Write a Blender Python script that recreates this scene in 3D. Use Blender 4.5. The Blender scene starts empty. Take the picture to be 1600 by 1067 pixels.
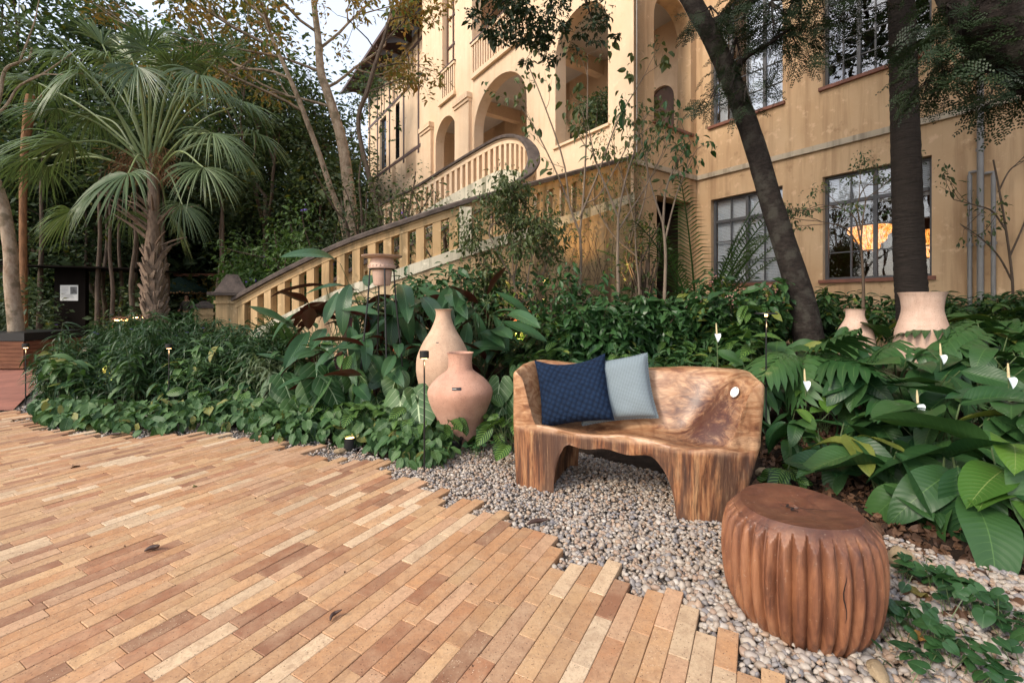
import bpy, bmesh, math, random
import numpy as np
from mathutils import Vector, Matrix, noise as mnoise

S = bpy.context.scene
COL = S.collection
R = math.radians
# ------------------------------------------------------------------ camera, sky, sun, exposure
F, HU, HV, CH = 700.0, 800.0, 476.0, 1.30      # focal length in photo pixels, centre, horizon, eye height
cam = bpy.data.cameras.new('camera'); camo = bpy.data.objects.new('camera', cam); COL.objects.link(camo)
camo.location = (0, 0, CH); camo.rotation_euler = (R(90), 0, 0)
cam.sensor_width = 36; cam.lens = 36 * F / 1600; cam.shift_y = -(533.5 - HV) / 1600
cam.clip_start = 0.05; cam.clip_end = 1500
S.camera = camo
SUN_EL, SUN_AZ = 38.0, 232.0                    # azimuth clockwise from +Y (north)
W = bpy.data.worlds.new('World'); S.world = W; W.use_nodes = True
wn = W.node_tree.nodes; wl = W.node_tree.links
sky = wn.new('ShaderNodeTexSky'); sky.sky_type = 'NISHITA'; sky.sun_disc = False
sky.sun_elevation = R(SUN_EL); sky.sun_rotation = R(SUN_AZ); sky.air_density = 1.0; sky.dust_density = 3.0; sky.ozone_density = 1.0
wn['Background'].inputs[1].default_value = 0.15
mx = wn.new('ShaderNodeMix'); mx.data_type = 'RGBA'; mx.inputs[0].default_value = 0.4; mx.inputs[7].default_value = (7.6, 7.9, 8.4, 1)
wl.new(sky.outputs[0], mx.inputs[6]); wl.new(mx.outputs[2], wn['Background'].inputs[0])
sl = bpy.data.lights.new('sun', 'SUN'); sl.energy = 1.5; sl.angle = R(12); sl.color = (1.0, 0.90, 0.76)
so = bpy.data.objects.new('sun', sl); COL.objects.link(so)
_d = Vector((math.sin(R(SUN_AZ)) * math.cos(R(SUN_EL)), math.cos(R(SUN_AZ)) * math.cos(R(SUN_EL)), math.sin(R(SUN_EL))))
so.rotation_euler = _d.to_track_quat('Z', 'Y').to_euler(); so.location = (-10, -10, 20)
S.view_settings.view_transform = 'Standard'; S.view_settings.look = 'None'
S.view_settings.exposure = 0.80; S.view_settings.gamma = 1.0; S.view_settings.use_curve_mapping = False
S.render.engine = 'CYCLES'
S.cycles.use_denoising = True; S.cycles.max_bounces = 6; S.cycles.transparent_max_bounces = 8
S.cycles.diffuse_bounces = 3; S.cycles.glossy_bounces = 2; S.cycles.transmission_bounces = 3
S.cycles.sample_clamp_indirect = 4.0

# ------------------------------------------------------------------ small helpers
def at(u, v, Y): return np.array(((u - HU) / F * Y, Y, CH - (v - HV) / F * Y))
def gp(u, v, z=0.0):
    Y = (CH - z) * F / (v - HV); return np.array(((u - HU) / F * Y, Y, z))
def smooth(x, a, b):
    t = np.clip((np.asarray(x, float) - a) / (b - a), 0, 1); return t * t * (3 - 2 * t)
def nrm(v): v = np.asarray(v, float); return v / (np.linalg.norm(v) + 1e-12)

class G:
    """collects vertices, faces, uv and a random value per piece and makes one mesh of them"""
    def __init__(s): s.v = []; s.f = []; s.uv = []; s.r = []; s.m = []; s.n = 0
    def add(s, v, f, uv=None, rnd=0.0, mat=0):
        v = np.asarray(v, float).reshape(-1, 3); n = len(v)
        s.v.append(v); s.uv.append(np.zeros((n, 2)) if uv is None else np.asarray(uv, float))
        s.r.append(np.full(n, rnd) if np.isscalar(rnd) else np.asarray(rnd))
        groups = {}
        for q in f: groups.setdefault(len(q), []).append(q)
        for k, q in groups.items(): s.f.append((np.asarray(q, np.int64) + s.n, mat))
        s.n += n; return s
    def inst(s, tpl, M, rnd, mat=0):
        """tpl=(verts,faces,uv); M = m x 3 x 4"""
        v, f, uv = tpl; M = np.asarray(M); m = len(M); n = len(v)
        V = np.einsum('mij,nj->mni', M[:, :, :3], v) + M[:, None, :, 3]
        s.v.append(V.reshape(-1, 3)); s.uv.append(np.tile(uv, (m, 1))); s.r.append(np.repeat(np.asarray(rnd, float), n))
        groups = {}
        for q in f: groups.setdefault(len(q), []).append(q)
        off = (np.arange(m) * n)[:, None, None] + s.n
        for k, q in groups.items():
            s.f.append(((np.asarray(q, np.int64)[None] + off).reshape(-1, k), mat))
        s.n += m * n; return s
    def mesh(s, name, smoothed=True):
        me = bpy.data.meshes.new(name)
        V = np.concatenate(s.v); UV = np.concatenate(s.uv); RR = np.concatenate(s.r)
        lv = np.concatenate([q.ravel() for q, _ in s.f]); lt = np.concatenate([np.full(len(q), q.shape[1]) for q, _ in s.f])
        mi = np.concatenate([np.full(len(q), m) for q, m in s.f])
        ls = np.concatenate(([0], np.cumsum(lt)[:-1]))
        me.vertices.add(len(V)); me.vertices.foreach_set('co', V.ravel().astype(np.float32))
        me.loops.add(len(lv)); me.loops.foreach_set('vertex_index', lv.astype(np.int32))
        me.polygons.add(len(lt)); me.polygons.foreach_set('loop_start', ls.astype(np.int32))
        me.polygons.foreach_set('loop_total', lt.astype(np.int32)); me.polygons.foreach_set('material_index', mi.astype(np.int32))
        me.update(calc_edges=True)
        ul = me.uv_layers.new(name='UVMap'); ul.data.foreach_set('uv', UV[lv].ravel().astype(np.float32))
        a = me.attributes.new('rnd', 'FLOAT', 'POINT'); a.data.foreach_set('value', RR.astype(np.float32))
        me.polygons.foreach_set('use_smooth', np.full(len(lt), bool(smoothed)))
        me.validate()
        if smoothed and len(V) < 60000: me.set_sharp_from_angle(angle=R(50))
        return me

def link(name, me, mats, parent=None, loc=(0, 0, 0), rot=(0, 0, 0), mode='XYZ', scale=None, kind=None):
    o = bpy.data.objects.new(name, me); COL.objects.link(o)
    if mats is not None and me is not None and len(me.materials) == 0:
        for m in (mats if isinstance(mats, (list, tuple)) else [mats]): me.materials.append(m)
    o.rotation_mode = mode; o.location = loc; o.rotation_euler = rot
    if scale is not None: o.scale = scale if hasattr(scale, '__len__') else (scale,) * 3
    if parent is not None: o.parent = parent
    if kind: o['kind'] = kind
    return o
def thing(name, label, cat, loc=(0, 0, 0), group=None, rotz=0):
    o = bpy.data.objects.new(name, None); COL.objects.link(o); o.location = loc; o.rotation_euler = (0, 0, rotz)
    o.empty_display_size = 0.1
    o['label'] = label; o['category'] = cat
    if group: o['group'] = group
    return o
def tag(o, label, cat, group=None, kind=None):
    o['label'] = label; o['category'] = cat
    if group: o['group'] = group
    if kind: o['kind'] = kind
    return o

# ------------------------------------------------------------------ shapes
BOXF = [(0, 3, 2, 1), (4, 5, 6, 7), (0, 1, 5, 4), (1, 2, 6, 5), (2, 3, 7, 6), (3, 0, 4, 7)]
def box(g, c0, c1, rnd=0.0, mat=0, T=None):
    x0, y0, z0 = c0; x1, y1, z1 = c1
    v = np.array([(x0, y0, z0), (x1, y0, z0), (x1, y1, z0), (x0, y1, z0), (x0, y0, z1), (x1, y0, z1), (x1, y1, z1), (x0, y1, z1)], float)
    if T is not None: v = T(v)
    return g.add(v, BOXF, rnd=rnd, mat=mat)
def bevel_box(c0, c1, b=0.01, seg=1):
    """bevelled box as template (v,f,uv)"""
    bm = bmesh.new(); x0, y0, z0 = c0; x1, y1, z1 = c1
    bmesh.ops.create_cube(bm, size=1)
    for v in bm.verts:
        v.co = Vector(((x0 + x1) / 2 + v.co.x * (x1 - x0), (y0 + y1) / 2 + v.co.y * (y1 - y0), (z0 + z1) / 2 + v.co.z * (z1 - z0)))
    bmesh.ops.bevel(bm, geom=list(bm.edges), offset=b, segments=seg, affect='EDGES', profile=0.6)
    bm.verts.ensure_lookup_table()
    v = np.array([w.co[:] for w in bm.verts]); f = [tuple(w.index for w in q.verts) for q in bm.faces]
    bm.free(); return v, f, np.zeros((len(v), 2))
def tube(g, pts, rad, n=6, rnd=0.0, mat=0, cap=True, jit=0.0, rng=None):
    P = np.asarray(pts, float); m = len(P); rad = np.broadcast_to(np.asarray(rad, float), (m,))
    T = np.gradient(P, axis=0); T /= np.linalg.norm(T, axis=1)[:, None] + 1e-9
    ref = np.array((0, 0, 1.0)) if abs(T[0][2]) < 0.9 else np.array((1.0, 0, 0))
    A = np.zeros((m, 3)); a = nrm(np.cross(T[0], ref))
    for i in range(m):
        a = nrm(a - T[i] * np.dot(a, T[i])); A[i] = a
    B = np.cross(T, A); th = np.arange(n) * 2 * math.pi / n
    rr = rad[:, None] * np.ones((m, n))
    if jit and rng is not None: rr = rr * (1 + rng.uniform(-jit, jit, (m, n)))
    V = P[:, None] + rr[..., None] * (np.cos(th)[None, :, None] * A[:, None] + np.sin(th)[None, :, None] * B[:, None])
    L = np.concatenate(([0], np.cumsum(np.linalg.norm(np.diff(P, axis=0), axis=1))))
    uv = np.stack([np.tile(np.arange(n) / n, m), np.repeat(L, n)], 1)
    f = [(i * n + j, i * n + (j + 1) % n, (i + 1) * n + (j + 1) % n, (i + 1) * n + j) for i in range(m - 1) for j in range(n)]
    if cap: f += [tuple(range(n))[::-1], tuple((m - 1) * n + j for j in range(n))]
    return g.add(V.reshape(-1, 3), f, uv, rnd, mat)
def lathe(g, prof, n=48, c=(0, 0, 0), rnd=0.0, mat=0, fn=None):
    prof = np.asarray(prof, float); m = len(prof); th = np.arange(n) * 2 * math.pi / n
    r = prof[:, 0][:, None] * np.ones((m, n)); z = prof[:, 1][:, None] * np.ones((m, n))
    if fn is not None: r, z = fn(r, z, th[None, :])
    V = np.stack([c[0] + r * np.cos(th), c[1] + r * np.sin(th), c[2] + z], -1).reshape(-1, 3)
    f = [(i * n + j, i * n + (j + 1) % n, (i + 1) * n + (j + 1) % n, (i + 1) * n + j) for i in range(m - 1) for j in range(n)]
    uv = np.stack([np.tile(np.arange(n) / n, m), np.repeat(np.arange(m) / m, n)], 1)
    return g.add(V, f, uv, rnd, mat)
def spline(pts, n):
    P = np.asarray(pts, float); k = len(P)
    Q = np.vstack([2 * P[0] - P[1], P, 2 * P[-1] - P[-2]])
    out = []
    for t in np.linspace(0, k - 1 - 1e-9, n):
        i = int(t); u = t - i; a, b, c, d = Q[i], Q[i + 1], Q[i + 2], Q[i + 3]
        out.append(0.5 * (2 * b + (c - a) * u + (2 * a - 5 * b + 4 * c - d) * u * u + (3 * b - a - 3 * c + d) * u ** 3))
    return np.array(out)
def rots(yaw, pitch, roll=0.0, scale=1.0, pos=(0, 0, 0)):
    """arrays -> m x 3 x 4, R = Rz(yaw) Rx(pitch) Ry(roll)"""
    yaw, pitch, roll, scale = np.broadcast_arrays(*[np.asarray(q, float) for q in (yaw, pitch, roll, scale)])
    cz, sz, cx, sx, cy, sy = np.cos(yaw), np.sin(yaw), np.cos(pitch), np.sin(pitch), np.cos(roll), np.sin(roll)
    m = len(yaw); Z = np.zeros(m); O = np.ones(m)
    Rz = np.stack([cz, -sz, Z, sz, cz, Z, Z, Z, O], -1).reshape(m, 3, 3)
    Rx = np.stack([O, Z, Z, Z, cx, -sx, Z, sx, cx], -1).reshape(m, 3, 3)
    Ry = np.stack([cy, Z, sy, Z, O, Z, -sy, Z, cy], -1).reshape(m, 3, 3)
    M = np.zeros((m, 3, 4)); M[:, :, :3] = (Rz @ Rx @ Ry) * scale[:, None, None]; M[:, :, 3] = np.asarray(pos)
    return M

# ------------------------------------------------------------------ node materials
class Nd:
    def __init__(s, name):
        s.mat = bpy.data.materials.new(name); s.mat.use_nodes = True
        s.t = s.mat.node_tree; s.t.nodes.clear(); s.out = s.t.nodes.new('ShaderNodeOutputMaterial')
    def n(s, typ, props=None, **ins):
        k = s.t.nodes.new('ShaderNode' + typ)
        for a, b in (props or {}).items(): setattr(k, a, b)
        for a, b in ins.items():
            i = k.inputs[int(a[1:])] if a[0] == 'i' and a[1:].isdigit() else k.inputs[a.replace('_', ' ')]
            s.set(i, b)
        return k
    def set(s, i, b):
        if hasattr(b, 'is_linked') or isinstance(b, bpy.types.NodeSocket): s.t.links.new(b, i)
        else:
            if hasattr(i.default_value, '__len__') and len(i.default_value) == 4 and len(b) == 3: b = (*b, 1)
            i.default_value = b
    def m(s, op, a, b=0.0, c=0.0, clamp=False): return s.n('Math', {'operation': op, 'use_clamp': clamp}, i0=a, i1=b, i2=c).outputs[0]
    def mix(s, f, a, b, mode='MIX'):
        k = s.t.nodes.new('ShaderNodeMix'); k.data_type = 'RGBA'; k.blend_type = mode
        s.set(k.inputs[0], f); s.set(k.inputs[6], a); s.set(k.inputs[7], b); return k.outputs[2]
    def ramp(s, f, stops, interp='LINEAR'):
        k = s.n('ValToRGB', i0=f); e = k.color_ramp; e.interpolation = interp
        while len(e.elements) < len(stops): e.elements.new(0.5)
        for q, (p, c) in zip(e.elements, stops): q.position = p; q.color = (*c, 1) if hasattr(c, '__len__') else (c, c, c, 1)
        return k.outputs[0]
    def noise(s, vec, scale=5, detail=4, rough=0.55, dist=0.0):
        k = s.n('TexNoise', Scale=scale, Detail=detail, Roughness=rough, Distortion=dist); s.t.links.new(vec, k.inputs['Vector']); return k.outputs[0]
    def vor(s, vec, scale=5, feature='F1', rnd=1.0, out='Distance'):
        k = s.n('TexVoronoi', {'feature': feature}, Scale=scale, Randomness=rnd); s.t.links.new(vec, k.inputs['Vector']); return k.outputs[out]
    def co(s, which='Object'): return s.n('TexCoord').outputs[which]
    def pos(s): return s.n('NewGeometry').outputs['Position']
    def map(s, vec, scale=(1, 1, 1), rot=(0, 0, 0), loc=(0, 0, 0)):
        k = s.n('Mapping'); s.t.links.new(vec, k.inputs[0]); k.inputs[1].default_value = loc; k.inputs[2].default_value = rot; k.inputs[3].default_value = scale; return k.outputs[0]
    def rnd(s):
        a = s.n('Attribute', {'attribute_name': 'rnd'}).outputs['Fac']; o = s.n('ObjectInfo').outputs['Random']
        return s.m('FRACT', s.m('ADD', a, o))
    def bump(s, h, dist=0.01, strength=1.0, normal=None):
        k = s.n('Bump', Height=h, Distance=dist, Strength=strength)
        if normal is not None: s.t.links.new(normal, k.inputs['Normal'])
        return k.outputs[0]
    def bsdf(s, col, rough=0.6, normal=None, spec=0.5, **kw):
        k = s.n('BsdfPrincipled'); s.set(k.inputs['Base Color'], col); s.set(k.inputs['Roughness'], rough); s.set(k.inputs['Specular IOR Level'], spec)
        if normal is not None: s.t.links.new(normal, k.inputs['Normal'])
        for a, b in kw.items(): s.set(k.inputs[a.replace('_', ' ')], b)
        return k.outputs[0]
    def done(s, sh): s.t.links.new(sh, s.out.inputs[0]); return s.mat

def plain(name, col, rough=0.6, var=0.15, scale=8, bump=0.0, metal=0.0, spec=0.5):
    m = Nd(name); c = m.co(); n = m.noise(c, scale, 5)
    a = tuple(x * (1 - var) for x in col); b = tuple(min(1, x * (1 + var)) for x in col)
    k = m.ramp(n, [(0.3, a), (0.7, b)])
    return m.done(m.bsdf(k, rough, m.bump(m.noise(c, scale * 5, 4), bump) if bump else None, spec, Metallic=metal))
def emit(name, col, st):
    m = Nd(name); e = m.n('Emission', Color=(*col, 1), Strength=st); return m.done(e.outputs[0])

def leafmat(name, lo, hi, vein=None, veins=0, slant=0.5, patch=None, under=None, rough=0.45, trans=0.25, yellow=None, mid=0.012, spec=0.4, patchw=0.5):
    m = Nd(name); rn = m.rnd(); uv = m.co('UV'); sx = m.n('SeparateXYZ'); m.t.links.new(uv, sx.inputs[0])
    a = m.m('ABSOLUTE', m.m('SUBTRACT', sx.outputs[0], 0.5)); v = sx.outputs[1]
    col = m.mix(rn, lo, hi)
    pn = m.noise(m.pos(), 6, 3); col = m.mix(m.m('MULTIPLY', pn, 0.5), col, tuple(x * 0.55 for x in lo))
    if yellow is not None: col = m.mix(m.m('GREATER_THAN', m.m('FRACT', m.m('MULTIPLY', rn, 7.31)), 0.93), col, yellow)
    nb = None
    if veins:
        st = m.m('FRACT', m.m('MULTIPLY', m.m('SUBTRACT', v, m.m('MULTIPLY', a, slant)), float(veins)))
        tri = m.m('ABSOLUTE', m.m('SUBTRACT', st, 0.5))      # 0.5 at the vein, 0 between
        if patch is not None:
            f = m.n('MapRange', {'interpolation_type': 'SMOOTHSTEP'}, Value=tri, From_Min=patchw - 0.25, From_Max=patchw - 0.1).outputs[0]
            edge = m.n('MapRange', {'interpolation_type': 'SMOOTHSTEP'}, Value=a, From_Min=0.47, From_Max=0.40).outputs[0]
            col = m.mix(m.m('MULTIPLY', f, edge), col, patch)
        if vein is not None:
            f = m.n('MapRange', {'interpolation_type': 'SMOOTHSTEP'}, Value=tri, From_Min=0.44, From_Max=0.49).outputs[0]
            fade = m.n('MapRange', Value=a, From_Min=0.45, From_Max=0.05).outputs[0]
            col = m.mix(m.m('MULTIPLY', m.m('MULTIPLY', f, fade), 0.75), col, vein)
        nb = m.bump(tri, 0.004, 0.6)
    if vein is not None:
        f = m.n('MapRange', {'interpolation_type': 'SMOOTHSTEP'}, Value=a, From_Min=mid * 1.8, From_Max=mid * 0.6).outputs[0]
        col = m.mix(f, col, vein)
    if under is not None: col = m.mix(m.n('NewGeometry').outputs['Backfacing'], col, under)
    b = m.bsdf(col, rough, nb, spec)
    if trans:
        t = m.n('BsdfTranslucent'); m.set(t.inputs[0], m.mix(1.0, col, (0.95, 1.0, 0.55, 1), 'MULTIPLY'))
        x = m.n('MixShader', i0=trans); m.t.links.new(b, x.inputs[1]); m.t.links.new(t.outputs[0], x.inputs[2]); b = x.outputs[0]
    return m.done(b)

def plaster(name, base, light, stain, amt=1.0, zstain=None):
    m = Nd(name); p = m.pos()
    n1 = m.noise(p, 0.7, 6, 0.6); n2 = m.noise(m.map(p, (5, 5, 0.35)), 1.0, 5, 0.6); n3 = m.noise(p, 5, 6, 0.65)
    c = m.ramp(n1, [(0.3, base), (0.7, light)])
    c = m.mix(m.m('MULTIPLY', m.ramp(n2, [(0.48, 0.0), (0.75, 1.0)]), 0.7 * amt), c, stain)
    c = m.mix(m.m('MULTIPLY', m.ramp(n3, [(0.58, 0.0), (0.68, 1.0)]), 0.35 * amt), c, tuple(min(1, x * 1.25 + 0.06) for x in light))
    n4 = m.noise(m.map(p, (1, 1, 1), loc=(7, 3, 1)), 2.3, 8, 0.7)
    c = m.mix(m.m('MULTIPLY', m.ramp(n4, [(0.6, 0.0), (0.66, 1.0)]), 0.4 * amt), c, stain)
    if zstain:
        z = m.n('SeparateXYZ'); m.t.links.new(p, z.inputs[0])
        zz = m.m('ADD', z.outputs[2], m.m('MULTIPLY', m.noise(m.map(p, (3, 3, 0.6)), 1.5, 4), 0.9))
        c = m.mix(m.n('MapRange', Value=zz, From_Min=zstain[1], From_Max=zstain[0]).outputs[0], c, zstain[2])
    b = m.bump(m.noise(p, 35, 5, 0.7), 0.006, 0.5, m.bump(n3, 0.01, 0.4))
    return m.done(m.bsdf(c, 0.85, b, 0.25))

M = {}
M['facade'] = plaster('sunlit_cream_plaster', (0.72, 0.51, 0.33), (0.79, 0.60, 0.42), (0.60, 0.40, 0.23), 0.7)  # house plaster, sunlit copy: the sun is partly put into its paler colour
M['ochre'] = plaster('shaded_ochre_plaster', (0.545, 0.355, 0.20), (0.635, 0.45, 0.275), (0.34, 0.205, 0.11), 1.3)  # same plaster, more weathered; shade on these walls partly painted into the darker tone
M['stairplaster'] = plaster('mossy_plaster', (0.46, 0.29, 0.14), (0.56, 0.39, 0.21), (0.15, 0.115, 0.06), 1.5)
M['whiteplaster'] = plaster('pale_plaster', (0.52, 0.46, 0.34), (0.66, 0.60, 0.47), (0.16, 0.16, 0.10), 2.0)
M['ledge'] = plaster('ledge_cement', (0.42, 0.34, 0.24), (0.55, 0.48, 0.38), (0.15, 0.12, 0.09), 1.3)
M['soffit'] = plain('soffit_paint', (0.60, 0.55, 0.50), 0.8, 0.06, 2)
M['coping'] = plain('dark_coping_cement', (0.075, 0.055, 0.045), 0.85, 0.5, 6, 0.01)
M['brownwood'] = plain('brown_painted_wood', (0.09, 0.045, 0.03), 0.5, 0.2, 6)
M['sill'] = plain('red_sill_paint', (0.20, 0.075, 0.045), 0.6, 0.3, 6)
M['winframe'] = plain('grey_window_paint', (0.075, 0.075, 0.08), 0.5, 0.15, 6)
M['blackmetal'] = plain('black_metal', (0.012, 0.012, 0.013), 0.4, 0.1, 6)
M['darkmetal'] = plain('dark_bronze_sheet', (0.007, 0.005, 0.004), 0.8, 0.2, 3, spec=0.05)
M['pipe'] = plain('grey_pipe_paint', (0.23, 0.22, 0.21), 0.45, 0.2, 4)
M['room'] = plain('dim_room_wall', (0.06, 0.03, 0.02), 0.8, 0.3, 2)
M['curtain'] = plain('white_curtain', (0.78, 0.80, 0.84), 0.8, 0.03, 3)
M['tiles'] = plain('clay_roof_tile', (0.30, 0.12, 0.07), 0.8, 0.4, 9)
M['yellowwall'] = plain('yellow_house_wall', (0.62, 0.43, 0.15), 0.85, 0.08, 2)
M['soil'] = None
m = Nd('dark_soil'); p = m.pos(); n = m.noise(p, 9, 8, 0.7); c = m.ramp(n, [(0.3, (0.012, 0.008, 0.005)), (0.6, (0.05, 0.03, 0.02)), (0.8, (0.09, 0.055, 0.035))])
M['soil'] = m.done(m.bsdf(c, 0.95, m.bump(m.noise(p, 40, 6, 0.7), 0.02, 1.0, m.bump(n, 0.04, 1.0)), 0.2))
m = Nd('jointing_sand'); p = m.pos(); n = m.noise(p, 60, 4, 0.7); c = m.ramp(n, [(0.3, (0.06, 0.04, 0.028)), (0.7, (0.20, 0.14, 0.09))])
M['sand'] = m.done(m.bsdf(c, 0.95, m.bump(n, 0.004), 0.2))
# brick: several firings, pale specks, dark pits
byaw_ = 0.5
m = Nd('fired_clay_brick'); rn = m.rnd(); p = m.pos()
B0 = [(0.0, (0.46, 0.265, 0.15)), (0.13, (0.51, 0.315, 0.185)), (0.26, (0.46, 0.255, 0.14)), (0.36, (0.27, 0.135, 0.085)), (0.44, (0.53, 0.345, 0.205)),
      (0.56, (0.52, 0.33, 0.22)), (0.66, (0.60, 0.46, 0.33)), (0.75, (0.42, 0.22, 0.125)), (0.84, (0.48, 0.30, 0.20)), (0.93, (0.35, 0.17, 0.10)), (0.97, (0.66, 0.53, 0.40))]
c = m.ramp(rn, B0, 'CONSTANT')
v2 = m.m('FRACT', m.m('MULTIPLY', rn, 13.7)); c = m.mix(1.0, c, m.ramp(v2, [(0, 0.88), (1, 1.13)]), 'MULTIPLY')
off = m.n('CombineXYZ', i0=m.m('MULTIPLY', rn, 90.0)).outputs[0]
pp = m.n('VectorMath', {'operation': 'ADD'}, i0=p, i1=off).outputs[0]
n1 = m.noise(pp, 7, 6, 0.65); c = m.mix(m.m('MULTIPLY', m.ramp(n1, [(0.42, 0.0), (0.7, 1.0)]), 0.5), c, (0.55, 0.40, 0.28))
n2 = m.noise(pp, 16, 6, 0.7, 1.0); c = m.mix(m.m('MULTIPLY', m.ramp(n2, [(0.45, 0.0), (0.7, 1.0)]), 0.5), c, (0.24, 0.13, 0.085))
n5 = m.noise(m.map(pp, (1, 1, 1), (0, 0, -byaw_), (2, 2, 0)), 90, 4, 0.7); c = m.mix(m.m('MULTIPLY', m.ramp(n5, [(0.35, 1.0), (0.5, 0.0)]), 0.3), c, (0.18, 0.10, 0.07))
sp = m.vor(pp, 140); spk = m.m('LESS_THAN', sp, m.m('ADD', 0.10, m.m('MULTIPLY', m.m('FRACT', m.m('MULTIPLY', rn, 5.3)), 0.09)))
nn = m.m('GREATER_THAN', m.noise(pp, 45, 2), 0.53)
c = m.mix(m.m('MULTIPLY', m.m('MULTIPLY', spk, nn), 0.8), c, (0.80, 0.68, 0.55))
pit = m.m('LESS_THAN', m.vor(m.map(pp, loc=(3, 5, 7)), 62), 0.13); c = m.mix(m.m('MULTIPLY', pit, 0.8), c, (0.06, 0.03, 0.02))
big = m.noise(p, 0.8, 4, 0.6); c = m.mix(m.m('MULTIPLY', m.ramp(big, [(0.5, 0.0), (0.75, 1.0)]), 0.4), c, (0.26, 0.18, 0.13))
c = m.mix(1.0, c, (1.0, 0.95, 0.84, 1), 'MULTIPLY')
hb = m.m('SUBTRACT', m.noise(pp, 30, 6, 0.7), m.m('MULTIPLY', pit, 0.7))
M['brick'] = m.done(m.bsdf(c, m.ramp(n1, [(0.3, 0.55), (0.7, 0.8)]), m.bump(hb, 0.003, 0.8), 0.35))
m = Nd('river_pebble'); rn = m.rnd(); p = m.pos()
c = m.ramp(rn, [(0, (0.36, 0.29, 0.23)), (0.18, (0.26, 0.25, 0.25)), (0.3, (0.48, 0.42, 0.35)), (0.45, (0.36, 0.24, 0.17)), (0.58, (0.38, 0.33, 0.29)), (0.7, (0.20, 0.20, 0.22)), (0.8, (0.56, 0.51, 0.45)), (0.9, (0.44, 0.30, 0.20))], 'CONSTANT')
n = m.noise(p, 60, 4, 0.7); c = m.mix(m.m('MULTIPLY', n, 0.7), c, (0.26, 0.21, 0.17))
M['pebble'] = m.done(m.bsdf(c, 0.5, m.bump(n, 0.002, 0.6), 0.4))
M['leaf_forest'] = leafmat('forest_leaf', (0.042, 0.075, 0.035), (0.115, 0.165, 0.07), rough=0.55, trans=0.35, yellow=(0.14, 0.14, 0.03))
M['leaf_light'] = leafmat('light_shrub_leaf', (0.05, 0.11, 0.022), (0.12, 0.20, 0.045), trans=0.3, rough=0.5)
M['leaf_dark'] = leafmat('dark_canopy_leaf', (0.014, 0.030, 0.012), (0.038, 0.065, 0.022), trans=0.12, rough=0.5)
M['leaf_olive'] = leafmat('olive_sapling_leaf', (0.05, 0.08, 0.025), (0.12, 0.15, 0.045), vein=(0.12, 0.15, 0.06), trans=0.25, rough=0.5)
M['leaf_autumn'] = leafmat('autumn_leaf', (0.20, 0.19, 0.06), (0.42, 0.21, 0.06), trans=0.4, rough=0.6, yellow=(0.14, 0.22, 0.06))
M['leaf_strap'] = leafmat('strap_leaf', (0.022, 0.055, 0.020), (0.06, 0.13, 0.042), vein=(0.10, 0.17, 0.08), trans=0.25, rough=0.42)
M['leaf_pale'] = leafmat('pale_grass_leaf', (0.10, 0.15, 0.07), (0.22, 0.26, 0.14), trans=0.25)
M['leaf_palm'] = leafmat('palm_leaf', (0.085, 0.145, 0.065), (0.22, 0.29, 0.12), trans=0.3, rough=0.4)
M['leaf_areca'] = leafmat('feather_palm_leaf', (0.03, 0.075, 0.02), (0.08, 0.15, 0.035), trans=0.3, rough=0.4)
M['leaf_heart'] = leafmat('velvet_heart_leaf', (0.040, 0.105, 0.032), (0.085, 0.17, 0.05), vein=(0.42, 0.52, 0.30), veins=6, slant=0.9, trans=0.2, rough=0.5, mid=0.012)
M['leaf_zebra'] = leafmat('zebra_leaf', (0.018, 0.055, 0.016), (0.04, 0.10, 0.02), vein=(0.16, 0.27, 0.06), veins=9, slant=0.55, patch=(0.15, 0.27, 0.055), trans=0.25, rough=0.45, patchw=0.5)
M['leaf_cover'] = leafmat('ground_cover_leaf', (0.040, 0.105, 0.030), (0.10, 0.19, 0.055), vein=(0.17, 0.26, 0.12), veins=7, slant=0.6, trans=0.22, rough=0.5, yellow=(0.22, 0.22, 0.06))
M['leaf_big'] = leafmat('glossy_big_leaf', (0.018, 0.065, 0.022), (0.065, 0.15, 0.040), vein=(0.085, 0.17, 0.05), veins=16, slant=0.35, trans=0.22, rough=0.42, spec=0.4, mid=0.009, yellow=(0.17, 0.20, 0.04))
M['leaf_bright'] = leafmat('young_big_leaf', (0.07, 0.17, 0.03), (0.13, 0.25, 0.04), vein=(0.22, 0.30, 0.09), veins=16, slant=0.35, trans=0.3, rough=0.36, mid=0.009)
M['leaf_purple'] = leafmat('purple_backed_leaf', (0.030, 0.085, 0.032), (0.055, 0.13, 0.048), vein=(0.10, 0.19, 0.08), veins=18, slant=0.4, under=(0.075, 0.018, 0.014), trans=0.1, rough=0.36)
M['leaf_maroon'] = leafmat('maroon_leaf', (0.065, 0.018, 0.016), (0.11, 0.032, 0.022), vein=(0.18, 0.06, 0.05), veins=14, trans=0.1, rough=0.4)
M['leaf_lobed'] = leafmat('lobed_leaf', (0.028, 0.085, 0.026), (0.060, 0.14, 0.04), vein=(0.10, 0.19, 0.06), trans=0.2, rough=0.36)
M['leaf_viola'] = leafmat('viola_leaf', (0.020, 0.065, 0.024), (0.045, 0.12, 0.035), vein=(0.06, 0.13, 0.05), trans=0.2, rough=0.4)
M['leaf_dry'] = leafmat('dry_leaf', (0.06, 0.03, 0.018), (0.18, 0.09, 0.045), vein=(0.10, 0.05, 0.03), trans=0.1, rough=0.7)
M['stem'] = plain('green_stem', (0.09, 0.13, 0.05), 0.6, 0.3, 12)
M['petiole'] = plain('palm_petiole', (0.17, 0.22, 0.08), 0.5, 0.2, 5)
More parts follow.
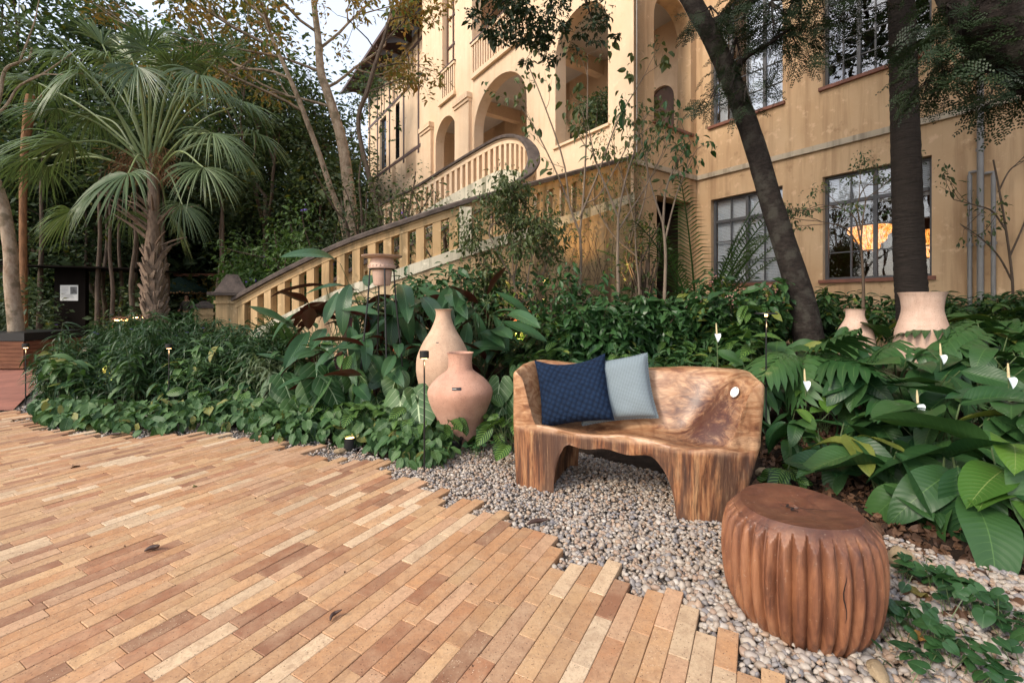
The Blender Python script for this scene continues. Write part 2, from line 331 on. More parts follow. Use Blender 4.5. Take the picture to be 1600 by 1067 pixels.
def bark(name, a, b, sc=(9, 9, 2.0), bump=0.02, patch=None):
    m = Nd(name); c = m.co(); n = m.noise(m.map(c, sc), 2.0, 8, 0.7); k = m.ramp(n, [(0.3, a), (0.7, b)])
    if patch: k = m.mix(m.ramp(m.noise(c, 5, 5, 0.6), [(0.5, 0.0), (0.62, 0.8)]), k, patch)
    return m.done(m.bsdf(k, 0.85, m.bump(n, bump), 0.25))
M['bark'] = bark('grey_brown_bark', (0.05, 0.035, 0.025), (0.15, 0.11, 0.08))
M['bark_dark'] = bark('dark_bark', (0.010, 0.008, 0.007), (0.042, 0.032, 0.027), (6, 6, 14), 0.02, (0.06, 0.055, 0.045))
M['bark_pale'] = bark('pale_plane_bark', (0.20, 0.13, 0.08), (0.42, 0.34, 0.25), (6, 6, 3), 0.015, (0.13, 0.10, 0.06))
M['bark_sapling'] = bark('sapling_bark', (0.12, 0.09, 0.065), (0.26, 0.20, 0.15))
M['bark_orange'] = bark('stripped_wood', (0.10, 0.05, 0.025), (0.34, 0.17, 0.08))
M['boot'] = bark('palm_boot', (0.10, 0.065, 0.045), (0.34, 0.25, 0.18), (14, 14, 3), 0.01)
M['palmring'] = bark('ringed_palm_bark', (0.010, 0.008, 0.007), (0.035, 0.027, 0.023), (3, 3, 22), 0.03)
def clay(name, a, b):
    m = Nd(name); c = m.co(); n = m.noise(c, 6, 6, 0.6); k = m.ramp(n, [(0.3, a), (0.7, b)])
    k = m.mix(m.m('MULTIPLY', m.m('LESS_THAN', m.vor(c, 55), 0.16), 0.75), k, tuple(x * 0.35 for x in a))
    k = m.mix(m.m('MULTIPLY', m.m('LESS_THAN', m.vor(m.map(c, loc=(3, 1, 2)), 40), 0.12), 0.5), k, tuple(min(1, x * 1.5) for x in b))
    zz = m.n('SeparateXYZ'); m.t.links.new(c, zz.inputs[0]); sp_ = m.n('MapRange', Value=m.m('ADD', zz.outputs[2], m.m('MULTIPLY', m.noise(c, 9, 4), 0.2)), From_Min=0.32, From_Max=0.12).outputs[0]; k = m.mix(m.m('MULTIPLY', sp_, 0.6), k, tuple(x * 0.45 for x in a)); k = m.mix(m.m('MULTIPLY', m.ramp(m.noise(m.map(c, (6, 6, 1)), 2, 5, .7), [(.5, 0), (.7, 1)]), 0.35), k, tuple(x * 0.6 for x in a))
    k = m.mix(m.m('MULTIPLY', m.ramp(m.noise(m.map(c, (1, 1, 4)), 2.0, 5, 0.7), [(0.5, 0), (0.75, 1)]), 0.35), k, tuple(min(1, x * 1.3) for x in b))
    return m.done(m.bsdf(k, 0.8, m.bump(m.noise(c, 90, 3, 0.7), 0.002, 0.7), 0.3))
M['clay'] = clay('speckled_pink_clay', (0.43, 0.23, 0.16), (0.54, 0.32, 0.235))
M['clay2'] = clay('sandy_clay', (0.47, 0.30, 0.20), (0.58, 0.40, 0.28))
M['clay3'] = clay('pale_pink_clay', (0.50, 0.33, 0.25), (0.60, 0.43, 0.34))
# carved bench wood
m = Nd('waxed_trunk_wood'); c = m.co()
ge = m.n('NewGeometry'); nz = m.n('SeparateXYZ'); m.t.links.new(m.n('VectorTransform', {'vector_type': 'NORMAL', 'convert_from': 'WORLD', 'convert_to': 'OBJECT'}, i0=ge.outputs['Normal']).outputs[0], nz.inputs[0])
gr = m.noise(m.map(c, (1.0, 3.2, 4.5)), 2.6, 8, 0.6, 1.6)
fine = m.noise(m.map(c, (3, 22, 22)), 5, 5, 0.6, 0.8)
tp = m.ramp(gr, [(0.28, (0.10, 0.04, 0.02)), (0.40, (0.27, 0.125, 0.055)), (0.50, (0.42, 0.235, 0.115)), (0.60, (0.52, 0.325, 0.175)), (0.72, (0.30, 0.15, 0.07))])
tp = m.mix(m.m('MULTIPLY', m.ramp(fine, [(0.35, 1.0), (0.6, 0.0)]), 0.35), tp, (0.20, 0.085, 0.035))
wv = m.n('TexWave', {'wave_type': 'RINGS', 'rings_direction': 'Y'}, Scale=3.2, Distortion=5.0, Detail=4.0, Detail_Scale=1.2); m.t.links.new(m.map(c, (1, 0.5, 1), loc=(-0.55, 0, -0.2)), wv.inputs[0])
tp = m.mix(m.m('MULTIPLY', m.ramp(wv.outputs[1], [(0.0, 1.0), (0.25, 0.0)]), 0.35), tp, (0.19, 0.08, 0.035))
kd = m.n('VectorMath', {'operation': 'DISTANCE'}, i0=m.map(c, (1, 1.0, 0.75)), i1=(1.30, 0.20, 0.42)).outputs['Value']
kd2 = m.m('ADD', kd, m.m('MULTIPLY', m.m('SUBTRACT', m.noise(m.map(c, (1.5, 3, 3)), 4, 6, 0.7, 1.5), 0.5), 0.8))
tp = m.mix(m.ramp(kd2, [(0.10, 0.92), (0.33, 0.0)]), tp, (0.06, 0.020, 0.014))
st = m.noise(m.map(c, (11, 11, 1.1)), 2.0, 7, 0.68, 0.4); st2 = m.noise(m.map(c, (3, 3, 0.8)), 2.0, 5, 0.6, 0.5)
fr = m.ramp(st, [(0.33, (0.045, 0.018, 0.010)), (0.44, (0.20, 0.075, 0.028)), (0.54, (0.36, 0.165, 0.065)), (0.68, (0.50, 0.30, 0.14))])
fr = m.mix(m.ramp(st2, [(0.44, 0.0), (0.58, 0.85)]), fr, (0.075, 0.038, 0.022))
fmask = m.n('MapRange', {'interpolation_type': 'SMOOTHSTEP'}, Value=nz.outputs[1], From_Min=-0.55, From_Max=-0.9).outputs[0]
zc = m.n('SeparateXYZ'); m.t.links.new(c, zc.inputs[0])
low = m.n('MapRange', {'interpolation_type': 'SMOOTHSTEP'}, Value=zc.outputs[2], From_Min=0.45, From_Max=0.40).outputs[0]
fm = m.m('MAXIMUM', m.m('MULTIPLY', fmask, low), low)
c2 = m.mix(fm, tp, fr)
fib = m.noise(m.map(c, (40, 40, 2.0)), 2.0, 6, 0.7, 0.3); c2 = m.mix(m.m('MULTIPLY', fm, m.ramp(fib, [(0.38, 0.75), (0.52, 0.0)])), c2, (0.06, 0.026, 0.014)); c2 = m.mix(m.m('MULTIPLY', fm, m.ramp(fib, [(0.56, 0.0), (0.7, 0.35)])), c2, (0.55, 0.36, 0.20))
c2 = m.mix(1.0, c2, (1.0, 0.97, 1.02, 1), 'MULTIPLY')
M['bench'] = m.done(m.bsdf(c2, m.mix(fm, (0.38, 0.38, 0.38, 1), (0.6, 0.6, 0.6, 1)), m.bump(m.m('ADD', m.m('MULTIPLY', fm, m.m('ADD', st, m.m('MULTIPLY', fib, 0.5))), m.m('MULTIPLY', fine, 0.15)), 0.012, 0.7), 0.5))
m = Nd('oiled_stool_wood'); c = m.co(); g1 = m.noise(m.map(c, (7, 7, 0.9)), 2.2, 7, 0.65, 0.6); big = m.noise(c, 5, 4)
k = m.ramp(g1, [(0.28, (0.05, 0.022, 0.014)), (0.43, (0.16, 0.062, 0.032)), (0.56, (0.27, 0.115, 0.056)), (0.72, (0.35, 0.17, 0.088))])
k = m.mix(m.ramp(big, [(0.45, 0.0), (0.7, 0.6)]), k, (0.085, 0.026, 0.014))
zc = m.n('SeparateXYZ'); m.t.links.new(c, zc.inputs[0])
top = m.n('MapRange', Value=zc.outputs[2], From_Min=0.425, From_Max=0.465).outputs[0]
k = m.mix(m.m('MULTIPLY', top, 0.85), k, m.ramp(m.noise(m.map(c, (2, 9, 1)), 3, 5, 0.6, 1.0), [(0.3, (0.05, 0.016, 0.009)), (0.7, (0.13, 0.045, 0.024))]))
fib = m.noise(m.map(c, (26, 26, 1.6)), 2.0, 6, 0.7, 0.3); k = m.mix(m.ramp(fib, [(0.34, 0.5), (0.46, 0.0)]), k, (0.05, 0.02, 0.013)); dst = m.noise(c, 70, 3, 0.7); k = m.mix(m.ramp(dst, [(0.64, 0.0), (0.72, 0.5)]), k, (0.42, 0.30, 0.22))
M['stool'] = m.done(m.bsdf(k, m.ramp(big, [(0.35, 0.38), (0.65, 0.6)]), m.bump(g1, 0.006, 0.5), 0.5))
m = Nd('navy_knit'); c = m.co('UV'); vd = m.vor(m.map(c, (15, 13, 1), (0, 0, 0.5)), 1.0, rnd=0.25)
k = m.ramp(vd, [(0.1, (0.008, 0.022, 0.055)), (0.7, (0.002, 0.004, 0.012))]); k = m.mix(0.25, k, m.ramp(m.noise(c, 180, 2), [(0.3, (0.003, 0.008, 0.02)), (0.7, (0.02, 0.045, 0.10))]))
M['navy'] = m.done(m.bsdf(k, 0.9, m.bump(m.m('SUBTRACT', 1.0, vd), 0.012, 1.0), 0.2))
m = Nd('pale_blue_weave'); c = m.co('UV'); ck = m.n('TexChecker', Scale=70.0, Color1=(0.28, 0.335, 0.36, 1), Color2=(0.14, 0.18, 0.20, 1)); m.t.links.new(m.map(c, (1, 1, 1), (0, 0, 0.78)), ck.inputs[0])
k = m.mix(0.3, ck.outputs[0], (0.22, 0.265, 0.29, 1))
M['weave'] = m.done(m.bsdf(k, 0.9, m.bump(ck.outputs[1], 0.003, 0.8), 0.2))
m = Nd('window_glass'); gl = m.n('BsdfGlossy', Color=(0.9, 0.93, 1.0, 1), Roughness=0.015); tr = m.n('BsdfTransparent', Color=(0.95, 0.97, 0.98, 1))
m.t.links.new(m.bump(m.noise(m.pos(), 1.3, 2), 0.02, 0.25), gl.inputs['Normal'])
fz = m.n('Fresnel', IOR=1.5); x = m.n('MixShader', i0=m.m('ADD', fz.outputs[0], 0.04)); m.t.links.new(tr.outputs[0], x.inputs[1]); m.t.links.new(gl.outputs[0], x.inputs[2])
M['glass'] = m.done(x.outputs[0])
M['bulb'] = emit('warm_lamp_glow', (1.0, 0.55, 0.2), 9.0)
m = Nd('chandelier_glow'); c = m.co(); n = m.noise(m.map(c, (30, 30, 8)), 1.5, 4, .6); k = m.ramp(n, [(0.35, (0.10, 0.02, 0.002)), (0.5, (0.75, 0.24, 0.04)), (0.7, (1.0, 0.50, 0.13))]); e = m.n('Emission', Color=k, Strength=1.4); M['chand'] = m.done(e.outputs[0])
M['white'] = plain('white_enamel', (0.75, 0.74, 0.70), 0.5, 0.04)
M['spadix'] = plain('cream_spadix', (0.62, 0.50, 0.28), 0.6, 0.1, 30)
M['spathe'] = plain('white_spathe', (0.70, 0.76, 0.78), 0.5, 0.05, 30)
M['purple'] = plain('purple_petal', (0.16, 0.08, 0.48), 0.6, 0.2)
M['pink'] = plain('pink_buds', (0.42, 0.20, 0.18), 0.6, 0.3)
M['greencloth'] = plain('dark_green_canvas', (0.008, 0.035, 0.025), 0.8, 0.1)
M['fringe'] = plain('tan_fringe', (0.42, 0.24, 0.12), 0.8, 0.2)
M['skin'] = plain('skin', (0.50, 0.27, 0.18), 0.6, 0.05)
M['shirt'] = plain('dark_shirt', (0.06, 0.05, 0.045), 0.8, 0.1)
M['plankwood'] = bark('planter_plank_wood', (0.09, 0.035, 0.02), (0.22, 0.095, 0.05), (1.5, 1.5, 16), 0.004)
M['redpave'] = plain('red_paving', (0.28, 0.11, 0.075), 0.8, 0.25, 3, 0.004)
M['palepath'] = plain('pale_stone_path', (0.50, 0.42, 0.33), 0.8, 0.2, 2, 0.004)
M['rock'] = bark('field_stone', (0.20, 0.14, 0.08), (0.42, 0.32, 0.20), (4, 4, 4), 0.02)

rng = np.random.default_rng(11)
U = lambda a, b, n=None: rng.uniform(a, b, n)

# ------------------------------------------------------------------ ground
def gh(x, y):
    x = np.asarray(x, float); y = np.asarray(y, float)
    a = smooth(x, 1.6, 3.2) * smooth(y + 0.25 * x, 2.6, 6.5) * 0.30
    b = smooth(y, 4.6, 7.5) * 0.18 * smooth(x, -4.5, -2.5)
    return a + b
FRONT = [gp(*q)[:2] for q in [(-300, 628), (20, 642), (70, 655), (100, 668), (210, 678), (300, 676), (380, 676), (440, 690), (520, 702), (610, 726), (655, 742),
                              (730, 775), (800, 806), (880, 850), (940, 890), (1000, 900), (1060, 940), (1110, 985), (1190, 1010), (1270, 1045), (1330, 1090)]]
FRONT = np.array(FRONT)
bd = np.array((390.0, 700.0)); bd /= np.linalg.norm(bd); bc = np.array((bd[1], -bd[0]))      # along a brick / across the rows
fa = FRONT @ bc; fb = FRONT @ bd
o_ = np.argsort(fa)
def front_b(a): return np.interp(a, fa[o_], fb[o_])     # how far a row runs before it meets the gravel

g = G(); nx, ny = 150, 110
X, Y = np.meshgrid(np.concatenate([np.linspace(-14, -5, 30), np.linspace(-4.8, 6, 90), np.linspace(6.3, 14, 30)]), np.concatenate([np.linspace(-3, 1, 8), np.linspace(1.1, 8, 72), np.linspace(8.3, 16, 30)]))
pv = (Y * bd[1] + X * bd[0]) < front_b(X * bc[0] + Y * bc[1])
Zg = gh(X, Y) - 0.055 + np.where(pv, 0, rng.normal(0, 0.008, X.shape))
Vg = np.stack([X, Y, Zg], -1).reshape(-1, 3); w = X.shape[1]
g.add(Vg, [(j * w + i, j * w + i + 1, (j + 1) * w + i + 1, (j + 1) * w + i) for j in range(X.shape[0] - 1) for i in range(w - 1)])
link('garden_soil', g.mesh('garden_soil'), M['soil'], kind='structure')
g = G(); g.add([(-400, -400, -0.075), (400, -400, -0.075), (400, 400, -0.075), (-400, 400, -0.075)], [(0, 1, 2, 3)]); link('ground', g.mesh('ground', False), M['soil'], kind='structure')
# bricks: rows along bd, one every 75 mm; the rows end raggedly on the gravel
pav = link('brick_paving', None, None, kind='structure')
g = G()
pl = [tuple(q) for q in FRONT]; 
poly = [(-13, -2.2)] + [(q[0], q[1]) for q in pl if q[0] > -13] + [(1.6, 0.6), (1.6, -2.2)]
left = gp(-300, 628)
g.add([(p_[0], p_[1], -0.048) for p_ in poly], [tuple(range(len(poly)))[::-1]])
base = link('sand_bed', g.mesh('sand_bed', False), M['sand'], kind='structure')
pitch = 0.0765; BW = 0.0742
tpls = [bevel_box((-0.5 * BW, 0, -0.055), (0.5 * BW, 1, 0), 0.003)]
bricks = []; row_end = {}
LIMY = 12.6
for j in range(int(-12.5 / pitch), int(2.2 / pitch)):
    a = (j + 0.5) * pitch; end = float(front_b(a)) + rng.uniform(-0.22, 0.10)
    t = end; row_end[j] = end
    while True:
        L = rng.choice([0.285, 0.29, 0.30, 0.225, 0.31, 0.36, 0.19], p=[.3, .25, .15, .08, .1, .07, .05]) * rng.uniform(0.97, 1.03)
        p0 = bc * a + bd * (t - L)
        if p0[1] < 0.55 or t - L < -9: break
        mid_ = bc * a + bd * (t - L / 2)
        if p0[0] > -12.5 and mid_[1] < 12:
            bricks.append((p0[0], p0[1], L - 0.0022, mid_))
        t -= L
def shows(b):
    x, y = b[3]; 
    if y < 0.9: return 0
    u = HU + F * x / y; v = HV + F * CH / y
    return (1 / y ** 3) if (-40 < u < 1640 and v < 1085) else 0
bricks.sort(key=shows, reverse=True)
byaw = -math.atan2(bd[0], bd[1])
bme = []
for L in (0.2, 0.25, 0.29, 0.33):
    gg = G(); v, f, uv = bevel_box((-0.5 * BW, 0, -0.055), (0.5 * BW, L, 0), 0.0022); gg.add(v, f, uv); bme.append((L, gg.mesh('brick', False)))
for b in bricks[:300]:
    L, me = min(bme, key=lambda q: abs(q[0] - b[2]))
    link('brick', me, M['brick'], pav, (b[0], b[1], rng.uniform(-0.0014, 0.0014)), (rng.normal(0, 0.003), rng.normal(0, 0.006), byaw + rng.normal(0, 0.004)), scale=(1, b[2] / L, 1))
rest = bricks[300:]; g = G()
Mx = rots(byaw + rng.normal(0, 0.004, len(rest)), rng.normal(0, 0.003, len(rest)), rng.normal(0, 0.006, len(rest)), 1.0, [(b[0], b[1], rng.uniform(-0.0014, 0.0014)) for b in rest])
Mx[:, :, 1] *= np.array([b[2] for b in rest])[:, None]
v, f, uv = bevel_box((-0.5 * BW, 0, -0.055), (0.5 * BW, 1, 0), 0.0025); g.inst((v, f, uv), Mx, rng.random(len(rest)))
link('bricks', g.mesh('bricks', False), M['brick'], pav, kind='stuff')

# far ground: red paving and pale path
g = G(); q = [gp(-420, 640), gp(20, 641), gp(60, 600), gp(150, 585), gp(150, 562), gp(-420, 562)]
g.add([(x, y, 0.002) for x, y, z in q], [tuple(range(6))]); link('red_path', g.mesh('red_path', False), M['redpave'], kind='structure')
g = G(); q = [gp(55, 566), gp(190, 566), gp(430, 520), gp(300, 500), gp(130, 508), gp(120, 542)]
g.add([(x, y, 0.008) for x, y, z in q], [tuple(range(6))]); link('stone_path', g.mesh('stone_path', False), M['palepath'], kind='structure')

# gravel
def ico(sub=1):
    bm = bmesh.new(); bmesh.ops.create_icosphere(bm, subdivisions=sub, radius=1)
    v = np.array([w.co[:] for w in bm.verts]); f = [tuple(w.index for w in q.verts) for q in bm.faces]; bm.free(); return v, f, np.zeros((len(v), 2))
g = G(); q = [(-7.5, 5.0), (-7.5, 7.2), (-1.5, 4.1), (-0.9, 3.75), (-0.4, 4.35), (0.2, 4.3), (1.9, 2.9), (2.3, 2.3), (2.9, 1.9), (2.6, 0.9), (0.5, 1.0)]
g.add([(x, y, -0.041) for x, y in q], [tuple(range(len(q)))[::-1]])
m = Nd('fine_grit'); p = m.pos(); c = m.ramp(m.vor(p, 70, out='Color'), [(0.2, (0.30, 0.25, 0.20)), (0.5, (0.16, 0.14, 0.13)), (0.8, (0.42, 0.36, 0.30))]); c = m.mix(m.ramp(m.vor(p, 70, 'DISTANCE_TO_EDGE'), [(0.0, 1.0), (0.12, 0.0)]), c, (0.03, 0.022, 0.017))
M['grit'] = m.done(m.bsdf(c, 0.8, m.bump(m.vor(p, 70), 0.01, 1.0), 0.3))
link('grit_bed', g.mesh('grit_bed', False), M['grit'], kind='structure')
def poly_gravel(x, y):
    a = x * bc[0] + y * bc[1]; b = x * bd[0] + y * bd[1]; fb_ = front_b(a)
    back = np.interp(x, [-1.6, -0.9, -0.4, 0.2, 1.9, 2.3, 2.9], [4.0, 3.75, 4.35, 4.3, 2.9, 2.3, 1.9])
    return (b > fb_ - 0.30) & (y < back) & (x > -1.5) & (y > 1.0) & (x < 2.6)
def poly_edge(x, y):
    a = x * bc[0] + y * bc[1]; b = x * bd[0] + y * bd[1]; fb_ = front_b(a)
    return (b > fb_ - 0.25) & (b < fb_ + 0.30) & (x <= -1.2) & (x > -7.5)
def clear(x, y, r_=0.016):
    jj = np.floor((x * bc[0] + y * bc[1]) / pitch).astype(int); b = x * bd[0] + y * bd[1]; ok = np.ones(len(x), bool)
    for dj in (-1, 0, 1):
        e = np.array([row_end.get(q, -99) for q in jj + dj]); f_ = (x * bc[0] + y * bc[1]) - (jj + 0.5) * pitch
        near = True if dj == 0 else ((f_ * dj) > pitch / 2 - r_ * 0.7); ok &= ~((b < e + r_ * 0.7) & near)
    return ok
xs = U(-1.5, 2.6, 60000); ys = U(1.0, 4.6, 60000); k = poly_gravel(xs, ys); k &= clear(xs, ys); xs, ys = xs[k][:27000], ys[k][:27000]
x2 = U(-7.5, -1.2, 30000); y2 = U(3.5, 7.2, 30000); k = poly_edge(x2, y2); k &= clear(x2, y2); x2, y2 = x2[k][:7000], y2[k][:7000]
tpl_far, tpl_near = [], []
for k in range(4):
    for sub, lst in ((1, tpl_far), (2, tpl_near)):
        v, f, uv = ico(sub); d_ = np.array([mnoise.noise(Vector(q) * 1.1 + Vector((k * 7.0, 0, 0))) for q in v]); v = v * (1 + 0.45 * d_[:, None]) * np.array((1.0, 0.78, 0.56)); lst.append((v, f, uv))
g = G()
for k in range(4):
    for X_, Y_, zb in ((xs[k::4], ys[k::4], -0.030), (x2[k::4], y2[k::4], -0.034)):
        n = len(X_); sz = np.exp(rng.normal(math.log(0.0122), 0.3, n)); sz = np.clip(sz, 0.006, 0.024) * np.where(Y_ < 2.3, 1.2, 1.0)
        Mx = rots(U(0, 6.28, n), rng.normal(0, 0.35, n), rng.normal(0, 0.35, n), sz, np.stack([X_, Y_, zb + U(0, 0.022, n) + gh(X_, Y_)], 1))
        r_ = rng.random(n); q = Y_ < 2.75
        g.inst(tpl_near[k], Mx[q], r_[q]); g.inst(tpl_far[k], Mx[~q], r_[~q])
link('gravel', g.mesh('gravel'), M['pebble'], kind='stuff')

# ------------------------------------------------------------------ the house
D1 = np.array((-490.0, 700.0)); D1 /= np.linalg.norm(D1); D2 = np.array((-D1[1] * -1, 0)); D2 = np.array((D1[1], -D1[0]))
CI = np.array((4.94, 12.0)); E0 = CI - D2 * 2.537
class Fr:
    """wall frame: s along the wall, d into the wall, z up"""
    def __init__(s, o, dr, n): s.o = np.array(o, float); s.d = np.array(dr, float); s.n = np.array(n, float)
    def P(s, a): a = np.asarray(a, float).reshape(-1, 3); xy = s.o + a[:, 0:1] * s.d + a[:, 1:2] * s.n; return np.column_stack([xy, a[:, 2]])
FA = Fr(E0, D1, D2); FR = Fr(E0, D2, D1); FW = Fr(CI, -D1, D2); FL = Fr(E0 + D2 * 1.0, D1, D2)
house = thing('mansion', 'plastered mansion cream in sun and ochre in shade with arched loggia and tall gridded windows', 'house', (*E0, 0))
def hp(name, g, mat, parent=None, smoothed=False, kind=None):
    """part of the house: geometry in world space, kept in place under its parent"""
    me = g.mesh(name, smoothed); o = link(name, me, mat, parent or house, kind=kind)
    w_ = Vector((0, 0, 0)); q = o.parent
    while q is not None: w_ += q.location; q = q.parent
    o.location = -w_; return o
def fbox(g, Fm, s0, s1, d0, d1, z0, z1, mat=0):
    return box(g, (s0, d0, z0), (s1, d1, z1), mat=mat, T=Fm.P)
def arc_pts(o, n=20):
    """outline of an opening's head, from left spring to right spring"""
    s0, s1, z0, z1, rise = o
    if rise <= 0: return [(s0, z1), (s1, z1)]
    c = (s0 + s1) / 2; a = (s1 - s0) / 2
    return [(c - a * math.cos(t), z1 - rise + rise * math.sin(t)) for t in np.linspace(0, math.pi, n + 1)]
def wall(g, Fm, s0, s1, z0, z1, th, ops):
    """wall with openings (s0,s1,z0,z1,rise): front, back and reveals"""
    ops = sorted(ops); cuts = [s0] + [c for o in ops for c in o[:2]] + [s1]
    def quad(a): 
        for d in (0.0, th): g.add(Fm.P([(p[0], d, p[1]) for p in a]), [tuple(range(len(a)))])
    for i in range(0, len(cuts), 2): 
        if cuts[i + 1] > cuts[i] + 1e-6: quad([(cuts[i], z0), (cuts[i + 1], z0), (cuts[i + 1], z1), (cuts[i], z1)])
    for o in ops:
        a, b, c, d, rise = o
        if c > z0: quad([(a, z0), (b, z0), (b, c), (a, c)])
        A = arc_pts(o)
        for p, q in zip(A[:-1], A[1:]): quad([p, q, (q[0], z1), (p[0], z1)])
        ring = [(a, c)] + A + [(b, c)]
        for p, q in zip(ring, ring[1:] + ring[:1]):
            if abs(p[0] - q[0]) + abs(p[1] - q[1]) > 1e-6:
                g.add(Fm.P([(p[0], 0, p[1]), (q[0], 0, q[1]), (q[0], th, q[1]), (p[0], th, p[1])]), [(0, 1, 2, 3)])
    for a in (s0, s1): g.add(Fm.P([(a, 0, z0), (a, th, z0), (a, th, z1), (a, 0, z1)]), [(0, 1, 2, 3)])
    g.add(Fm.P([(s0, 0, z1), (s1, 0, z1), (s1, th, z1), (s0, th, z1)]), [(0, 1, 2, 3)])

FLR2, FLR3 = 4.95, 9.55
# sunlit loggia facade (s from the corner going left)
A3 = (0.80, 2.82, 5.81, 9.30, 1.01); A2 = (4.19, 7.44, FLR2, 9.10, 1.35); A1 = (8.86, 10.75, FLR2, 9.08, 0.95)
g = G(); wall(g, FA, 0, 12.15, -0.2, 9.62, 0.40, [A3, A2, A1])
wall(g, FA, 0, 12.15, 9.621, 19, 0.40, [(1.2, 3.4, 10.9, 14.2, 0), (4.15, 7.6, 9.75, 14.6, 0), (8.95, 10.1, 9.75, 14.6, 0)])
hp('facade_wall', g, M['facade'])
g = G(); wall(g, Fr(FA.P([(12.15, 0.4, 0)])[0][:2], D2, -D1), 0, 8, -0.2, 19, 0.3, []); hp('end_wall', g, M['facade'])
# return wall
R3 = (0.75, 2.28, 5.80, 9.15, 0.76)
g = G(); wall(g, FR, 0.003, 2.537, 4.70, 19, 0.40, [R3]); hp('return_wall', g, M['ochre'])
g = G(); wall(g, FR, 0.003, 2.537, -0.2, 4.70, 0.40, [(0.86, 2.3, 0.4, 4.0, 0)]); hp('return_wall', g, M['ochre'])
g = G(); fbox(g, FR, 0.865, 1.6, 0.36, 0.395, 0.4, 3.99); hp('doorway_shade', g, M['room']) if False else None
g = G(); v = FR.P([(0.8, 0.41, 0.3), (2.4, 0.41, 0.3), (2.4, 2.6, 0.3), (0.8, 2.6, 0.3), (0.8, 0.41, 4.2), (2.4, 0.41, 4.2), (2.4, 2.6, 4.2), (0.8, 2.6, 4.2)]); g.add(v, [(0, 1, 2, 3), (7, 6, 5, 4), (2, 3, 7, 6), (3, 0, 4, 7), (1, 2, 6, 5)]); hp('passage', g, M['room'])
# right wall
W1 = (0.41, 2.16, 1.82, 4.02, 0); W2 = (2.96, 4.70, 1.82, 4.02, 0); W3 = (0.41, 2.16, 5.92, 9.0, 0.87); W4 = (2.96, 4.70, 5.92, 8.6, 0)
W5 = (6.6, 8.34, 1.82, 4.02, 0); W6 = (6.6, 8.34, 5.92, 8.6, 0)
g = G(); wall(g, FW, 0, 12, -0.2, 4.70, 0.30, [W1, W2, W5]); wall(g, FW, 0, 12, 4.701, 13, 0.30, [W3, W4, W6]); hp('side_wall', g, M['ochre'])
# gallery behind the arches
g = G(); BK = 2.55
wall(g, Fr(FA.P([(0.0, BK, 0)])[0][:2], D1, D2), 0, 12.1, -0.2, 19, 0.25, [(0.7, 1.6, FLR2, 7.6, 0.45), (4.9, 6.4, FLR2, 8.0, 0.75), (9.2, 10.1, FLR2, 7.9, 0.45), (5.0, 6.4, FLR3 + 0.1, 12.6, 0), (9.1, 10.0, FLR3 + 0.1, 12.6, 0)])
hp('gallery_wall', g, M['facade'])
g = G(); fbox(g, FA, 0.4, 12.1, 0.40, BK, FLR2 - 0.25, FLR2); fbox(g, FA, 0.4, 12.1, 0.40, BK, 9.32, 9.60); hp('gallery_floor', g, M['soffit'])
for s_ in (3.5, 8.15): g = G(); fbox(g, FA, s_ - 0.15, s_ + 0.15, 0.402, BK - 0.002, 8.85, 9.318); hp('gallery_beam', g, M['facade'])
g = G()
for a, b, zb_, top in ((0.7, 1.6, FLR2, 7.6), (4.9, 6.4, FLR2, 8.0), (9.2, 10.1, FLR2, 7.9), (5.0, 6.4, FLR3 + .1, 12.6), (9.1, 10.0, FLR3 + .1, 12.6)): g = G(); fbox(g, FA, a + 0.001, b - 0.001, BK + 0.1, BK + 0.14, zb_, top); hp('gallery_door', g, M['brownwood'])
# brown door frame glimpsed through the small arch
g = G(); fbox(g, FA, 9.1, 10.3, BK - 0.05, BK - 0.004, 7.0, 7.12); fbox(g, FA, 9.3, 9.42, BK - 0.055, BK - 0.006, 6.6, 7.4); hp('door_trim', g, M['brownwood'])
# string courses, sills, capitals
g = G(); fbox(g, FW, -0.06, 12, -0.07, 0.0, 4.60, 4.72); fbox(g, FR, -0.06, 2.54 - 0.062, -0.07, 0.0, 4.60, 4.72); fbox(g, FA, -0.062, 3.9, -0.07, 0.0, 4.60, 4.72); hp('string_course', g, M['ledge'])
g = G()
for F_, o in ((FW, W1), (FW, W2), (FW, W3), (FW, W4), (FR, R3), (FA, A3), (FW, W5), (FW, W6)):
    hpq = G(); fbox(hpq, F_, o[0] - 0.06, o[1] + 0.06, -0.07, 0.12, o[2] - 0.065, o[2] + 0.004); hp('window_sill', hpq, M['sill'] if F_ is not FA else M['facade'])
for s0_, s1_ in ((7.62, 8.72), (10.95, 12.0)):
    g = G(); fbox(g, FA, s0_, s1_, -0.14, 0.0, -0.2, 8.9); fbox(g, FA, s0_ - 0.05, s1_ + 0.05, -0.24, 0.0, 9.02, 9.22); fbox(g, FA, s0_ - 0.02, s1_ + 0.02, -0.19, 0.0, 8.90, 9.02)
    hp('pilaster', g, M['facade'])
g = G(); fbox(g, FA, 4.0, 7.5, -0.12, 0.0, 9.64, 9.76); hp('balcony_base', g, M['facade'])
g = G(); fbox(g, FA, 8.85, 10.3, -0.12, 0.0, 8.98 + 0.66, 9.76); hp('balcony_base', g, M['facade'])
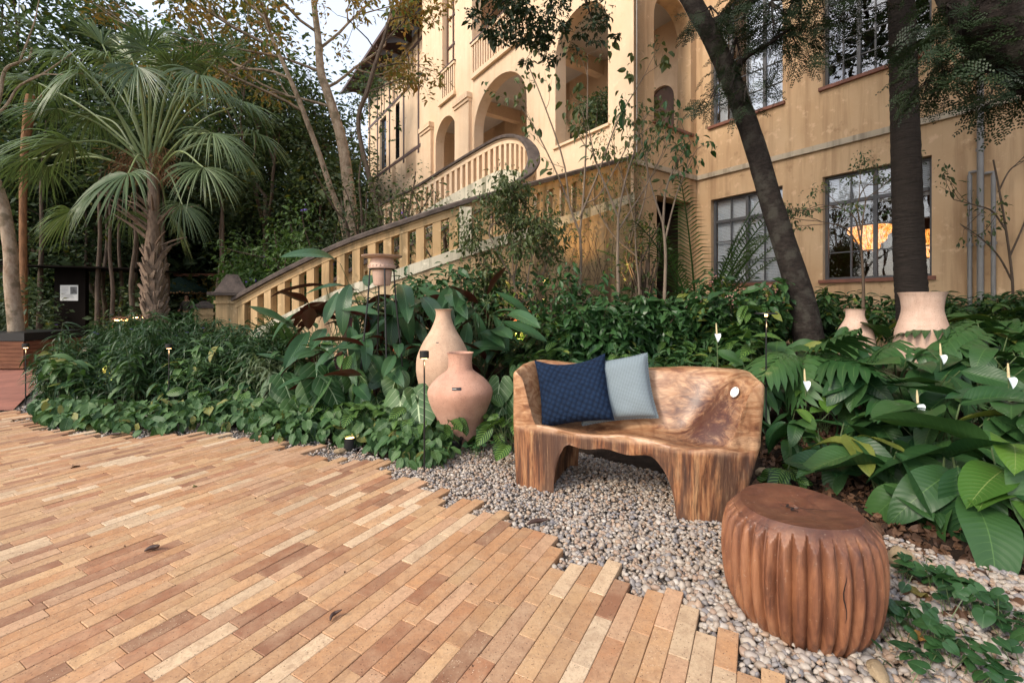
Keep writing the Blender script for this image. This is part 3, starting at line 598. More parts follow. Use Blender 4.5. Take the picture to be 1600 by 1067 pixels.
def railing(name, Fm, s0, s1, z0, z1, d=-0.02, pitch=0.17, bw=0.075):
    r_ = G(); fbox(r_, Fm, s0, s1, d - 0.07, d + 0.11, z1 - 0.10, z1); o = hp(name, r_, M['facade'])
    n = int((s1 - s0) / pitch)
    for i in range(n):
        q = s0 + (i + 0.5) * (s1 - s0) / n; b = G(); fbox(b, Fm, q - bw / 2, q + bw / 2, d - 0.03, d + 0.07, z0, z1 - 0.101); hp('baluster', b, M['facade'], o)
    b = G(); fbox(b, Fm, s0, s1, d - 0.05, d + 0.09, z0 - 0.10, z0 - 0.001); hp('bottom_rail', b, M['facade'], o)
    b = G(); fbox(b, Fm, s0 - 0.02, s1 + 0.02, d - 0.09, d + 0.13, z1 + 0.001, z1 + 0.045); hp('handrail', b, M['brownwood'], o)
railing('balcony_railing', FA, 4.17, 7.58, 9.86, 11.0); railing('balcony_railing', FA, 8.9, 10.14, 9.86, 11.0)
# upper window seen in the narrow opening
g = G(); fbox(g, FA, 8.96, 10.09, 0.25, 0.3, 11.0, 14.5); hp('shutter', g, M['facade'])
g = G()
for q in (9.0, 9.5, 10.0): fbox(g, FA, q, q + 0.07, 0.2, 0.249, 11.0, 14.5)
for z_ in (12.0, 13.2): fbox(g, FA, 8.97, 10.08, 0.205, 0.247, z_, z_ + 0.08)
hp('window_frame', g, M['brownwood'])

def window(Fm, o, cols, rows, label, blind=None, mull=(), dep=0.16, transom=None):
    a, b, c, d, rise = o; fw = 0.055
    g = G()
    fbox(g, Fm, a, a + fw, dep - 0.03, dep + 0.04, c, d); fbox(g, Fm, b - fw, b, dep - 0.03, dep + 0.04, c, d)
    fbox(g, Fm, a + fw, b - fw, dep - 0.03, dep + 0.04, c, c + fw); fbox(g, Fm, a + fw, b - fw, dep - 0.03, dep + 0.04, d - fw, d)
    wi = (b - a - 2 * fw) / cols; hi = (d - c - 2 * fw) / rows
    for i in range(1, cols):
        t = 0.032 if i in mull else 0.013; x = a + fw + i * wi; fbox(g, Fm, x - t, x + t, dep - (0.035 if i in mull else 0.018), dep + 0.03, c + fw, d - fw)
    for j in range(1, rows):
        t = 0.035 if j == transom else 0.011; z = c + fw + j * hi
        for i in range(cols):
            x = a + fw + i * wi; fbox(g, Fm, x + (0.034 if i in mull else 0.014), x + wi - (0.034 if (i + 1) in mull else 0.014), dep - (0.033 if j == transom else 0.015), dep + 0.028, z - t, z + t)
    if rise > 0:
        A = arc_pts(o)
        for p, q in zip(A[:-1], A[1:]):
            n_ = nrm(np.array(((a + b) / 2 - (p[0] + q[0]) / 2, d - rise - (p[1] + q[1]) / 2))) * fw
            g.add(Fm.P([(p[0], dep - 0.03, p[1]), (q[0], dep - 0.03, q[1]), (q[0] + n_[0], dep - 0.03, q[1] + n_[1]), (p[0] + n_[0], dep - 0.03, p[1] + n_[1])]), [(0, 1, 2, 3)])
    w_ = hp('window', g, M['winframe']); w_['label'] = label
    for i in range(cols):
        for j in range(rows):
            x = a + fw + i * wi; z = c + fw + j * hi; g = G()
            if rise > 0:
                zr = d - rise + rise * math.sqrt(max(0, 1 - (((x + wi / 2) - (a + b) / 2) / ((b - a) / 2)) ** 2))
                if z > zr: continue
            tlt = rng.normal(0, 0.002, 4)
            v = Fm.P([(x + 0.002, dep + 0.005 + tlt[0], z + 0.002), (x + wi - 0.002, dep + 0.005 + tlt[1], z + 0.002), (x + wi - 0.002, dep + 0.005 + tlt[2], z + hi - 0.002), (x + 0.002, dep + 0.005 + tlt[3], z + hi - 0.002)])
            v2 = v + np.append(Fm.n, 0) * 0.004
            g.add(np.vstack([v, v2]), BOXF); hp('pane', g, M['glass'], w_)
    if blind:
        for (s0_, s1_, z0_, z1_, slat) in blind:
            g = G()
            if slat:
                z = z0_
                while z < z1_: fbox(g, Fm, s0_, s1_, dep + 0.09, dep + 0.10, z, z + 0.030); z += 0.036
            else:
                n = 24; S_ = np.linspace(s0_, s1_, n)
                for i in range(n - 1):
                    dd = [dep + 0.12 + 0.02 * math.sin(q * 40) for q in (S_[i], S_[i + 1])]
                    g.add(Fm.P([(S_[i], dd[0], z0_), (S_[i + 1], dd[1], z0_), (S_[i + 1], dd[1], z1_), (S_[i], dd[0], z1_)]), [(0, 1, 2, 3)])
            hp('blind', g, M['curtain'], w_)
    return w_
window(FW, W1, 4, 4, 'window with white slatted blinds beside the feather palm', [(0.46, 2.12, 1.86, 3.98, True)], mull=(2,), transom=3)
window(FW, W2, 4, 4, 'window with glowing chandeliers behind its lower panes', [(3.0, 3.8, 3.35, 3.98, True), (3.85, 4.66, 3.35, 3.98, True)], mull=(2,), transom=3)
window(FW, W3, 4, 6, 'arched upper window with white curtain', [(1.2, 2.12, 5.95, 8.6, False), (0.5, 0.72, 5.95, 8.5, False)], mull=(1, 3))
window(FW, W4, 6, 6, 'upper window reflecting the trees', None, mull=(2, 4))
window(FW, W5, 4, 4, 'plain lower window past the drainpipes', None, mull=(2,), transom=3)
window(FW, W6, 4, 4, 'plain upper window past the drainpipes', None, mull=(2,))
# rooms behind the glass
for z0_, z1_, s0_, s1_ in ((0.9, 4.55, 0.1, 5.6), (4.9, 9.3, 0.1, 5.6), (0.9, 4.55, 6.1, 9.2), (4.9, 9.3, 6.1, 9.2)):
    g = G(); v = FW.P([(s0_, 0.31, z0_), (s1_, 0.31, z0_), (s1_, 4.2, z0_), (s0_, 4.2, z0_), (s0_, 0.31, z1_), (s1_, 0.31, z1_), (s1_, 4.2, z1_), (s0_, 4.2, z1_)])
    g.add(v, [(0, 1, 2, 3), (7, 6, 5, 4), (2, 3, 7, 6), (3, 0, 4, 7), (1, 2, 6, 5)]); hp('room', g, M['room'])
g = G()
for z_ in (1.9, 2.35, 2.75): fbox(g, FW, 2.2, 5.0, 3.7, 3.95, z_, z_ + 0.05)
hp('room_shelf', g, M['brownwood'])
# roofs
g = G(); v = FW.P([(-1.0, -0.8, 13.0), (12.5, -0.8, 13.0), (12.5, 6, 15.5), (-1.0, 6, 15.5), (-1.0, -0.8, 13.2), (12.5, -0.8, 13.2), (12.5, 6, 15.7), (-1.0, 6, 15.7)]); g.add(v, BOXF); hp('roof', g, M['tiles'])
# left wing: half-timbered, set back, with a deep dark eave
g = G(); wins = [(15.2, 16.6, 9.7, 12.9, 0), (17.6, 18.8, 9.7, 12.9, 0), (19.8, 21.0, 9.7, 12.9, 0), (15.2, 16.6, 5.4, 8.2, 0), (18.2, 19.6, 5.4, 8.2, 0)]
wall(g, FL, 12.16, 23.4, -0.2, 15.6, 0.3, wins); hp('wing_wall', g, M['facade'])
g = G(); wall(g, Fr(FL.P([(23.4, 0.3, 0)])[0][:2], D2, -D1), 0, 7, -0.2, 15.6, 0.3, []); hp('wing_wall', g, M['facade'])
g = G()
for z_ in (9.45, 13.05, 14.9): fbox(g, FL, 12.2, 23.3, -0.03, 0.0, z_, z_ + 0.16)
for s_ in (13.2, 14.8, 16.85, 19.1, 21.3, 22.9): fbox(g, FL, s_, s_ + 0.16, -0.034, 0.0, 9.2, 15.6)
for s_ in (15.6, 16.2, 17.9, 18.4, 20.1, 20.6): fbox(g, FL, s_, s_ + 0.07, -0.028, 0.0, 13.21, 14.9)
hp('timber_framing', g, M['brownwood'])
for o in wins: window(FL, o, 3, 5, 'window of the half-timbered wing', None, mull=(), transom=3)
g = G(); fbox(g, FL, 12.5, 23.2, 0.5, 0.6, 0.5, 15.5); hp('room', g, M['room'])
g = G(); v = FL.P([(12.2, -1.5, 15.55), (24.6, -1.5, 15.55), (24.6, 4, 18.0), (12.2, 4, 18.0), (12.2, -1.5, 15.72), (24.6, -1.5, 15.72), (24.6, 4, 18.2), (12.2, 4, 18.2)]); g.add(v, BOXF); hp('eave', g, M['brownwood'])
for k in range(8):
    g = G(); s_ = 12.8 + k * 1.5; v = FL.P([(s_, -1.4, 15.38), (s_ + 0.12, -1.4, 15.38), (s_ + 0.12, 0.0, 15.4), (s_, 0.0, 15.4), (s_, -1.4, 15.545), (s_ + 0.12, -1.4, 15.545), (s_ + 0.12, 0.0, 16.1), (s_, 0.0, 16.1)]); g.add(v, BOXF); hp('rafter', g, M['brownwood'])

# drainpipes
def pipe(label, s_, r, z0, z1, name='drainpipe', top=None):
    t = thing(name, label, 'drainpipe', (*FW.P([(s_, -r - 0.03, 0)])[0][:2], 0), 'drainpipes on the ochre wall')
    g = G(); tube(g, [(0, 0, z0), (0, 0, z1)], r, 12); 
    if top: 
        dv = np.append(-D1 * top, 0); tube(g, [(0, 0, z1 - 0.02), (0, 0, z1 + 0.05), tuple(dv + np.array((0, 0, z1 + 0.05)))], r * 0.8, 10)
    link('pipe', g.mesh('pipe'), M['pipe'], t)
    for z in np.arange(z0 + 0.6, z1, 1.6):
        g = G(); lathe(g, [(r, 0), (r + 0.012, 0), (r + 0.012, 0.05), (r, 0.05)], 14, (0, 0, z)); link('collar', g.mesh('collar'), M['pipe'], t)
pipe('tall grey drainpipe running the full height of the ochre wall', 5.33, 0.045, 0.1, 9.6)
pipe('shorter grey pipe just to the window side of the tall drainpipe', 5.20, 0.032, 0.1, 3.52, top=0.1)
pipe('shorter grey pipe just past the tall drainpipe away from the window', 5.48, 0.032, 0.1, 3.46, top=-0.1)
# thin conduit on the corner pier
g = G(); P_ = FR.P([(0.09, -0.02, 4.75), (0.09, -0.02, 12)]); tube(g, P_, 0.012, 6); hp('conduit', g, M['pipe'], smoothed=True)

# chandeliers hanging inside
def chandelier(s_, d, z, r, label):
    p = FW.P([(s_, d, 0)])[0]; t = thing('chandelier', label, 'chandelier', (p[0], p[1], z), 'chandeliers in the room')
    for k in range(3):
        g = G(); rr = r * (1 - 0.28 * k); zz = -0.17 * k; n = 44
        def fn(rad, zc_, th): return rad * (1 + 0.06 * np.sin(th * 22)), zc_
        lathe(g, [(rr * 0.93, 0.14), (rr, 0.10), (rr, 0.02), (rr * 0.9, -0.02), (rr * 0.78, -0.06)], n, (0, 0, zz), fn=fn); link('tier', g.mesh('tier'), M['chand'], t)
    g = G(); tube(g, [(0, 0, 0.1), (0, 0, 4.5 - z)], 0.015, 6); tube(g, [(0, 0, 0.1), (0, 0, -0.5)], 0.03, 6); link('rod', g.mesh('rod'), M['blackmetal'], t)
chandelier(3.35, 1.5, 2.92, 0.42, 'glowing tiered chandelier nearest the window corner behind its glass')
chandelier(4.35, 1.9, 2.72, 0.52, 'larger glowing tiered chandelier lower behind the palm trunk side of the window')

# ------------------------------------------------------------------ garden stairs and balustrades
def path_frame(P):
    T = np.gradient(P[:, :2], axis=0); T /= np.linalg.norm(T, axis=1)[:, None]; return T, np.stack([T[:, 1], -T[:, 0]], 1)   # right-hand normal
def sweep(g, P, prof, N, mat=0):
    """prof: (offset across, height above path) closed ring"""
    m = len(P); k = len(prof); V = []
    for i in range(m):
        for a, h in prof: V.append((P[i][0] + N[i][0] * a, P[i][1] + N[i][1] * a, P[i][2] + h))
    f = [(i * k + j, i * k + (j + 1) % k, (i + 1) * k + (j + 1) % k, (i + 1) * k + j) for i in range(m - 1) for j in range(k)]
    f += [tuple(range(k)), tuple((m - 1) * k + j for j in range(k))[::-1]]
    g.add(V, f, mat=mat)
def along(P, s):
    L = np.concatenate(([0], np.cumsum(np.linalg.norm(np.diff(P[:, :2], axis=0), axis=1)))); return np.array([np.interp(s, L, P[:, i]) for i in range(3)]), L[-1]
def balustrade(t, P, H, pitch, bw, th, mat, cop=M['coping'], cw=0.17, ch=0.10, wallto=None, wmat=None, base=0.12, posts=()):
    """P = top of the coping; H = coping to the foot of the balusters"""
    T, N = path_frame(P)
    g = G(); sweep(g, P, [(-cw, -ch), (-cw, -0.03), (-cw + 0.04, 0), (cw - 0.04, 0), (cw, -0.03), (cw, -ch)], N); link('coping', g.mesh('coping', False), cop, t)
    g = G(); sweep(g, P, [(-th, -ch - 0.15), (-th, -ch - 0.001), (th, -ch - 0.001), (th, -ch - 0.15)], N); sweep(g, P, [(-th - 0.02, -ch - 0.04), (-th - 0.02, -ch - 0.002), (th + 0.02, -ch - 0.002), (th + 0.02, -ch - 0.04)], N)
    link('top_rail', g.mesh('top_rail', False), mat, t)
    _, LL = along(P, 0); n = int(LL / pitch)
    for i in range(n):
        s0_ = (i + 0.5) * LL / n - bw / 2; V = []
        for ds in (0, bw):
            p, _ = along(P, s0_ + ds); q, _ = along(P, s0_ + ds + 0.01); tt = nrm((q - p)[:2]); nn = np.array((tt[1], -tt[0]))
            for a in (-th * 0.9, th * 0.9):
                V.append((p[0] + nn[0] * a, p[1] + nn[1] * a, p[2] - H)); V.append((p[0] + nn[0] * a, p[1] + nn[1] * a, p[2] - ch - 0.151))
        V = np.array(V)[[0, 4, 6, 2, 1, 5, 7, 3]]
        g = G(); g.add(V, BOXF); link('baluster', g.mesh('baluster', False), mat, t)
    g = G(); sweep(g, P, [(-th - 0.03, -H - base), (-th - 0.03, -H - 0.001), (th + 0.03, -H - 0.001), (th + 0.03, -H - base)], N); link('bottom_rail', g.mesh('bottom_rail', False), wmat or mat, t)
    if wallto is not None:
        V = []; m_ = len(P)
        for i in range(m_):
            zt = P[i][2] - H - base - 0.001
            for a, z in ((-th, zt), (-th, wallto), (th, wallto), (th, zt)): V.append((P[i][0] + N[i][0] * a, P[i][1] + N[i][1] * a, z))
        g = G(); g.add(V, [(i * 4 + j, i * 4 + (j + 1) % 4, (i + 1) * 4 + (j + 1) % 4, (i + 1) * 4 + j) for i in range(m_ - 1) for j in range(4)]); link('stair_wall', g.mesh('stair_wall', False), M['stairw'] , t)
M['stairw'] = plaster('stained_stair_wall', (0.48, 0.32, 0.17), (0.58, 0.43, 0.26), (0.19, 0.12, 0.07), 1.6)
def ctrl(L): return np.array([at(*q) for q in L])
PN = spline(ctrl([(372, 463, 8.9), (450, 420, 8.65), (541, 377, 8.5), (640, 342, 8.4), (730, 312, 8.5), (834, 284, 8.95), (930, 258, 9.75), (985, 244, 10.42)]), 60)
t = thing('garden_staircase', 'long ochre balustrade with dark coping climbing beside the garden stairs', 'staircase', (0, 0, 0))
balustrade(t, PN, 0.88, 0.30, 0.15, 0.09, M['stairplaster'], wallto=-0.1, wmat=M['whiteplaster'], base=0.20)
T_, N_ = path_frame(PN); PB = PN.copy(); PB[:, :2] -= N_ * 1.9
g = G(); nst = 28
for i in range(nst):
    a = PN[int(i * 59 / nst)], PN[min(59, int((i + 1) * 59 / nst))]; b = PB[int(i * 59 / nst)], PB[min(59, int((i + 1) * 59 / nst))]
    z = max(0.05, a[1][2] - 1.02); V = [(*a[0][:2], -0.1), (*a[1][:2], -0.1), (*b[1][:2], -0.1), (*b[0][:2], -0.1), (*a[0][:2], z), (*a[1][:2], z), (*b[1][:2], z), (*b[0][:2], z)]
    gg = G(); gg.add(V, BOXF); link('step', gg.mesh('step', False), M['ledge'], t)
t2 = thing('stair_balustrade', 'far balustrade of the garden stairs glimpsed between the near balusters', 'balustrade', (0, 0, 0))
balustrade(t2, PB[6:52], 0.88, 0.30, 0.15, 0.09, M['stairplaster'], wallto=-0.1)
# pillars
def pillar(name, label, p, w, h, cap_w, cap_h, yaw=0.5, mat='stairplaster'):
    t = thing(name, label, 'pillar', (p[0], p[1], 0), rotz=yaw)
    g = G(); box(g, (-w / 2, -w / 2, -0.1), (w / 2, w / 2, h)); box(g, (-w / 2 - 0.03, -w / 2 - 0.03, h - 0.16), (w / 2 + 0.03, w / 2 + 0.03, h - 0.10)); link('shaft', g.mesh('shaft', False), M[mat], t)
    c = cap_w / 2; g = G(); V = [(-c, -c, h), (c, -c, h), (c, c, h), (-c, c, h), (-c, -c, h + 0.06), (c, -c, h + 0.06), (c, c, h + 0.06), (-c, c, h + 0.06)]
    q = c * 0.72; V2 = [(-q, -q, h + 0.07), (q, -q, h + 0.07), (q, q, h + 0.07), (-q, q, h + 0.07)]; r_ = c * 0.25
    V3 = [(-r_, -r_, h + cap_h), (r_, -r_, h + cap_h), (r_, r_, h + cap_h), (-r_, r_, h + cap_h)]
    g.add(V, BOXF); g.add(V[4:] + V2, [(0, 1, 5, 4), (1, 2, 6, 5), (2, 3, 7, 6), (3, 0, 4, 7)]); g.add(V2 + V3, BOXF); link('cap', g.mesh('cap', False), M['coping'], t)
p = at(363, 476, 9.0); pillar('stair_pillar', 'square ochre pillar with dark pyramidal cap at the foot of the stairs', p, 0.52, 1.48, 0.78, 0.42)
p = at(320, 476, 10.4); pillar('gate_post', 'smaller cream post with flat dark cap behind the stair pillar', p, 0.36, 1.22, 0.48, 0.16)
# pale pilaster in the run of balusters
p = at(727, 400, 8.42); g = G(); box(g, (-0.11, -0.11, -0.66), (0.11, 0.11, 0.09)); o = link('post', g.mesh('post', False), M['whiteplaster'], t, (p[0], p[1] + 0.03, 3.03), (0, 0, 0.1))
# upper sunlit flight: its cream railing sweeps up to the landing and curls round
PU = spline(ctrl([(600, 318, 15.2), (650, 293, 14.2), (700, 262, 13.4), (750, 232, 12.6), (785, 214, 12.0), (812, 212, 11.4), (829, 226, 10.9), (834, 248, 10.4), (822, 270, 9.95), (800, 286, 9.7)]), 70)
t = thing('landing_balustrade', 'cream sunlit balustrade with dark coping sweeping up and curling round the landing', 'balustrade', (0, 0, 0))
balustrade(t, PU, 0.92, 0.215, 0.10, 0.07, M['facade'], cop=M['coping'], cw=0.15, ch=0.09, wallto=1.2, wmat=M['whiteplaster'], base=0.62)
g = G(); PUf = PU.copy(); T_, N_ = path_frame(PUf)
poly_ = [(*PUf[i][:2],) for i in range(0, 60, 3)]
for i in range(0, 48):
    a, b = PUf[i], PUf[i + 1]; w0, w1 = FA.P([(12.0 - i * 0.17, -0.16, 0)])[0], FA.P([(12.0 - (i + 1) * 0.17, -0.16, 0)])[0]; z = min(a[2] - 0.95, FLR2)
    if i % 3 == 0:
        b = PUf[i + 3]; w1 = FA.P([(12.0 - (i + 3) * 0.17, -0.16, 0)])[0]
        V = [(*a[:2], z - 0.5), (*b[:2], z - 0.5), (*w1[:2], z - 0.5), (*w0[:2], z - 0.5), (*a[:2], z), (*b[:2], z), (*w1[:2], z), (*w0[:2], z)]
        gg = G(); gg.add(V, BOXF); link('step', gg.mesh('step', False), M['ledge'], t)

# ------------------------------------------------------------------ carved bench
BL, BD, BH = 1.60, 0.60, 0.865
b1 = nrm(np.array((1.45, -0.53))); b2 = np.array((-b1[1], b1[0])); BO = np.array((-0.02, 3.21))
bang = math.atan2(b1[1], b1[0])
def bench_T(x, y, z): q = BO + b1 * x + b2 * y; return np.array((q[0], q[1], z - 0.02))
def sst(x, a, b): return smooth(x, a, b)
def ztop(x, y):
    sb = sst(y, 0.30, 0.50) ** 1.2
    fy = sst(y, 0.0, 0.30); wl_ = 0.17 + 0.14 * fy; a = 1 - sst(x, 0.02 + 0.035 * fy, wl_); a = a ** 1.15
    r = sst(x, 1.44 - 0.36 * fy, 1.585 - 0.05 * fy) ** (1.1 + 0.4 * fy)
    h = 0.44 + 0.03 * sst(y, 0.1, 0.4) + 0.012 * np.sin(x * 9) + 0.02 * sst(y, 0.12, 0.0) - 0.03 * np.exp(-((x - 0.75) / 0.45) ** 2 - ((y - 0.24) / 0.14) ** 2)
    top = BH - 0.035 * np.sin(x * 2.3) ** 2 - 0.03 * sst(y, 0.25, 0.0) * (x < 0.7)
    s_ = 1 - (1 - sb) * (1 - a) * (1 - r)
    return h + (top - h) * s_
def zbot(x, y):
    l = 1 - sst(x, 0.26, 0.42) ; r = sst(x, 0.93, 1.09)
    l = np.where(x < 0.29, 1, np.clip(1 - np.sqrt(np.clip(1 - (1 - np.clip((x - 0.29) / 0.13, 0, 1)) ** 2, 0, 1)), 0, 1))
    r = np.where(x > 1.14, 1, np.clip(1 - np.sqrt(np.clip(1 - (1 - np.clip((1.14 - x) / 0.18, 0, 1)) ** 2, 0, 1)), 0, 1))
    return 0.352 * (1 - np.maximum(l, r)) + 0.01 * np.sin(x * 21) * (np.maximum(l, r) < 0.1)
def cluster(pts, n):
    return np.unique(np.concatenate([np.linspace(a, b, k) for (a, b), k in zip(pts, n)]))
xs_ = cluster([(0, 0.05), (0.05, 0.29), (0.29, 0.32), (0.32, 0.94), (0.94, 1.11), (1.11, 1.15), (1.15, 1.54), (1.54, BL)], [12, 30, 12, 52, 18, 14, 44, 14])
ys_ = cluster([(0, 0.04), (0.04, 0.55), (0.55, BD)], [7, 52, 9])
def outline(x, y):
    """round the corners of the plan"""
    u = x / BL; rb, rf = 0.13, 0.045
    ins = 0.0
    if y > BD - rb: ins = rb - math.sqrt(max(0, rb * rb - (y - (BD - rb)) ** 2))
    if y < rf: ins = max(ins, rf - math.sqrt(max(0, rf * rf - (rf - y) ** 2)))
    yy = y - 0.085 * math.exp(-((x - 1.22) / 0.28) ** 2) * (1 - y / BD) + 0.05 * (2 * u - 1) ** 2 * (1 - y / BD) * (u < 0.5) 
    return ins + u * (BL - 2 * ins), yy
nxx, nyy = len(xs_), len(ys_); VT, VB = [], []
for y in ys_:
    for x in xs_:
        px, py = outline(x, y); e = min(px, BL - px, y, BD - y); 
        e = min(x, BL - x, y, BD - y); rr = 0.035; rd = rr - math.sqrt(max(0, rr * rr - (rr - min(e, rr)) ** 2)) if e < rr else 0
        zt = float(ztop(x, y)); zt -= rd * (0.9 if zt > 0.6 else 0.35)
        wob = 0.004 * mnoise.noise(Vector((x * 7, y * 7, 3)))
        VT.append((px, py, zt + wob)); zb = float(zbot(x, y)); VB.append((px, py, zb))
VT, VB = np.array(VT), np.array(VB)
g = G(); fT = [(j * nxx + i, j * nxx + i + 1, (j + 1) * nxx + i + 1, (j + 1) * nxx + i) for j in range(nyy - 1) for i in range(nxx - 1)]
V = [VT]; n0 = nxx * nyy; faces = list(fT) + [tuple(n0 + q for q in f[::-1]) for f in fT]; V.append(VB); cnt = 2 * n0
ring = [i for i in range(nxx)] + [j * nxx + nxx - 1 for j in range(1, nyy)] + [(nyy - 1) * nxx + i for i in range(nxx - 2, -1, -1)] + [j * nxx for j in range(nyy - 2, 0, -1)]
K = 14; prev = ring
for k in range(1, K):
    t_ = k / K; P_ = VT[ring] * (1 - t_) + VB[ring] * t_
    for q in P_:
        f_ = (0.5 - abs(t_ - 0.5)) * 2
        w_ = (mnoise.noise(Vector((q[0] * 26, q[1] * 26, q[2] * 3))) * 0.005 + mnoise.noise(Vector((q[0] * 6, q[1] * 6, q[2] * 2.5))) * 0.014) * min(1, f_ * 3)
        q[1] -= w_ if q[1] < 0.3 else -w_
    V.append(P_); cur = list(range(cnt, cnt + len(ring))); cnt += len(ring)
    for a in range(len(ring)): b = (a + 1) % len(ring); faces.append((prev[b], prev[a], cur[a], cur[b]))
    prev = cur
last = [n0 + q for q in ring]
for a in range(len(ring)): b = (a + 1) % len(ring); faces.append((prev[b], prev[a], last[a], last[b]))
V = np.vstack(V); f_ = np.clip(1 - V[:, 2] / 0.47, 0, 1); wx = smooth(V[:, 0], 1.1, BL); V[:, 0] -= 0.12 * f_ * wx; V[:, 1] += 0.01 * f_ * (1 - V[:, 1] / BD); V[:, 0] += 0.02 * f_ * (1 - smooth(V[:, 0], 0, .3)); V[:, 0] += 0.02 * smooth(V[:, 2], .45, .8) * wx
g.add(V, faces)
bench = thing('carved_bench', 'carved tree trunk bench of glossy honey brown wood standing on the pebbles', 'bench', (BO[0], BO[1], -0.02), rotz=bang)
link('body', g.mesh('body'), M['bench'], bench)
g = G(); n = 28
def disc(g, c, nrm_, r, th, n=28):
    nrm_ = nrm(nrm_); a = nrm(np.cross(nrm_, (0, 0, 1))); b = np.cross(nrm_, a); th_ = np.arange(n) * 2 * math.pi / n
    ringv = np.array([c + r * (math.cos(t) * a + math.sin(t) * b) for t in th_]); g.add(np.vstack([ringv, ringv + nrm_ * th]), [tuple(range(n))[::-1], tuple(range(n, 2 * n))] + [(i, (i + 1) % n, n + (i + 1) % n, n + i) for i in range(n)])
tx, ty = 1.475, 0.155; e_ = 0.01
tn = nrm((-(ztop(tx + e_, ty) - ztop(tx - e_, ty)) / (2 * e_), -(ztop(tx, ty + e_) - ztop(tx, ty - e_)) / (2 * e_), 1)); tc = np.array((tx, ty - 0.03, float(ztop(tx, ty))))
disc(g, tc + tn * 0.006, tn, 0.034, 0.004); tg = link('tag', g.mesh('tag', False), M['white'], bench)
for sg in (-1, 1):
    g = G(); disc(g, tc + tn * 0.0105 + np.array((0, 0, 1)) * 0 + nrm(np.cross(tn, (0, 1, 0))) * sg * 0.027, tn, 0.0032, 0.0015, 10); link('screw', g.mesh('screw', False), M['blackmetal'], tg)
# cushions
def cushion(name, label, c, xv, zv, w, h, th, mat, fringe=None, sag=0.0):
    xv = nrm(xv); zv = nrm(np.array(zv) - xv * np.dot(xv, zv)); yv = np.cross(zv, xv)
    n = 40; g = G(); V, UV = [], []
    for side in (1, -1):
        for j in range(n + 1):
            for i in range(n + 1):
                a, b = i / n * 2 - 1, j / n * 2 - 1
                pin = 1 - 0.07 * (1 - abs(b) ** 2) * abs(a) ** 3; pin2 = 1 - 0.07 * (1 - abs(a) ** 2) * abs(b) ** 3
                t_ = th / 2 * (max(0, (1 - a ** 4) * (1 - b ** 4)) ** 0.42) * (1 + 0.1 * mnoise.noise(Vector((a * 2.2 + len(name), b * 2.2, side)))) * (1 - 0.25 * sag * (b > 0) * b)
                y_ = side * t_ + 0.03 * sag * a * b
                p = np.array(c) + xv * (a * w / 2 * pin) + zv * (b * h / 2 * pin2 - sag * 0.045 * (1 - a * a) * (b > 0) * b) + yv * y_
                V.append(p - np.array(c)); UV.append(((a + 1) / 2, (b + 1) / 2))
    m_ = (n + 1) ** 2; f = [(j * (n + 1) + i, j * (n + 1) + i + 1, (j + 1) * (n + 1) + i + 1, (j + 1) * (n + 1) + i) for j in range(n) for i in range(n)]
    g.add(V, [q[::-1] for q in f] + [tuple(m_ + w_ for w_ in q) for q in f], UV)
    t = thing(name, label, 'cushion', tuple(c), 'cushions on the bench'); link('cover', g.mesh('cover'), mat, t)
    if fringe:
        g = G(); V = np.array(V); ringi = [i for i in range(n + 1)] + [j * (n + 1) + n for j in range(1, n + 1)] + [n * (n + 1) + i for i in range(n - 1, -1, -1)] + [j * (n + 1) for j in range(n - 1, 0, -1)]
        P_ = V[ringi]; tube(g, np.vstack([P_, P_[:1]]), 0.006, 5, cap=False); link('piping', g.mesh('piping'), mat, t)
        g = G(); nf = 260; cl = P_.mean(0)
        for q in range(nf):
            x = q / nf * len(P_); i = int(x); p = P_[i] * (1 - x + i) + P_[(i + 1) % len(P_)] * (x - i); d = nrm(p - cl) * U(0.006, 0.014) + rng.normal(0, 0.003, 3)
            a_ = nrm(np.cross(d, yv)) * 0.0012; g.add([p - a_, p + a_, p + d], [(0, 1, 2)])
        link('fringe', g.mesh('fringe'), mat, t, kind='stuff')
    return t
bx = np.append(b1, 0); by = np.append(b2, 0); bz = np.array((0, 0, 1.0))
def tilt(ang): return bx * math.cos(ang) + bz * math.sin(ang), -bx * math.sin(ang) + bz * math.cos(ang)
M['knit'] = M['navy']
x_, z_ = tilt(R(11)); cushion('throw_cushion', 'pale blue woven cushion leaning behind the navy one on the bench', bench_T(0.70, 0.33, 0.70), x_, z_ + by * 0.34 - bx * 0.02, 0.54, 0.46, 0.17, M['weave'], True)
x_, z_ = tilt(R(9)); cushion('throw_cushion', 'navy knitted cushion with knobbly texture in front on the bench', bench_T(0.415, 0.225, 0.70), x_ + by * 0.12, z_ + by * 0.36 - bx * 0.10, 0.53, 0.50, 0.19, M['navy'], None, 1.0)

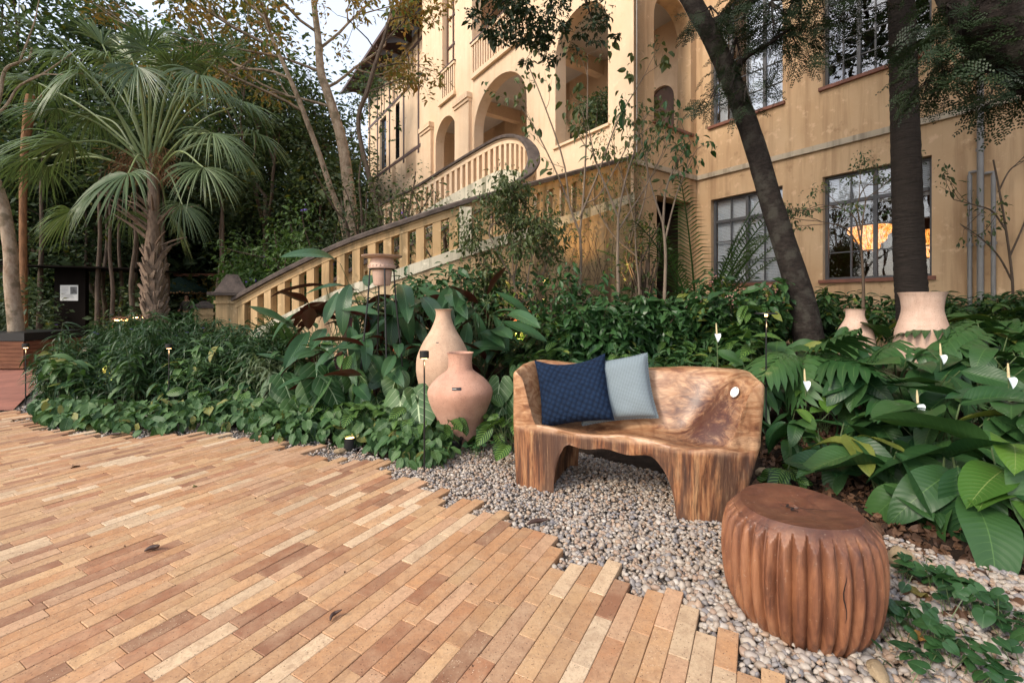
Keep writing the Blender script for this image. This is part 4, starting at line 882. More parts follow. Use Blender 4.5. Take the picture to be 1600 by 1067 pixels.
# ------------------------------------------------------------------ fluted stool
SC = np.array((1.225, 1.915)); NF = 34
stool = thing('wooden_stool', 'round red brown wooden stool with deep zigzag flutes and cracked top', 'stool', (SC[0], SC[1], -0.025))
g = G(); n = NF * 10
prof = [(0.0, 0.0), (0.215, 0.0), (0.235, 0.012), (0.252, 0.04), (0.268, 0.08), (0.279, 0.13), (0.286, 0.19), (0.290, 0.25), (0.288, 0.31), (0.282, 0.36), (0.272, 0.40), (0.263, 0.425), (0.254, 0.443), (0.240, 0.458), (0.222, 0.466), (0.205, 0.469), (0.185, 0.468), (0.16, 0.465), (0.13, 0.461), (0.1, 0.458), (0.07, 0.456), (0.04, 0.455), (0.015, 0.455), (0.0, 0.455)]
def fl(r, z, th):
    ph = (th * NF / (2 * math.pi) + 0.06 * np.sin(th * 3)) % 1; tri = np.abs(ph - 0.5) * 2          # 0 ridge .. 1 groove
    side = (r > 0.2); rb = np.interp(z, [0, .04, .08, .13, .19, .25, .31, .36, .40, .47], [.248, .264, .277, .288, .296, .299, .297, .291, .282, .262])
    rf = rb + 0.002 - 0.032 * tri ** 1.9 + 0.002 * np.sin(th * 2 + 1); cone = 0.282 - (z - 0.405) * 0.92; low = 0.235 + z * 0.55
    return np.where(side, np.minimum(np.minimum(rf, cone), low), r), z - 0.006 * np.cos(th * 2.0) * (z > 0.44)
pp = []
for (r0, z0), (r1, z1) in zip(prof[:-1], prof[1:]):
    k = 5 if 0.35 < z0 < 0.47 and r0 > 0.22 else 3 if r0 > 0.2 and z0 > 0 else 1
    for q in range(k): pp.append((r0 + (r1 - r0) * q / k, z0 + (z1 - z0) * q / k))
pp.append(prof[-1])
lathe(g, pp, n, fn=fl); me_ = g.mesh('body'); me_.set_sharp_from_angle(angle=R(24)); link('body', me_, M['stool'], stool)
# cracks: dark wedges let into the top and side
def crack(pts, w, name='crack'):
    g = G(); P_ = np.array(pts); V = []
    for i, p in enumerate(P_):
        t_ = nrm(P_[min(i + 1, len(P_) - 1)] - P_[max(i - 1, 0)]); s_ = nrm(np.cross(t_, p * np.array((1, 1, 0)) if abs(t_[2]) > 0.5 else (0, 0, 1)))
        ww = w * (math.sin(math.pi * (i + 0.15) / (len(P_) - 0.7)) ** 0.7); V += [p - s_ * ww, p + s_ * ww]
    g.add(V, [(2 * i, 2 * i + 1, 2 * i + 3, 2 * i + 2) for i in range(len(P_) - 1)]); return link(name, g.mesh(name), M['hole'], stool)
M['hole'] = plain('dark_crack', (0.008, 0.004, 0.003), 0.9, 0.3)
zt = 0.4585; crack([(-0.035 + 0.013 * math.sin(i * 2.1), -0.045 + 0.011 * i, zt) for i in range(9)], 0.006)
crack([(-0.075 + 0.016 * i, 0.01 - 0.004 * i + 0.005 * math.sin(i * 1.7), zt + 0.0006 + 0.0004 * abs(i - 4)) for i in range(15)], 0.003)
a0 = math.atan2(-0.94, -0.06)
crack([(0.2935 * math.cos(a0 + 0.02 * math.sin(i)), 0.2935 * math.sin(a0 + 0.02 * math.sin(i)), 0.17 + i * 0.022) for i in range(9)], 0.0022)
a0 = -0.95
crack([(0.2925 * math.cos(a0), 0.2925 * math.sin(a0), 0.20 + i * 0.012) for i in range(6)], 0.0025)

# ------------------------------------------------------------------ clay vases
def vase(name, label, p, prof, mat, cat='vase', n=56, lab=None):
    t = thing(name, label, cat, tuple(p)); g = G(); P_ = spline([(r, z, 0) for r, z in prof], 60)[:, :2]
    inn = [(max(0.01, r - 0.018), z) for r, z in P_[::-1] if z > prof[-1][1] * 0.55]
    wob = lambda r, z, th: (r * (1 + 0.006 * np.sin(th * 2 + z * 5) + 0.004 * np.sin(th * 5 - z * 9)), z)
    lathe(g, [(0.0, 0.0)] + list(map(tuple, P_)) + inn, n, fn=wob); link('body', g.mesh('body'), mat, t); return t
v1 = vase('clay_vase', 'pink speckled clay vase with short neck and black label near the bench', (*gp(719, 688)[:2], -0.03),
     [(0.205, 0), (0.215, 0.03), (0.212, 0.12), (0.222, 0.22), (0.265, 0.34), (0.302, 0.45), (0.303, 0.53), (0.235, 0.62), (0.150, 0.685), (0.118, 0.72), (0.113, 0.80), (0.122, 0.858), (0.130, 0.872)], M['clay'])
def label_on(t, r, z, ang, w, h, mat):
    g = G(); n = 8; V = []
    for k in range(n + 1):
        a = ang + (k / n - 0.5) * w / r
        V += [(math.cos(a) * (r + 0.004), math.sin(a) * (r + 0.004), z - h / 2), (math.cos(a) * (r + 0.004 - h * 0.35), math.sin(a) * (r + 0.004 - h * 0.35), z + h / 2)]
    g.add(V, [(2 * i, 2 * i + 2, 2 * i + 3, 2 * i + 1) for i in range(n)]); return link('label', g.mesh('label'), mat, t)
label_on(v1, 0.282, 0.575, math.radians(-90), 0.085, 0.026, M['blackmetal'])
for k in range(5):
    g = G(); x0_ = -0.036 + k * 0.0072; y0_ = -0.2852
    g.add([(x0_, y0_, 0.573), (x0_ + 0.005, y0_, 0.573), (x0_ + 0.005, y0_ + 0.001, 0.579), (x0_, y0_ + 0.001, 0.579)], [(0, 1, 2, 3)]); link('print', g.mesh('print'), M['white'], v1)
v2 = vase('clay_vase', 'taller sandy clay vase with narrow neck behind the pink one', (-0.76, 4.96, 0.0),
     [(0.15, 0), (0.17, 0.1), (0.23, 0.3), (0.285, 0.5), (0.298, 0.62), (0.285, 0.74), (0.225, 0.88), (0.140, 1.02), (0.098, 1.12), (0.083, 1.18), (0.084, 1.225), (0.098, 1.25)], M['clay2'])
label_on(v2, 0.245, 0.90, math.radians(-96), 0.03, 0.010, M['blackmetal'])
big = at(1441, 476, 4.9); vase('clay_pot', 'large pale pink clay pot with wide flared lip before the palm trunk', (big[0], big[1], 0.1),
     [(0.15, 0), (0.20, 0.2), (0.235, 0.45), (0.25, 0.70), (0.235, 0.90), (0.195, 1.05), (0.178, 1.15), (0.19, 1.27), (0.212, 1.335)], M['clay3'], 'pot')
sm = at(1336, 476, 5.6); vase('clay_pot', 'small pale pink clay pot holding a low plant beside the large pot', (sm[0], sm[1], 0.3),
     [(0.12, 0), (0.19, 0.2), (0.21, 0.45), (0.185, 0.65), (0.115, 0.80), (0.098, 0.86), (0.100, 0.92), (0.112, 0.945)], M['clay3'], 'pot')
# vase on iron legs
sp = np.array(((597 - 800) / F * 5.2, 5.2, 0)); sp[2] = -0.06; st = thing('plant_stand', 'clay bird bath pot with beaded rim raised on four thin iron legs', 'stand', tuple(sp))
g = G(); P_ = [(0.0, 1.58), (0.085, 1.58), (0.098, 1.60), (0.112, 1.75), (0.118, 1.77), (0.150, 1.775), (0.158, 1.79), (0.155, 1.80), (0.140, 1.83), (0.128, 1.875), (0.125, 1.895), (0.0, 1.895)]
lathe(g, P_, 48); link('pot', g.mesh('pot'), M['clay3'], st)
g = G(); lathe(g, [(0.0, 1.896), (0.12, 1.896), (0.200, 1.902), (0.226, 1.914), (0.232, 1.925), (0.222, 1.922), (0.12, 1.915), (0.0, 1.913)], 48); link('dish', g.mesh('dish'), M['clay3'], st)
v, f, uv = ico(2)
for k in range(22):
    a = k * 2 * math.pi / 22; g = G(); g.add(v * 0.0085 + np.array((0.156 * math.cos(a), 0.156 * math.sin(a), 1.806)), f); link('bead', g.mesh('bead'), M['clay3'], st)
for k, a in enumerate((0.5, 2.1, 3.6, 5.2)):
    g = G(); c_, s_ = math.cos(a), math.sin(a); tube(g, [(c_ * 0.135, s_ * 0.135, 1.77), (c_ * 0.16, s_ * 0.16, 1.4), (c_ * 0.30, s_ * 0.30, 0.0)], 0.0095, 8); link('leg', g.mesh('leg'), M['blackmetal'], st)
g = G(); a = np.linspace(0, 2 * math.pi, 33); tube(g, np.stack([0.135 * np.cos(a), 0.135 * np.sin(a), np.full(33, 1.768)], 1), 0.007, 6, cap=False); link('hoop', g.mesh('hoop'), M['blackmetal'], st)

# ------------------------------------------------------------------ garden lamps
def stake(label, p, h, kind):
    t = thing('path_lamp', label, 'garden lamp', tuple(p), 'thin stake lamps in the planting')
    g = G(); tube(g, [(0, 0, -0.05), (0, 0, h - 0.03)], 0.0065, 8); link('stake', g.mesh('stake'), M['blackmetal'], t)
    if kind == 'cap':
        g = G(); lathe(g, [(0, h - 0.055), (0.036, h - 0.055), (0.036, h - 0.002), (0.033, h), (0, h)], 24); link('cap', g.mesh('cap'), M['blackmetal'], t)
        g = G(); lathe(g, [(0.0, -0.004), (0.022, -0.004), (0.022, 0.0), (0, 0.0)], 16, (0, 0, h - 0.057)); link('bulb', g.mesh('bulb'), M['bulb'], t)
    else:
        g = G(); lathe(g, [(0, h), (0.09, h), (0.092, h + 0.004), (0.088, h + 0.012), (0, h + 0.014)], 28); link('disc', g.mesh('disc'), M['blackmetal'], t)
        g = G(); lathe(g, [(0.0, 0), (0.012, 0), (0.012, 0.018), (0, 0.018)], 12, (0, 0, h - 0.02)); link('bulb', g.mesh('bulb'), M['bulb'], t)
    l = bpy.data.lights.new('glow', 'POINT'); l.energy = 1.2; l.color = (1, 0.62, 0.3); l.shadow_soft_size = 0.02
    lo = bpy.data.objects.new('glow', l); COL.objects.link(lo); lo.parent = t; lo.location = (0.02, -0.02, h - 0.10)
stake('thin black stake lamp standing in front of the heart leaves by the vases', gp(663, 737), 0.94, 'cap')
stake('thin black stake lamp with flat disc head behind the bench arm', (*at(1197, 476, 4.0)[:2], 0.0), 1.215, 'disc')
stake('thin black stake lamp in the strap leaves ahead of the fan palm', (*gp(264, 642)[:2], 0), 0.82, 'cap')
stake('thin black stake lamp at the far tip of the planting bed', (*gp(40, 628)[:2], 0), 0.78, 'cap')
p = gp(547, 697); t = thing('ground_spotlight', 'small black cylinder spotlight shining upward at the paving edge', 'spotlight', tuple(p))
g = G(); lathe(g, [(0, -0.02), (0.052, -0.02), (0.052, 0.082), (0.046, 0.082), (0.044, 0.07), (0, 0.07)], 32); link('housing', g.mesh('housing'), M['blackmetal'], t)
g = G(); lathe(g, [(0, 0.071), (0.043, 0.071), (0.043, 0.074), (0, 0.074)], 24); link('lens', g.mesh('lens'), M['bulb'], t)
# uplights hidden among the plants, seen as small warm glows
def uplight(u, v, Y, label, power, z0=0.02):
    p = at(u, v, Y); t = thing('uplight', label, 'spotlight', (p[0], p[1], p[2]), 'small uplights in the planting')
    g = G(); lathe(g, [(0, -0.06), (0.03, -0.06), (0.03, 0.03), (0.026, 0.03), (0.025, 0.02), (0, 0.02)], 18); link('housing', g.mesh('housing'), M['blackmetal'], t)
    g = G(); lathe(g, [(0, 0.021), (0.024, 0.021), (0.024, 0.024), (0, 0.024)], 14); link('lens', g.mesh('lens'), M['bulb'], t)
    g = G(); tube(g, [(0, 0, -p[2]), (0, 0, -0.06)], 0.006, 6); link('spike', g.mesh('spike'), M['blackmetal'], t)
    l = bpy.data.lights.new('glow', 'SPOT'); l.energy = power; l.color = (1, 0.60, 0.22); l.spot_size = R(75); l.spot_blend = 0.6; l.shadow_soft_size = 0.02
    lo = bpy.data.objects.new('glow', l); COL.objects.link(lo); lo.parent = t; lo.location = (0, 0, 0.03); lo.rotation_euler = (R(170), 0, 0)
uplight(172, 600, 6.15, 'small warm uplight in the leafy far end of the bed', 110)
uplight(812, 545, 7.2, 'small warm uplight at the foot of the forked sapling', 150)
uplight(950, 500, 8.4, 'small warm uplight under the stair wall creepers', 160)
uplight(560, 655, 5.2, 'small warm uplight among the zebra leaves', 70)
uplight(955, 520, 7.0, 'small warm uplight between the shrubs behind the bench', 50)

# ------------------------------------------------------------------ things far left
p = at(20, 476, 9.3); t = thing('planter_box', 'square wooden slatted planter box with black rim around the pale trunk', 'planter', (-10.29, 9.5, 0), rotz=0)
for k in range(7):
    z = 0.03 + k * 0.078
    for sx, sy, lx, ly in ((0, -0.6, 1.2, 0.03), (0.6, 0, 0.03, 1.14), (-0.6, 0, 0.03, 1.14), (0, 0.6, 1.2, 0.03)):
        g = G(); box(g, (sx - lx / 2, sy - ly / 2, z), (sx + lx / 2, sy + ly / 2, z + 0.073)); link('slat', g.mesh('slat', False), M['plankwood'], t)
g = G(); box(g, (-0.63, -0.63, 0.58), (0.63, 0.63, 0.74)); link('rim', g.mesh('rim', False), M['blackmetal'], t)
kx = at(109, 476, 13.6); t = thing('information_kiosk', 'dark metal kiosk wall with flat roof and pinned paper notice', 'kiosk', (kx[0], kx[1], 0), rotz=0.0)
g = G(); box(g, (-0.47, 0, 0), (0.47, 0.12, 2.38)); link('panel', g.mesh('panel', False), M['darkmetal'], t)
g = G(); v = np.array([(-1.15, -0.9, 2.42), (2.2, -0.2, 2.36), (2.2, 1.6, 2.36), (-0.9, 1.6, 2.42), (-1.15, -0.9, 2.46), (2.2, -0.2, 2.40), (2.2, 1.6, 2.40), (-0.9, 1.6, 2.46)]); g.add(v, BOXF); link('roof', g.mesh('roof', False), M['darkmetal'], t)
g = G(); box(g, (-1.05, -0.05, 0), (-0.55, 0.0, 0.42)); link('low_wall', g.mesh('low_wall', False), M['ledge'], t)
g = G(); box(g, (2.05, 0.1, 0), (2.11, 0.16, 2.37)); link('post', g.mesh('post', False), M['darkmetal'], t)
g = G(); box(g, (-0.28, -0.012, 1.42), (0.26, -0.004, 1.89)); no = link('notice', g.mesh('notice', False), M['white'], t)
g = G(); box(g, (0.03, -0.016, 1.62), (0.23, -0.0125, 1.84)); link('photo', g.mesh('photo', False), plain('grey_photo_print', (0.12, 0.12, 0.12), 0.6, 0.7, 12), no)
for k in range(9):
    z = 1.82 - k * 0.04 if k < 5 else 1.60 - (k - 5) * 0.03; g = G(); w_ = 0.22 if k < 5 else 0.45 * (0.7 + 0.3 * rng.random()); box(g, (-0.25, -0.0145, z), (-0.25 + w_ * (0.75 if k == 4 else 1), -0.0125, z + 0.009)); link('print', g.mesh('print', False), plain('grey_ink', (0.25, 0.24, 0.23), 0.8, 0.1) if k == 0 else bpy.data.materials['grey_ink'], no)
px_ = at(281, 476, 21.0); t = thing('parasol', 'dark green scalloped parasol with tan fringe beyond the fan palm', 'parasol', (px_[0], px_[1], 0))
g = G(); n = 8; V = [(0, 0, 2.62)]
for k in range(n):
    a = k * 2 * math.pi / n + 0.2; V.append((1.15 * math.cos(a), 1.15 * math.sin(a), 2.02))
g.add(V, [(0, 1 + k, 1 + (k + 1) % n) for k in range(n)]); link('canopy', g.mesh('canopy', False), M['greencloth'], t)
g = G()
for k in range(64):
    a0_, a1_ = (k * 2 * math.pi / 64 + 0.2), ((k + 1) * 2 * math.pi / 64 + 0.2)
    def rr_(a): q = ((a - 0.2) % (math.pi / 4)) - math.pi / 8; return 1.15 * math.cos(math.pi / 8) / math.cos(q)
    d_ = 0.12 + 0.06 * abs(math.sin(k * math.pi / 4))
    g.add([(rr_(a0_) * math.cos(a0_), rr_(a0_) * math.sin(a0_), 2.02), (rr_(a1_) * math.cos(a1_), rr_(a1_) * math.sin(a1_), 2.02), (rr_(a1_) * math.cos(a1_), rr_(a1_) * math.sin(a1_), 2.02 - d_), (rr_(a0_) * math.cos(a0_), rr_(a0_) * math.sin(a0_), 2.02 - d_)], [(0, 1, 2, 3)])
link('valance', g.mesh('valance', False), M['greencloth'], t)
g = G()
for k in range(64):
    a = k * 2 * math.pi / 64 + 0.25; q = ((a - 0.2) % (math.pi / 4)) - math.pi / 8; r_ = 1.152 * math.cos(math.pi / 8) / math.cos(q); z = 2.02 - 0.12 - 0.06 * abs(math.sin(k * math.pi / 4)); box(g, (r_ * math.cos(a) - 0.035, r_ * math.sin(a) - 0.02, z - 0.04), (r_ * math.cos(a) + 0.035, r_ * math.sin(a) + 0.02, z + 0.01))
link('fringe', g.mesh('fringe', False), M['fringe'], t, kind='stuff')
g = G(); tube(g, [(0, 0, 0), (0, 0, 2.6)], 0.025, 8); link('pole', g.mesh('pole'), M['darkmetal'], t)
for k in range(8):
    a = k * 2 * math.pi / 8 + 0.2; g = G(); tube(g, [(0, 0, 2.6), (1.13 * math.cos(a), 1.13 * math.sin(a), 2.0)], 0.01, 5); link('rib', g.mesh('rib'), M['darkmetal'], t)
# person under the parasol
pp_ = at(292, 476, 20.3); t = thing('person', 'person with dark hair and glasses in a dark shirt standing under the parasol', 'person', (pp_[0], pp_[1], 0))
def skin_body(name, verts, edges, rad, mat, parent, sub=2):
    me = bpy.data.meshes.new(name); me.from_pydata(verts, edges, []); o = link(name, me, mat, parent)
    o.modifiers.new('skin', 'SKIN'); sv = me.skin_vertices[0].data
    for i, r_ in enumerate(rad): sv[i].radius = r_ if hasattr(r_, '__len__') else (r_, r_); sv[i].use_root = (i == 0)
    s_ = o.modifiers.new('sub', 'SUBSURF'); s_.levels = sub; s_.render_levels = sub; return o
vs = [(0, 0, 0.95), (0, 0, 1.15), (0, 0, 1.38), (0, -0.01, 1.50), (0, -0.02, 1.58), (0, -0.02, 1.72), (-0.18, 0, 1.42), (-0.24, -0.03, 1.15), (-0.20, -0.22, 1.02), (-0.17, -0.30, 1.02), (0.18, 0, 1.42), (0.24, -0.03, 1.15), (0.20, -0.22, 1.02), (0.17, -0.30, 1.02), (-0.10, 0, 0.90), (-0.11, -0.02, 0.48), (-0.11, 0.0, 0.08), (-0.11, -0.12, 0.04), (0.10, 0, 0.90), (0.11, -0.02, 0.48), (0.11, 0.0, 0.08), (0.11, -0.12, 0.04)]
es = [(0, 1), (1, 2), (2, 3), (3, 4), (4, 5), (2, 6), (6, 7), (7, 8), (8, 9), (2, 10), (10, 11), (11, 12), (12, 13), (0, 14), (14, 15), (15, 16), (16, 17), (0, 18), (18, 19), (19, 20), (20, 21)]
rd = [(0.17, 0.11), (0.15, 0.10), (0.19, 0.11), 0.055, 0.075, (0.08, 0.095), 0.06, 0.045, 0.035, 0.035, 0.06, 0.045, 0.035, 0.035, 0.09, 0.065, 0.045, 0.04, 0.09, 0.065, 0.045, 0.04]
body = skin_body('body', vs, es, rd, M['skin'], t)
skin_body('shirt', [(0, 0, 0.93), (0, 0, 1.15), (0, 0, 1.38), (0, -0.005, 1.46), (-0.18, 0, 1.42), (-0.24, -0.03, 1.16), (-0.21, -0.18, 1.04), (0.18, 0, 1.42), (0.24, -0.03, 1.16), (0.21, -0.18, 1.04)], [(0, 1), (1, 2), (2, 3), (2, 4), (4, 5), (5, 6), (2, 7), (7, 8), (8, 9)], [(0.19, 0.13), (0.17, 0.12), (0.205, 0.125), 0.07, 0.072, 0.058, 0.045, 0.072, 0.058, 0.045], M['shirt'], t)
skin_body('trousers', [(0, 0, 0.93), (-0.10, 0, 0.88), (-0.11, -0.02, 0.48), (-0.11, 0, 0.1), (0.10, 0, 0.88), (0.11, -0.02, 0.48), (0.11, 0, 0.1)], [(0, 1), (1, 2), (2, 3), (0, 4), (4, 5), (5, 6)], [(0.18, 0.12), 0.10, 0.075, 0.06, 0.10, 0.075, 0.06], M['blackmetal'], t)
g = G(); v, f, uv = ico(3); hv = v * np.array((0.092, 0.105, 0.10)) + np.array((0, 0.012, 1.70)); keep = (v[:, 1] > -0.35) | (v[:, 2] > 0.45); fi = [q for q in f if all(keep[i] for i in q)]; g.add(hv, fi); link('hair', g.mesh('hair'), plain('dark_hair', (0.02, 0.013, 0.01), 0.6), t)
g = G()
for sx in (-0.033, 0.033):
    a = np.linspace(0, 2 * math.pi, 13); tube(g, np.stack([sx + 0.024 * np.cos(a), np.full(13, -0.122), 1.665 + 0.018 * np.sin(a)], 1), 0.003, 5, cap=False)
tube(g, [(-0.01, -0.122, 1.668), (0.01, -0.122, 1.668)], 0.003, 5); link('glasses', g.mesh('glasses'), M['blackmetal'], t)
g = G(); g.add(ico(2)[0] * np.array((0.013, 0.018, 0.02)) + np.array((0, -0.115, 1.635)), ico(2)[1]); link('nose', g.mesh('nose'), M['skin'], t)
g = G(); box(g, (-0.024, -0.108, 1.60), (0.024, -0.100, 1.606)); link('mouth', g.mesh('mouth'), M['sill'], t)
# small yellow house beyond the trees
hx = at(372, 476, 27); t = thing('yellow_house', 'small yellow house with red tiled roof far behind the stair pillar', 'house', (hx[0], hx[1], 0))
g = G(); box(g, (-2.2, 0, -0.1), (3.2, 5, 3.5)); link('wall', g.mesh('wall', False), M['yellowwall'], t)
g = G(); v = [(-2.7, -0.7, 3.45), (3.6, -0.7, 3.45), (3.6, 2.6, 4.7), (-2.7, 2.6, 4.7), (-2.7, -0.7, 3.58), (3.6, -0.7, 3.58), (3.6, 2.6, 4.83), (-2.7, 2.6, 4.83)]; g.add(v, BOXF); link('roof', g.mesh('roof', False), M['tiles'], t)
for k in range(26):
    g = G(); x = -2.6 + k * 0.245; tube(g, [(x, -0.75, 3.60), (x, 2.6, 4.87)], 0.07, 6); link('tile', g.mesh('tile'), M['tiles'], t)
for x in (-1.6, -0.7, 0.4, 1.4):
    g = G(); box(g, (x, -0.03, 1.0), (x + 0.09, -0.001, 3.4)); link('timber', g.mesh('timber', False), M['brownwood'], t)
for x in (-1.3, 0.7):
    g = G(); box(g, (x, -0.05, 1.6), (x + 0.5, -0.002, 2.6)); w_ = link('window', g.mesh('window', False), M['winframe'], t)
    for q in range(2):
        g = G(); box(g, (x + 0.04 + q * 0.22, -0.056, 1.65), (x + 0.24 + q * 0.22, -0.051, 2.55)); link('pane', g.mesh('pane', False), M['hole'], w_)
hx = at(322, 476, 23); t = thing('yellow_wing', 'low yellow half-timbered wall glimpsed behind the green parasol', 'house', (hx[0], hx[1], 0))
g = G(); box(g, (-1.0, 0, -0.1), (2.4, 3, 2.7)); link('wall', g.mesh('wall', False), M['yellowwall'], t)
for x in (-0.6, 0.1, 0.8, 1.5): g = G(); box(g, (x, -0.03, 0), (x + 0.08, -0.001, 2.69)); link('timber', g.mesh('timber', False), M['brownwood'], t)
g = G(); box(g, (-1.3, -0.5, 2.72), (2.7, 3.2, 2.86)); link('roof', g.mesh('roof', False), M['tiles'], t)
# little table lamps near the palm
for u, v, Y, lb in ((190, 500, 12.5, 'low mushroom lamp glowing beside the kiosk path'), (214, 496, 13.2, 'second mushroom lamp glowing nearer the fan palm')):
    p = at(u, v, Y); t = thing('mushroom_lamp', lb, 'garden lamp', (p[0], p[1], 0)); g = G(); tube(g, [(0, 0, 0), (0, 0, p[2])], 0.02, 8); link('stem', g.mesh('stem'), M['darkmetal'], t)
    g = G(); lathe(g, [(0, 0.1), (0.12, 0.09), (0.2, 0.04), (0.2, 0.02), (0, 0.02)], 20, (0, 0, p[2])); link('shade', g.mesh('shade'), M['sill'], t)
    g = G(); lathe(g, [(0, -0.02), (0.15, -0.02), (0.15, 0.015), (0, 0.015)], 20, (0, 0, p[2])); link('bulb', g.mesh('bulb'), M['bulb'], t)

# ------------------------------------------------------------------ stones, pods and fallen leaves
def rock(name, label, p, r, seed, cat='stone'):
    v, f, uv = ico(3); d_ = np.array([mnoise.noise(Vector(q) * 1.3 + Vector((seed * 3.1, 0, 0))) + 0.4 * mnoise.noise(Vector(q) * 3.5 + Vector((seed, 0, 0))) for q in v])
    g = G(); g.add(v * (1 + 0.35 * d_[:, None]) * np.array(r), f); o = link(name, g.mesh(name), M['rock'], None, p, (0, 0, seed)); return tag(o, label, cat)
rock('stone', 'mossy tan stone lying on the litter just past the stool', (*gp(1412, 885)[:2], 0.03), (0.085, 0.06, 0.055), 1.0)
rock('stone', 'rounded pale stone between the stool and the bench foot', (*gp(1192, 742)[:2], 0.02), (0.05, 0.045, 0.035), 2.0)
rock('stone', 'small brown stone lying on the paving beside the spotlight', (*gp(531, 706)[:2], 0.012), (0.045, 0.028, 0.022), 3.3)
rock('stone', 'small broken brick coloured stone on the pebbles in the corner', (*gp(1372, 1052)[:2], 0.01), (0.05, 0.03, 0.02), 4.3)
def pod(p, yaw, L, label, wd=0.012):
    g = G(); P_ = spline([(-L / 2, 0, 0.006), (-L * 0.2, 0.012, 0.014), (L * 0.2, 0.012, 0.016), (L / 2, -0.01, 0.03)], 14); tube(g, P_, wd * np.sin(np.linspace(0.25, math.pi - 0.15, 14)) + 0.001, 8)
    tag(link('seed_pod', g.mesh('seed_pod'), M['hole'], None, (p[0], p[1], 0.004), (0, 0, yaw)), label, 'seed pod')
M['hole'] = plain('dark_pod', (0.05, 0.022, 0.015), 0.6, 0.3)
pod(gp(840, 820), 0.2, 0.13, 'dark curved seed pod bridging the brick edge and pebbles')
pod(gp(524, 968), 0.9, 0.045, 'small curled grey pod on the foreground bricks', 0.007)
pod(gp(238, 862), 0.3, 0.07, 'dark curled twig cluster lying on the open paving')
pod(gp(180, 681), 0.2, 0.12, 'dark pod by the planting on the far paving', 0.01)

# ================================================================== VEGETATION
def blade(L=1.0, W=0.2, a=0.9, b=0.9, nv=8, fold=0.15, bend=0.3, wave=0.0, nu=2, seed=0, roll=0.0, bpow=2.0):
    """leaf from the origin along +Y; half-width profile t^a (1-t)^b; midrib is a valley; returns template"""
    r_ = np.random.default_rng(seed); ts = np.linspace(0, 1, nv + 1); pk = (a / (a + b)) ** a * (b / (a + b)) ** b
    V, UV = [], []; us = np.linspace(-1, 1, 2 * nu + 1); ph = r_.uniform(0, 6)
    for t in ts:
        w = W * (t ** a) * ((1 - t) ** b) / pk if 0 < t < 1 else (0.004 * L)
        ang = bend * t ** (bpow - 1); y = L * t * math.cos(ang * 0.7); z = -L * t * math.sin(ang) * 0.8
        for u in us:
            zz = z + abs(u) * w * fold * 2 + wave * W * math.sin(t * 9 + ph + (1 if u > 0 else 2.5)) * abs(u) - roll * w * u * u
            V.append((u * w * math.cos(fold), y, zz)); UV.append((0.5 + u * 0.5 * 0.98, t))
    k = 2 * nu + 1; f = [(j * k + i, j * k + i + 1, (j + 1) * k + i + 1, (j + 1) * k + i) for j in range(nv) for i in range(2 * nu)]
    return np.array(V), f, np.array(UV)
def heart(L=0.35, seed=0, bend=0.3, cup=0.3, wide=1.0):
    r_ = np.random.default_rng(seed); n = 36; th = np.linspace(-math.pi, math.pi, n + 1)
    Rr = np.interp(np.abs(np.degrees(th)), [0, 8, 25, 50, 80, 110, 140, 160, 172, 180], [1.0, 0.90, 0.74, 0.64, 0.60, 0.60, 0.58, 0.50, 0.36, 0.05]) * L * 0.86
    V, UV = [(0, 0, 0)], [(0.5, 0.34)]; ph = r_.uniform(0, 6)
    for q in (0.3, 0.6, 0.85, 1.0):
        for t, R_ in zip(th, Rr):
            x, y = math.sin(t) * R_ * q * wide, math.cos(t) * R_ * q
            z = -bend * y * abs(y) / L + cup * abs(x) ** 1.4 * L ** -0.4 - (0.9 * x * x / L) * 0.8 + 0.025 * L * q * q * math.sin(4 * t + ph)
            V.append((x, y, z)); UV.append((0.5 + x / (1.3 * L), (y + 0.5 * L) / (1.4 * L)))
    f = [(0, 1 + i + 1, 1 + i) for i in range(n)]
    for k in range(3):
        o1, o2 = 1 + k * (n + 1), 1 + (k + 1) * (n + 1); f += [(o1 + i, o1 + i + 1, o2 + i + 1, o2 + i) for i in range(n)]
    return np.array(V), [q[::-1] for q in f], np.array(UV)
def lobed(L=0.55, W=0.26, n=8, seed=0, bend=0.4):
    r_ = np.random.default_rng(seed); V, F_, UV = [], [], []; c = 0
    def addt(t):
        nonlocal c
        V.append(t[0]); F_.extend([tuple(q + c for q in f) for f in t[1]]); UV.append(t[2]); c += len(t[0])
    def curve(v): v = v.copy(); t = np.clip(v[:, 1] / L, 0, 1.2); v[:, 2] -= bend * L * t ** 2 * 0.7; v[:, 2] += 0.25 * np.abs(v[:, 0]) - 0.9 * v[:, 0] ** 2 / W; return v
    m = blade(L, 0.16 * W, 0.2, 0.5, 8, 0.1, 0, nu=1, seed=seed); addt((curve(m[0]), m[1], m[2]))
    for i in range(n):
        t = 0.04 + 0.86 * i / (n - 1); ln = W * (math.sin(math.pi * min(1, t * 0.75 + 0.22)) ** 0.7) * (1.0 if t < 0.9 else 0.6)
        for sd in (-1, 1):
            b = blade(ln * 1.12, ln * 0.17, 0.25, 0.45, 4, 0.1, 0.0, wave=0.2, nu=1, seed=seed + i); an = sd * (1.35 - 0.75 * t) + r_.normal(0, 0.05)
            v = b[0]; x = v[:, 0] * math.cos(an) + v[:, 1] * math.sin(an); y = -v[:, 0] * math.sin(an) + v[:, 1] * math.cos(an)
            addt((curve(np.stack([x, y + L * t - 0.02, v[:, 2] + 0.002 * i], 1)), b[1], b[2]))
    return np.vstack(V), F_, np.vstack(UV)
DIAM = (np.array([(0, 0, 0), (0.28, 0.45, 0.07), (0, 1, -0.05), (-0.28, 0.45, 0.07)], float), [(0, 1, 2), (0, 2, 3)], np.array([(0.5, 0), (1, 0.5), (0.5, 1), (0, 0.5)], float))
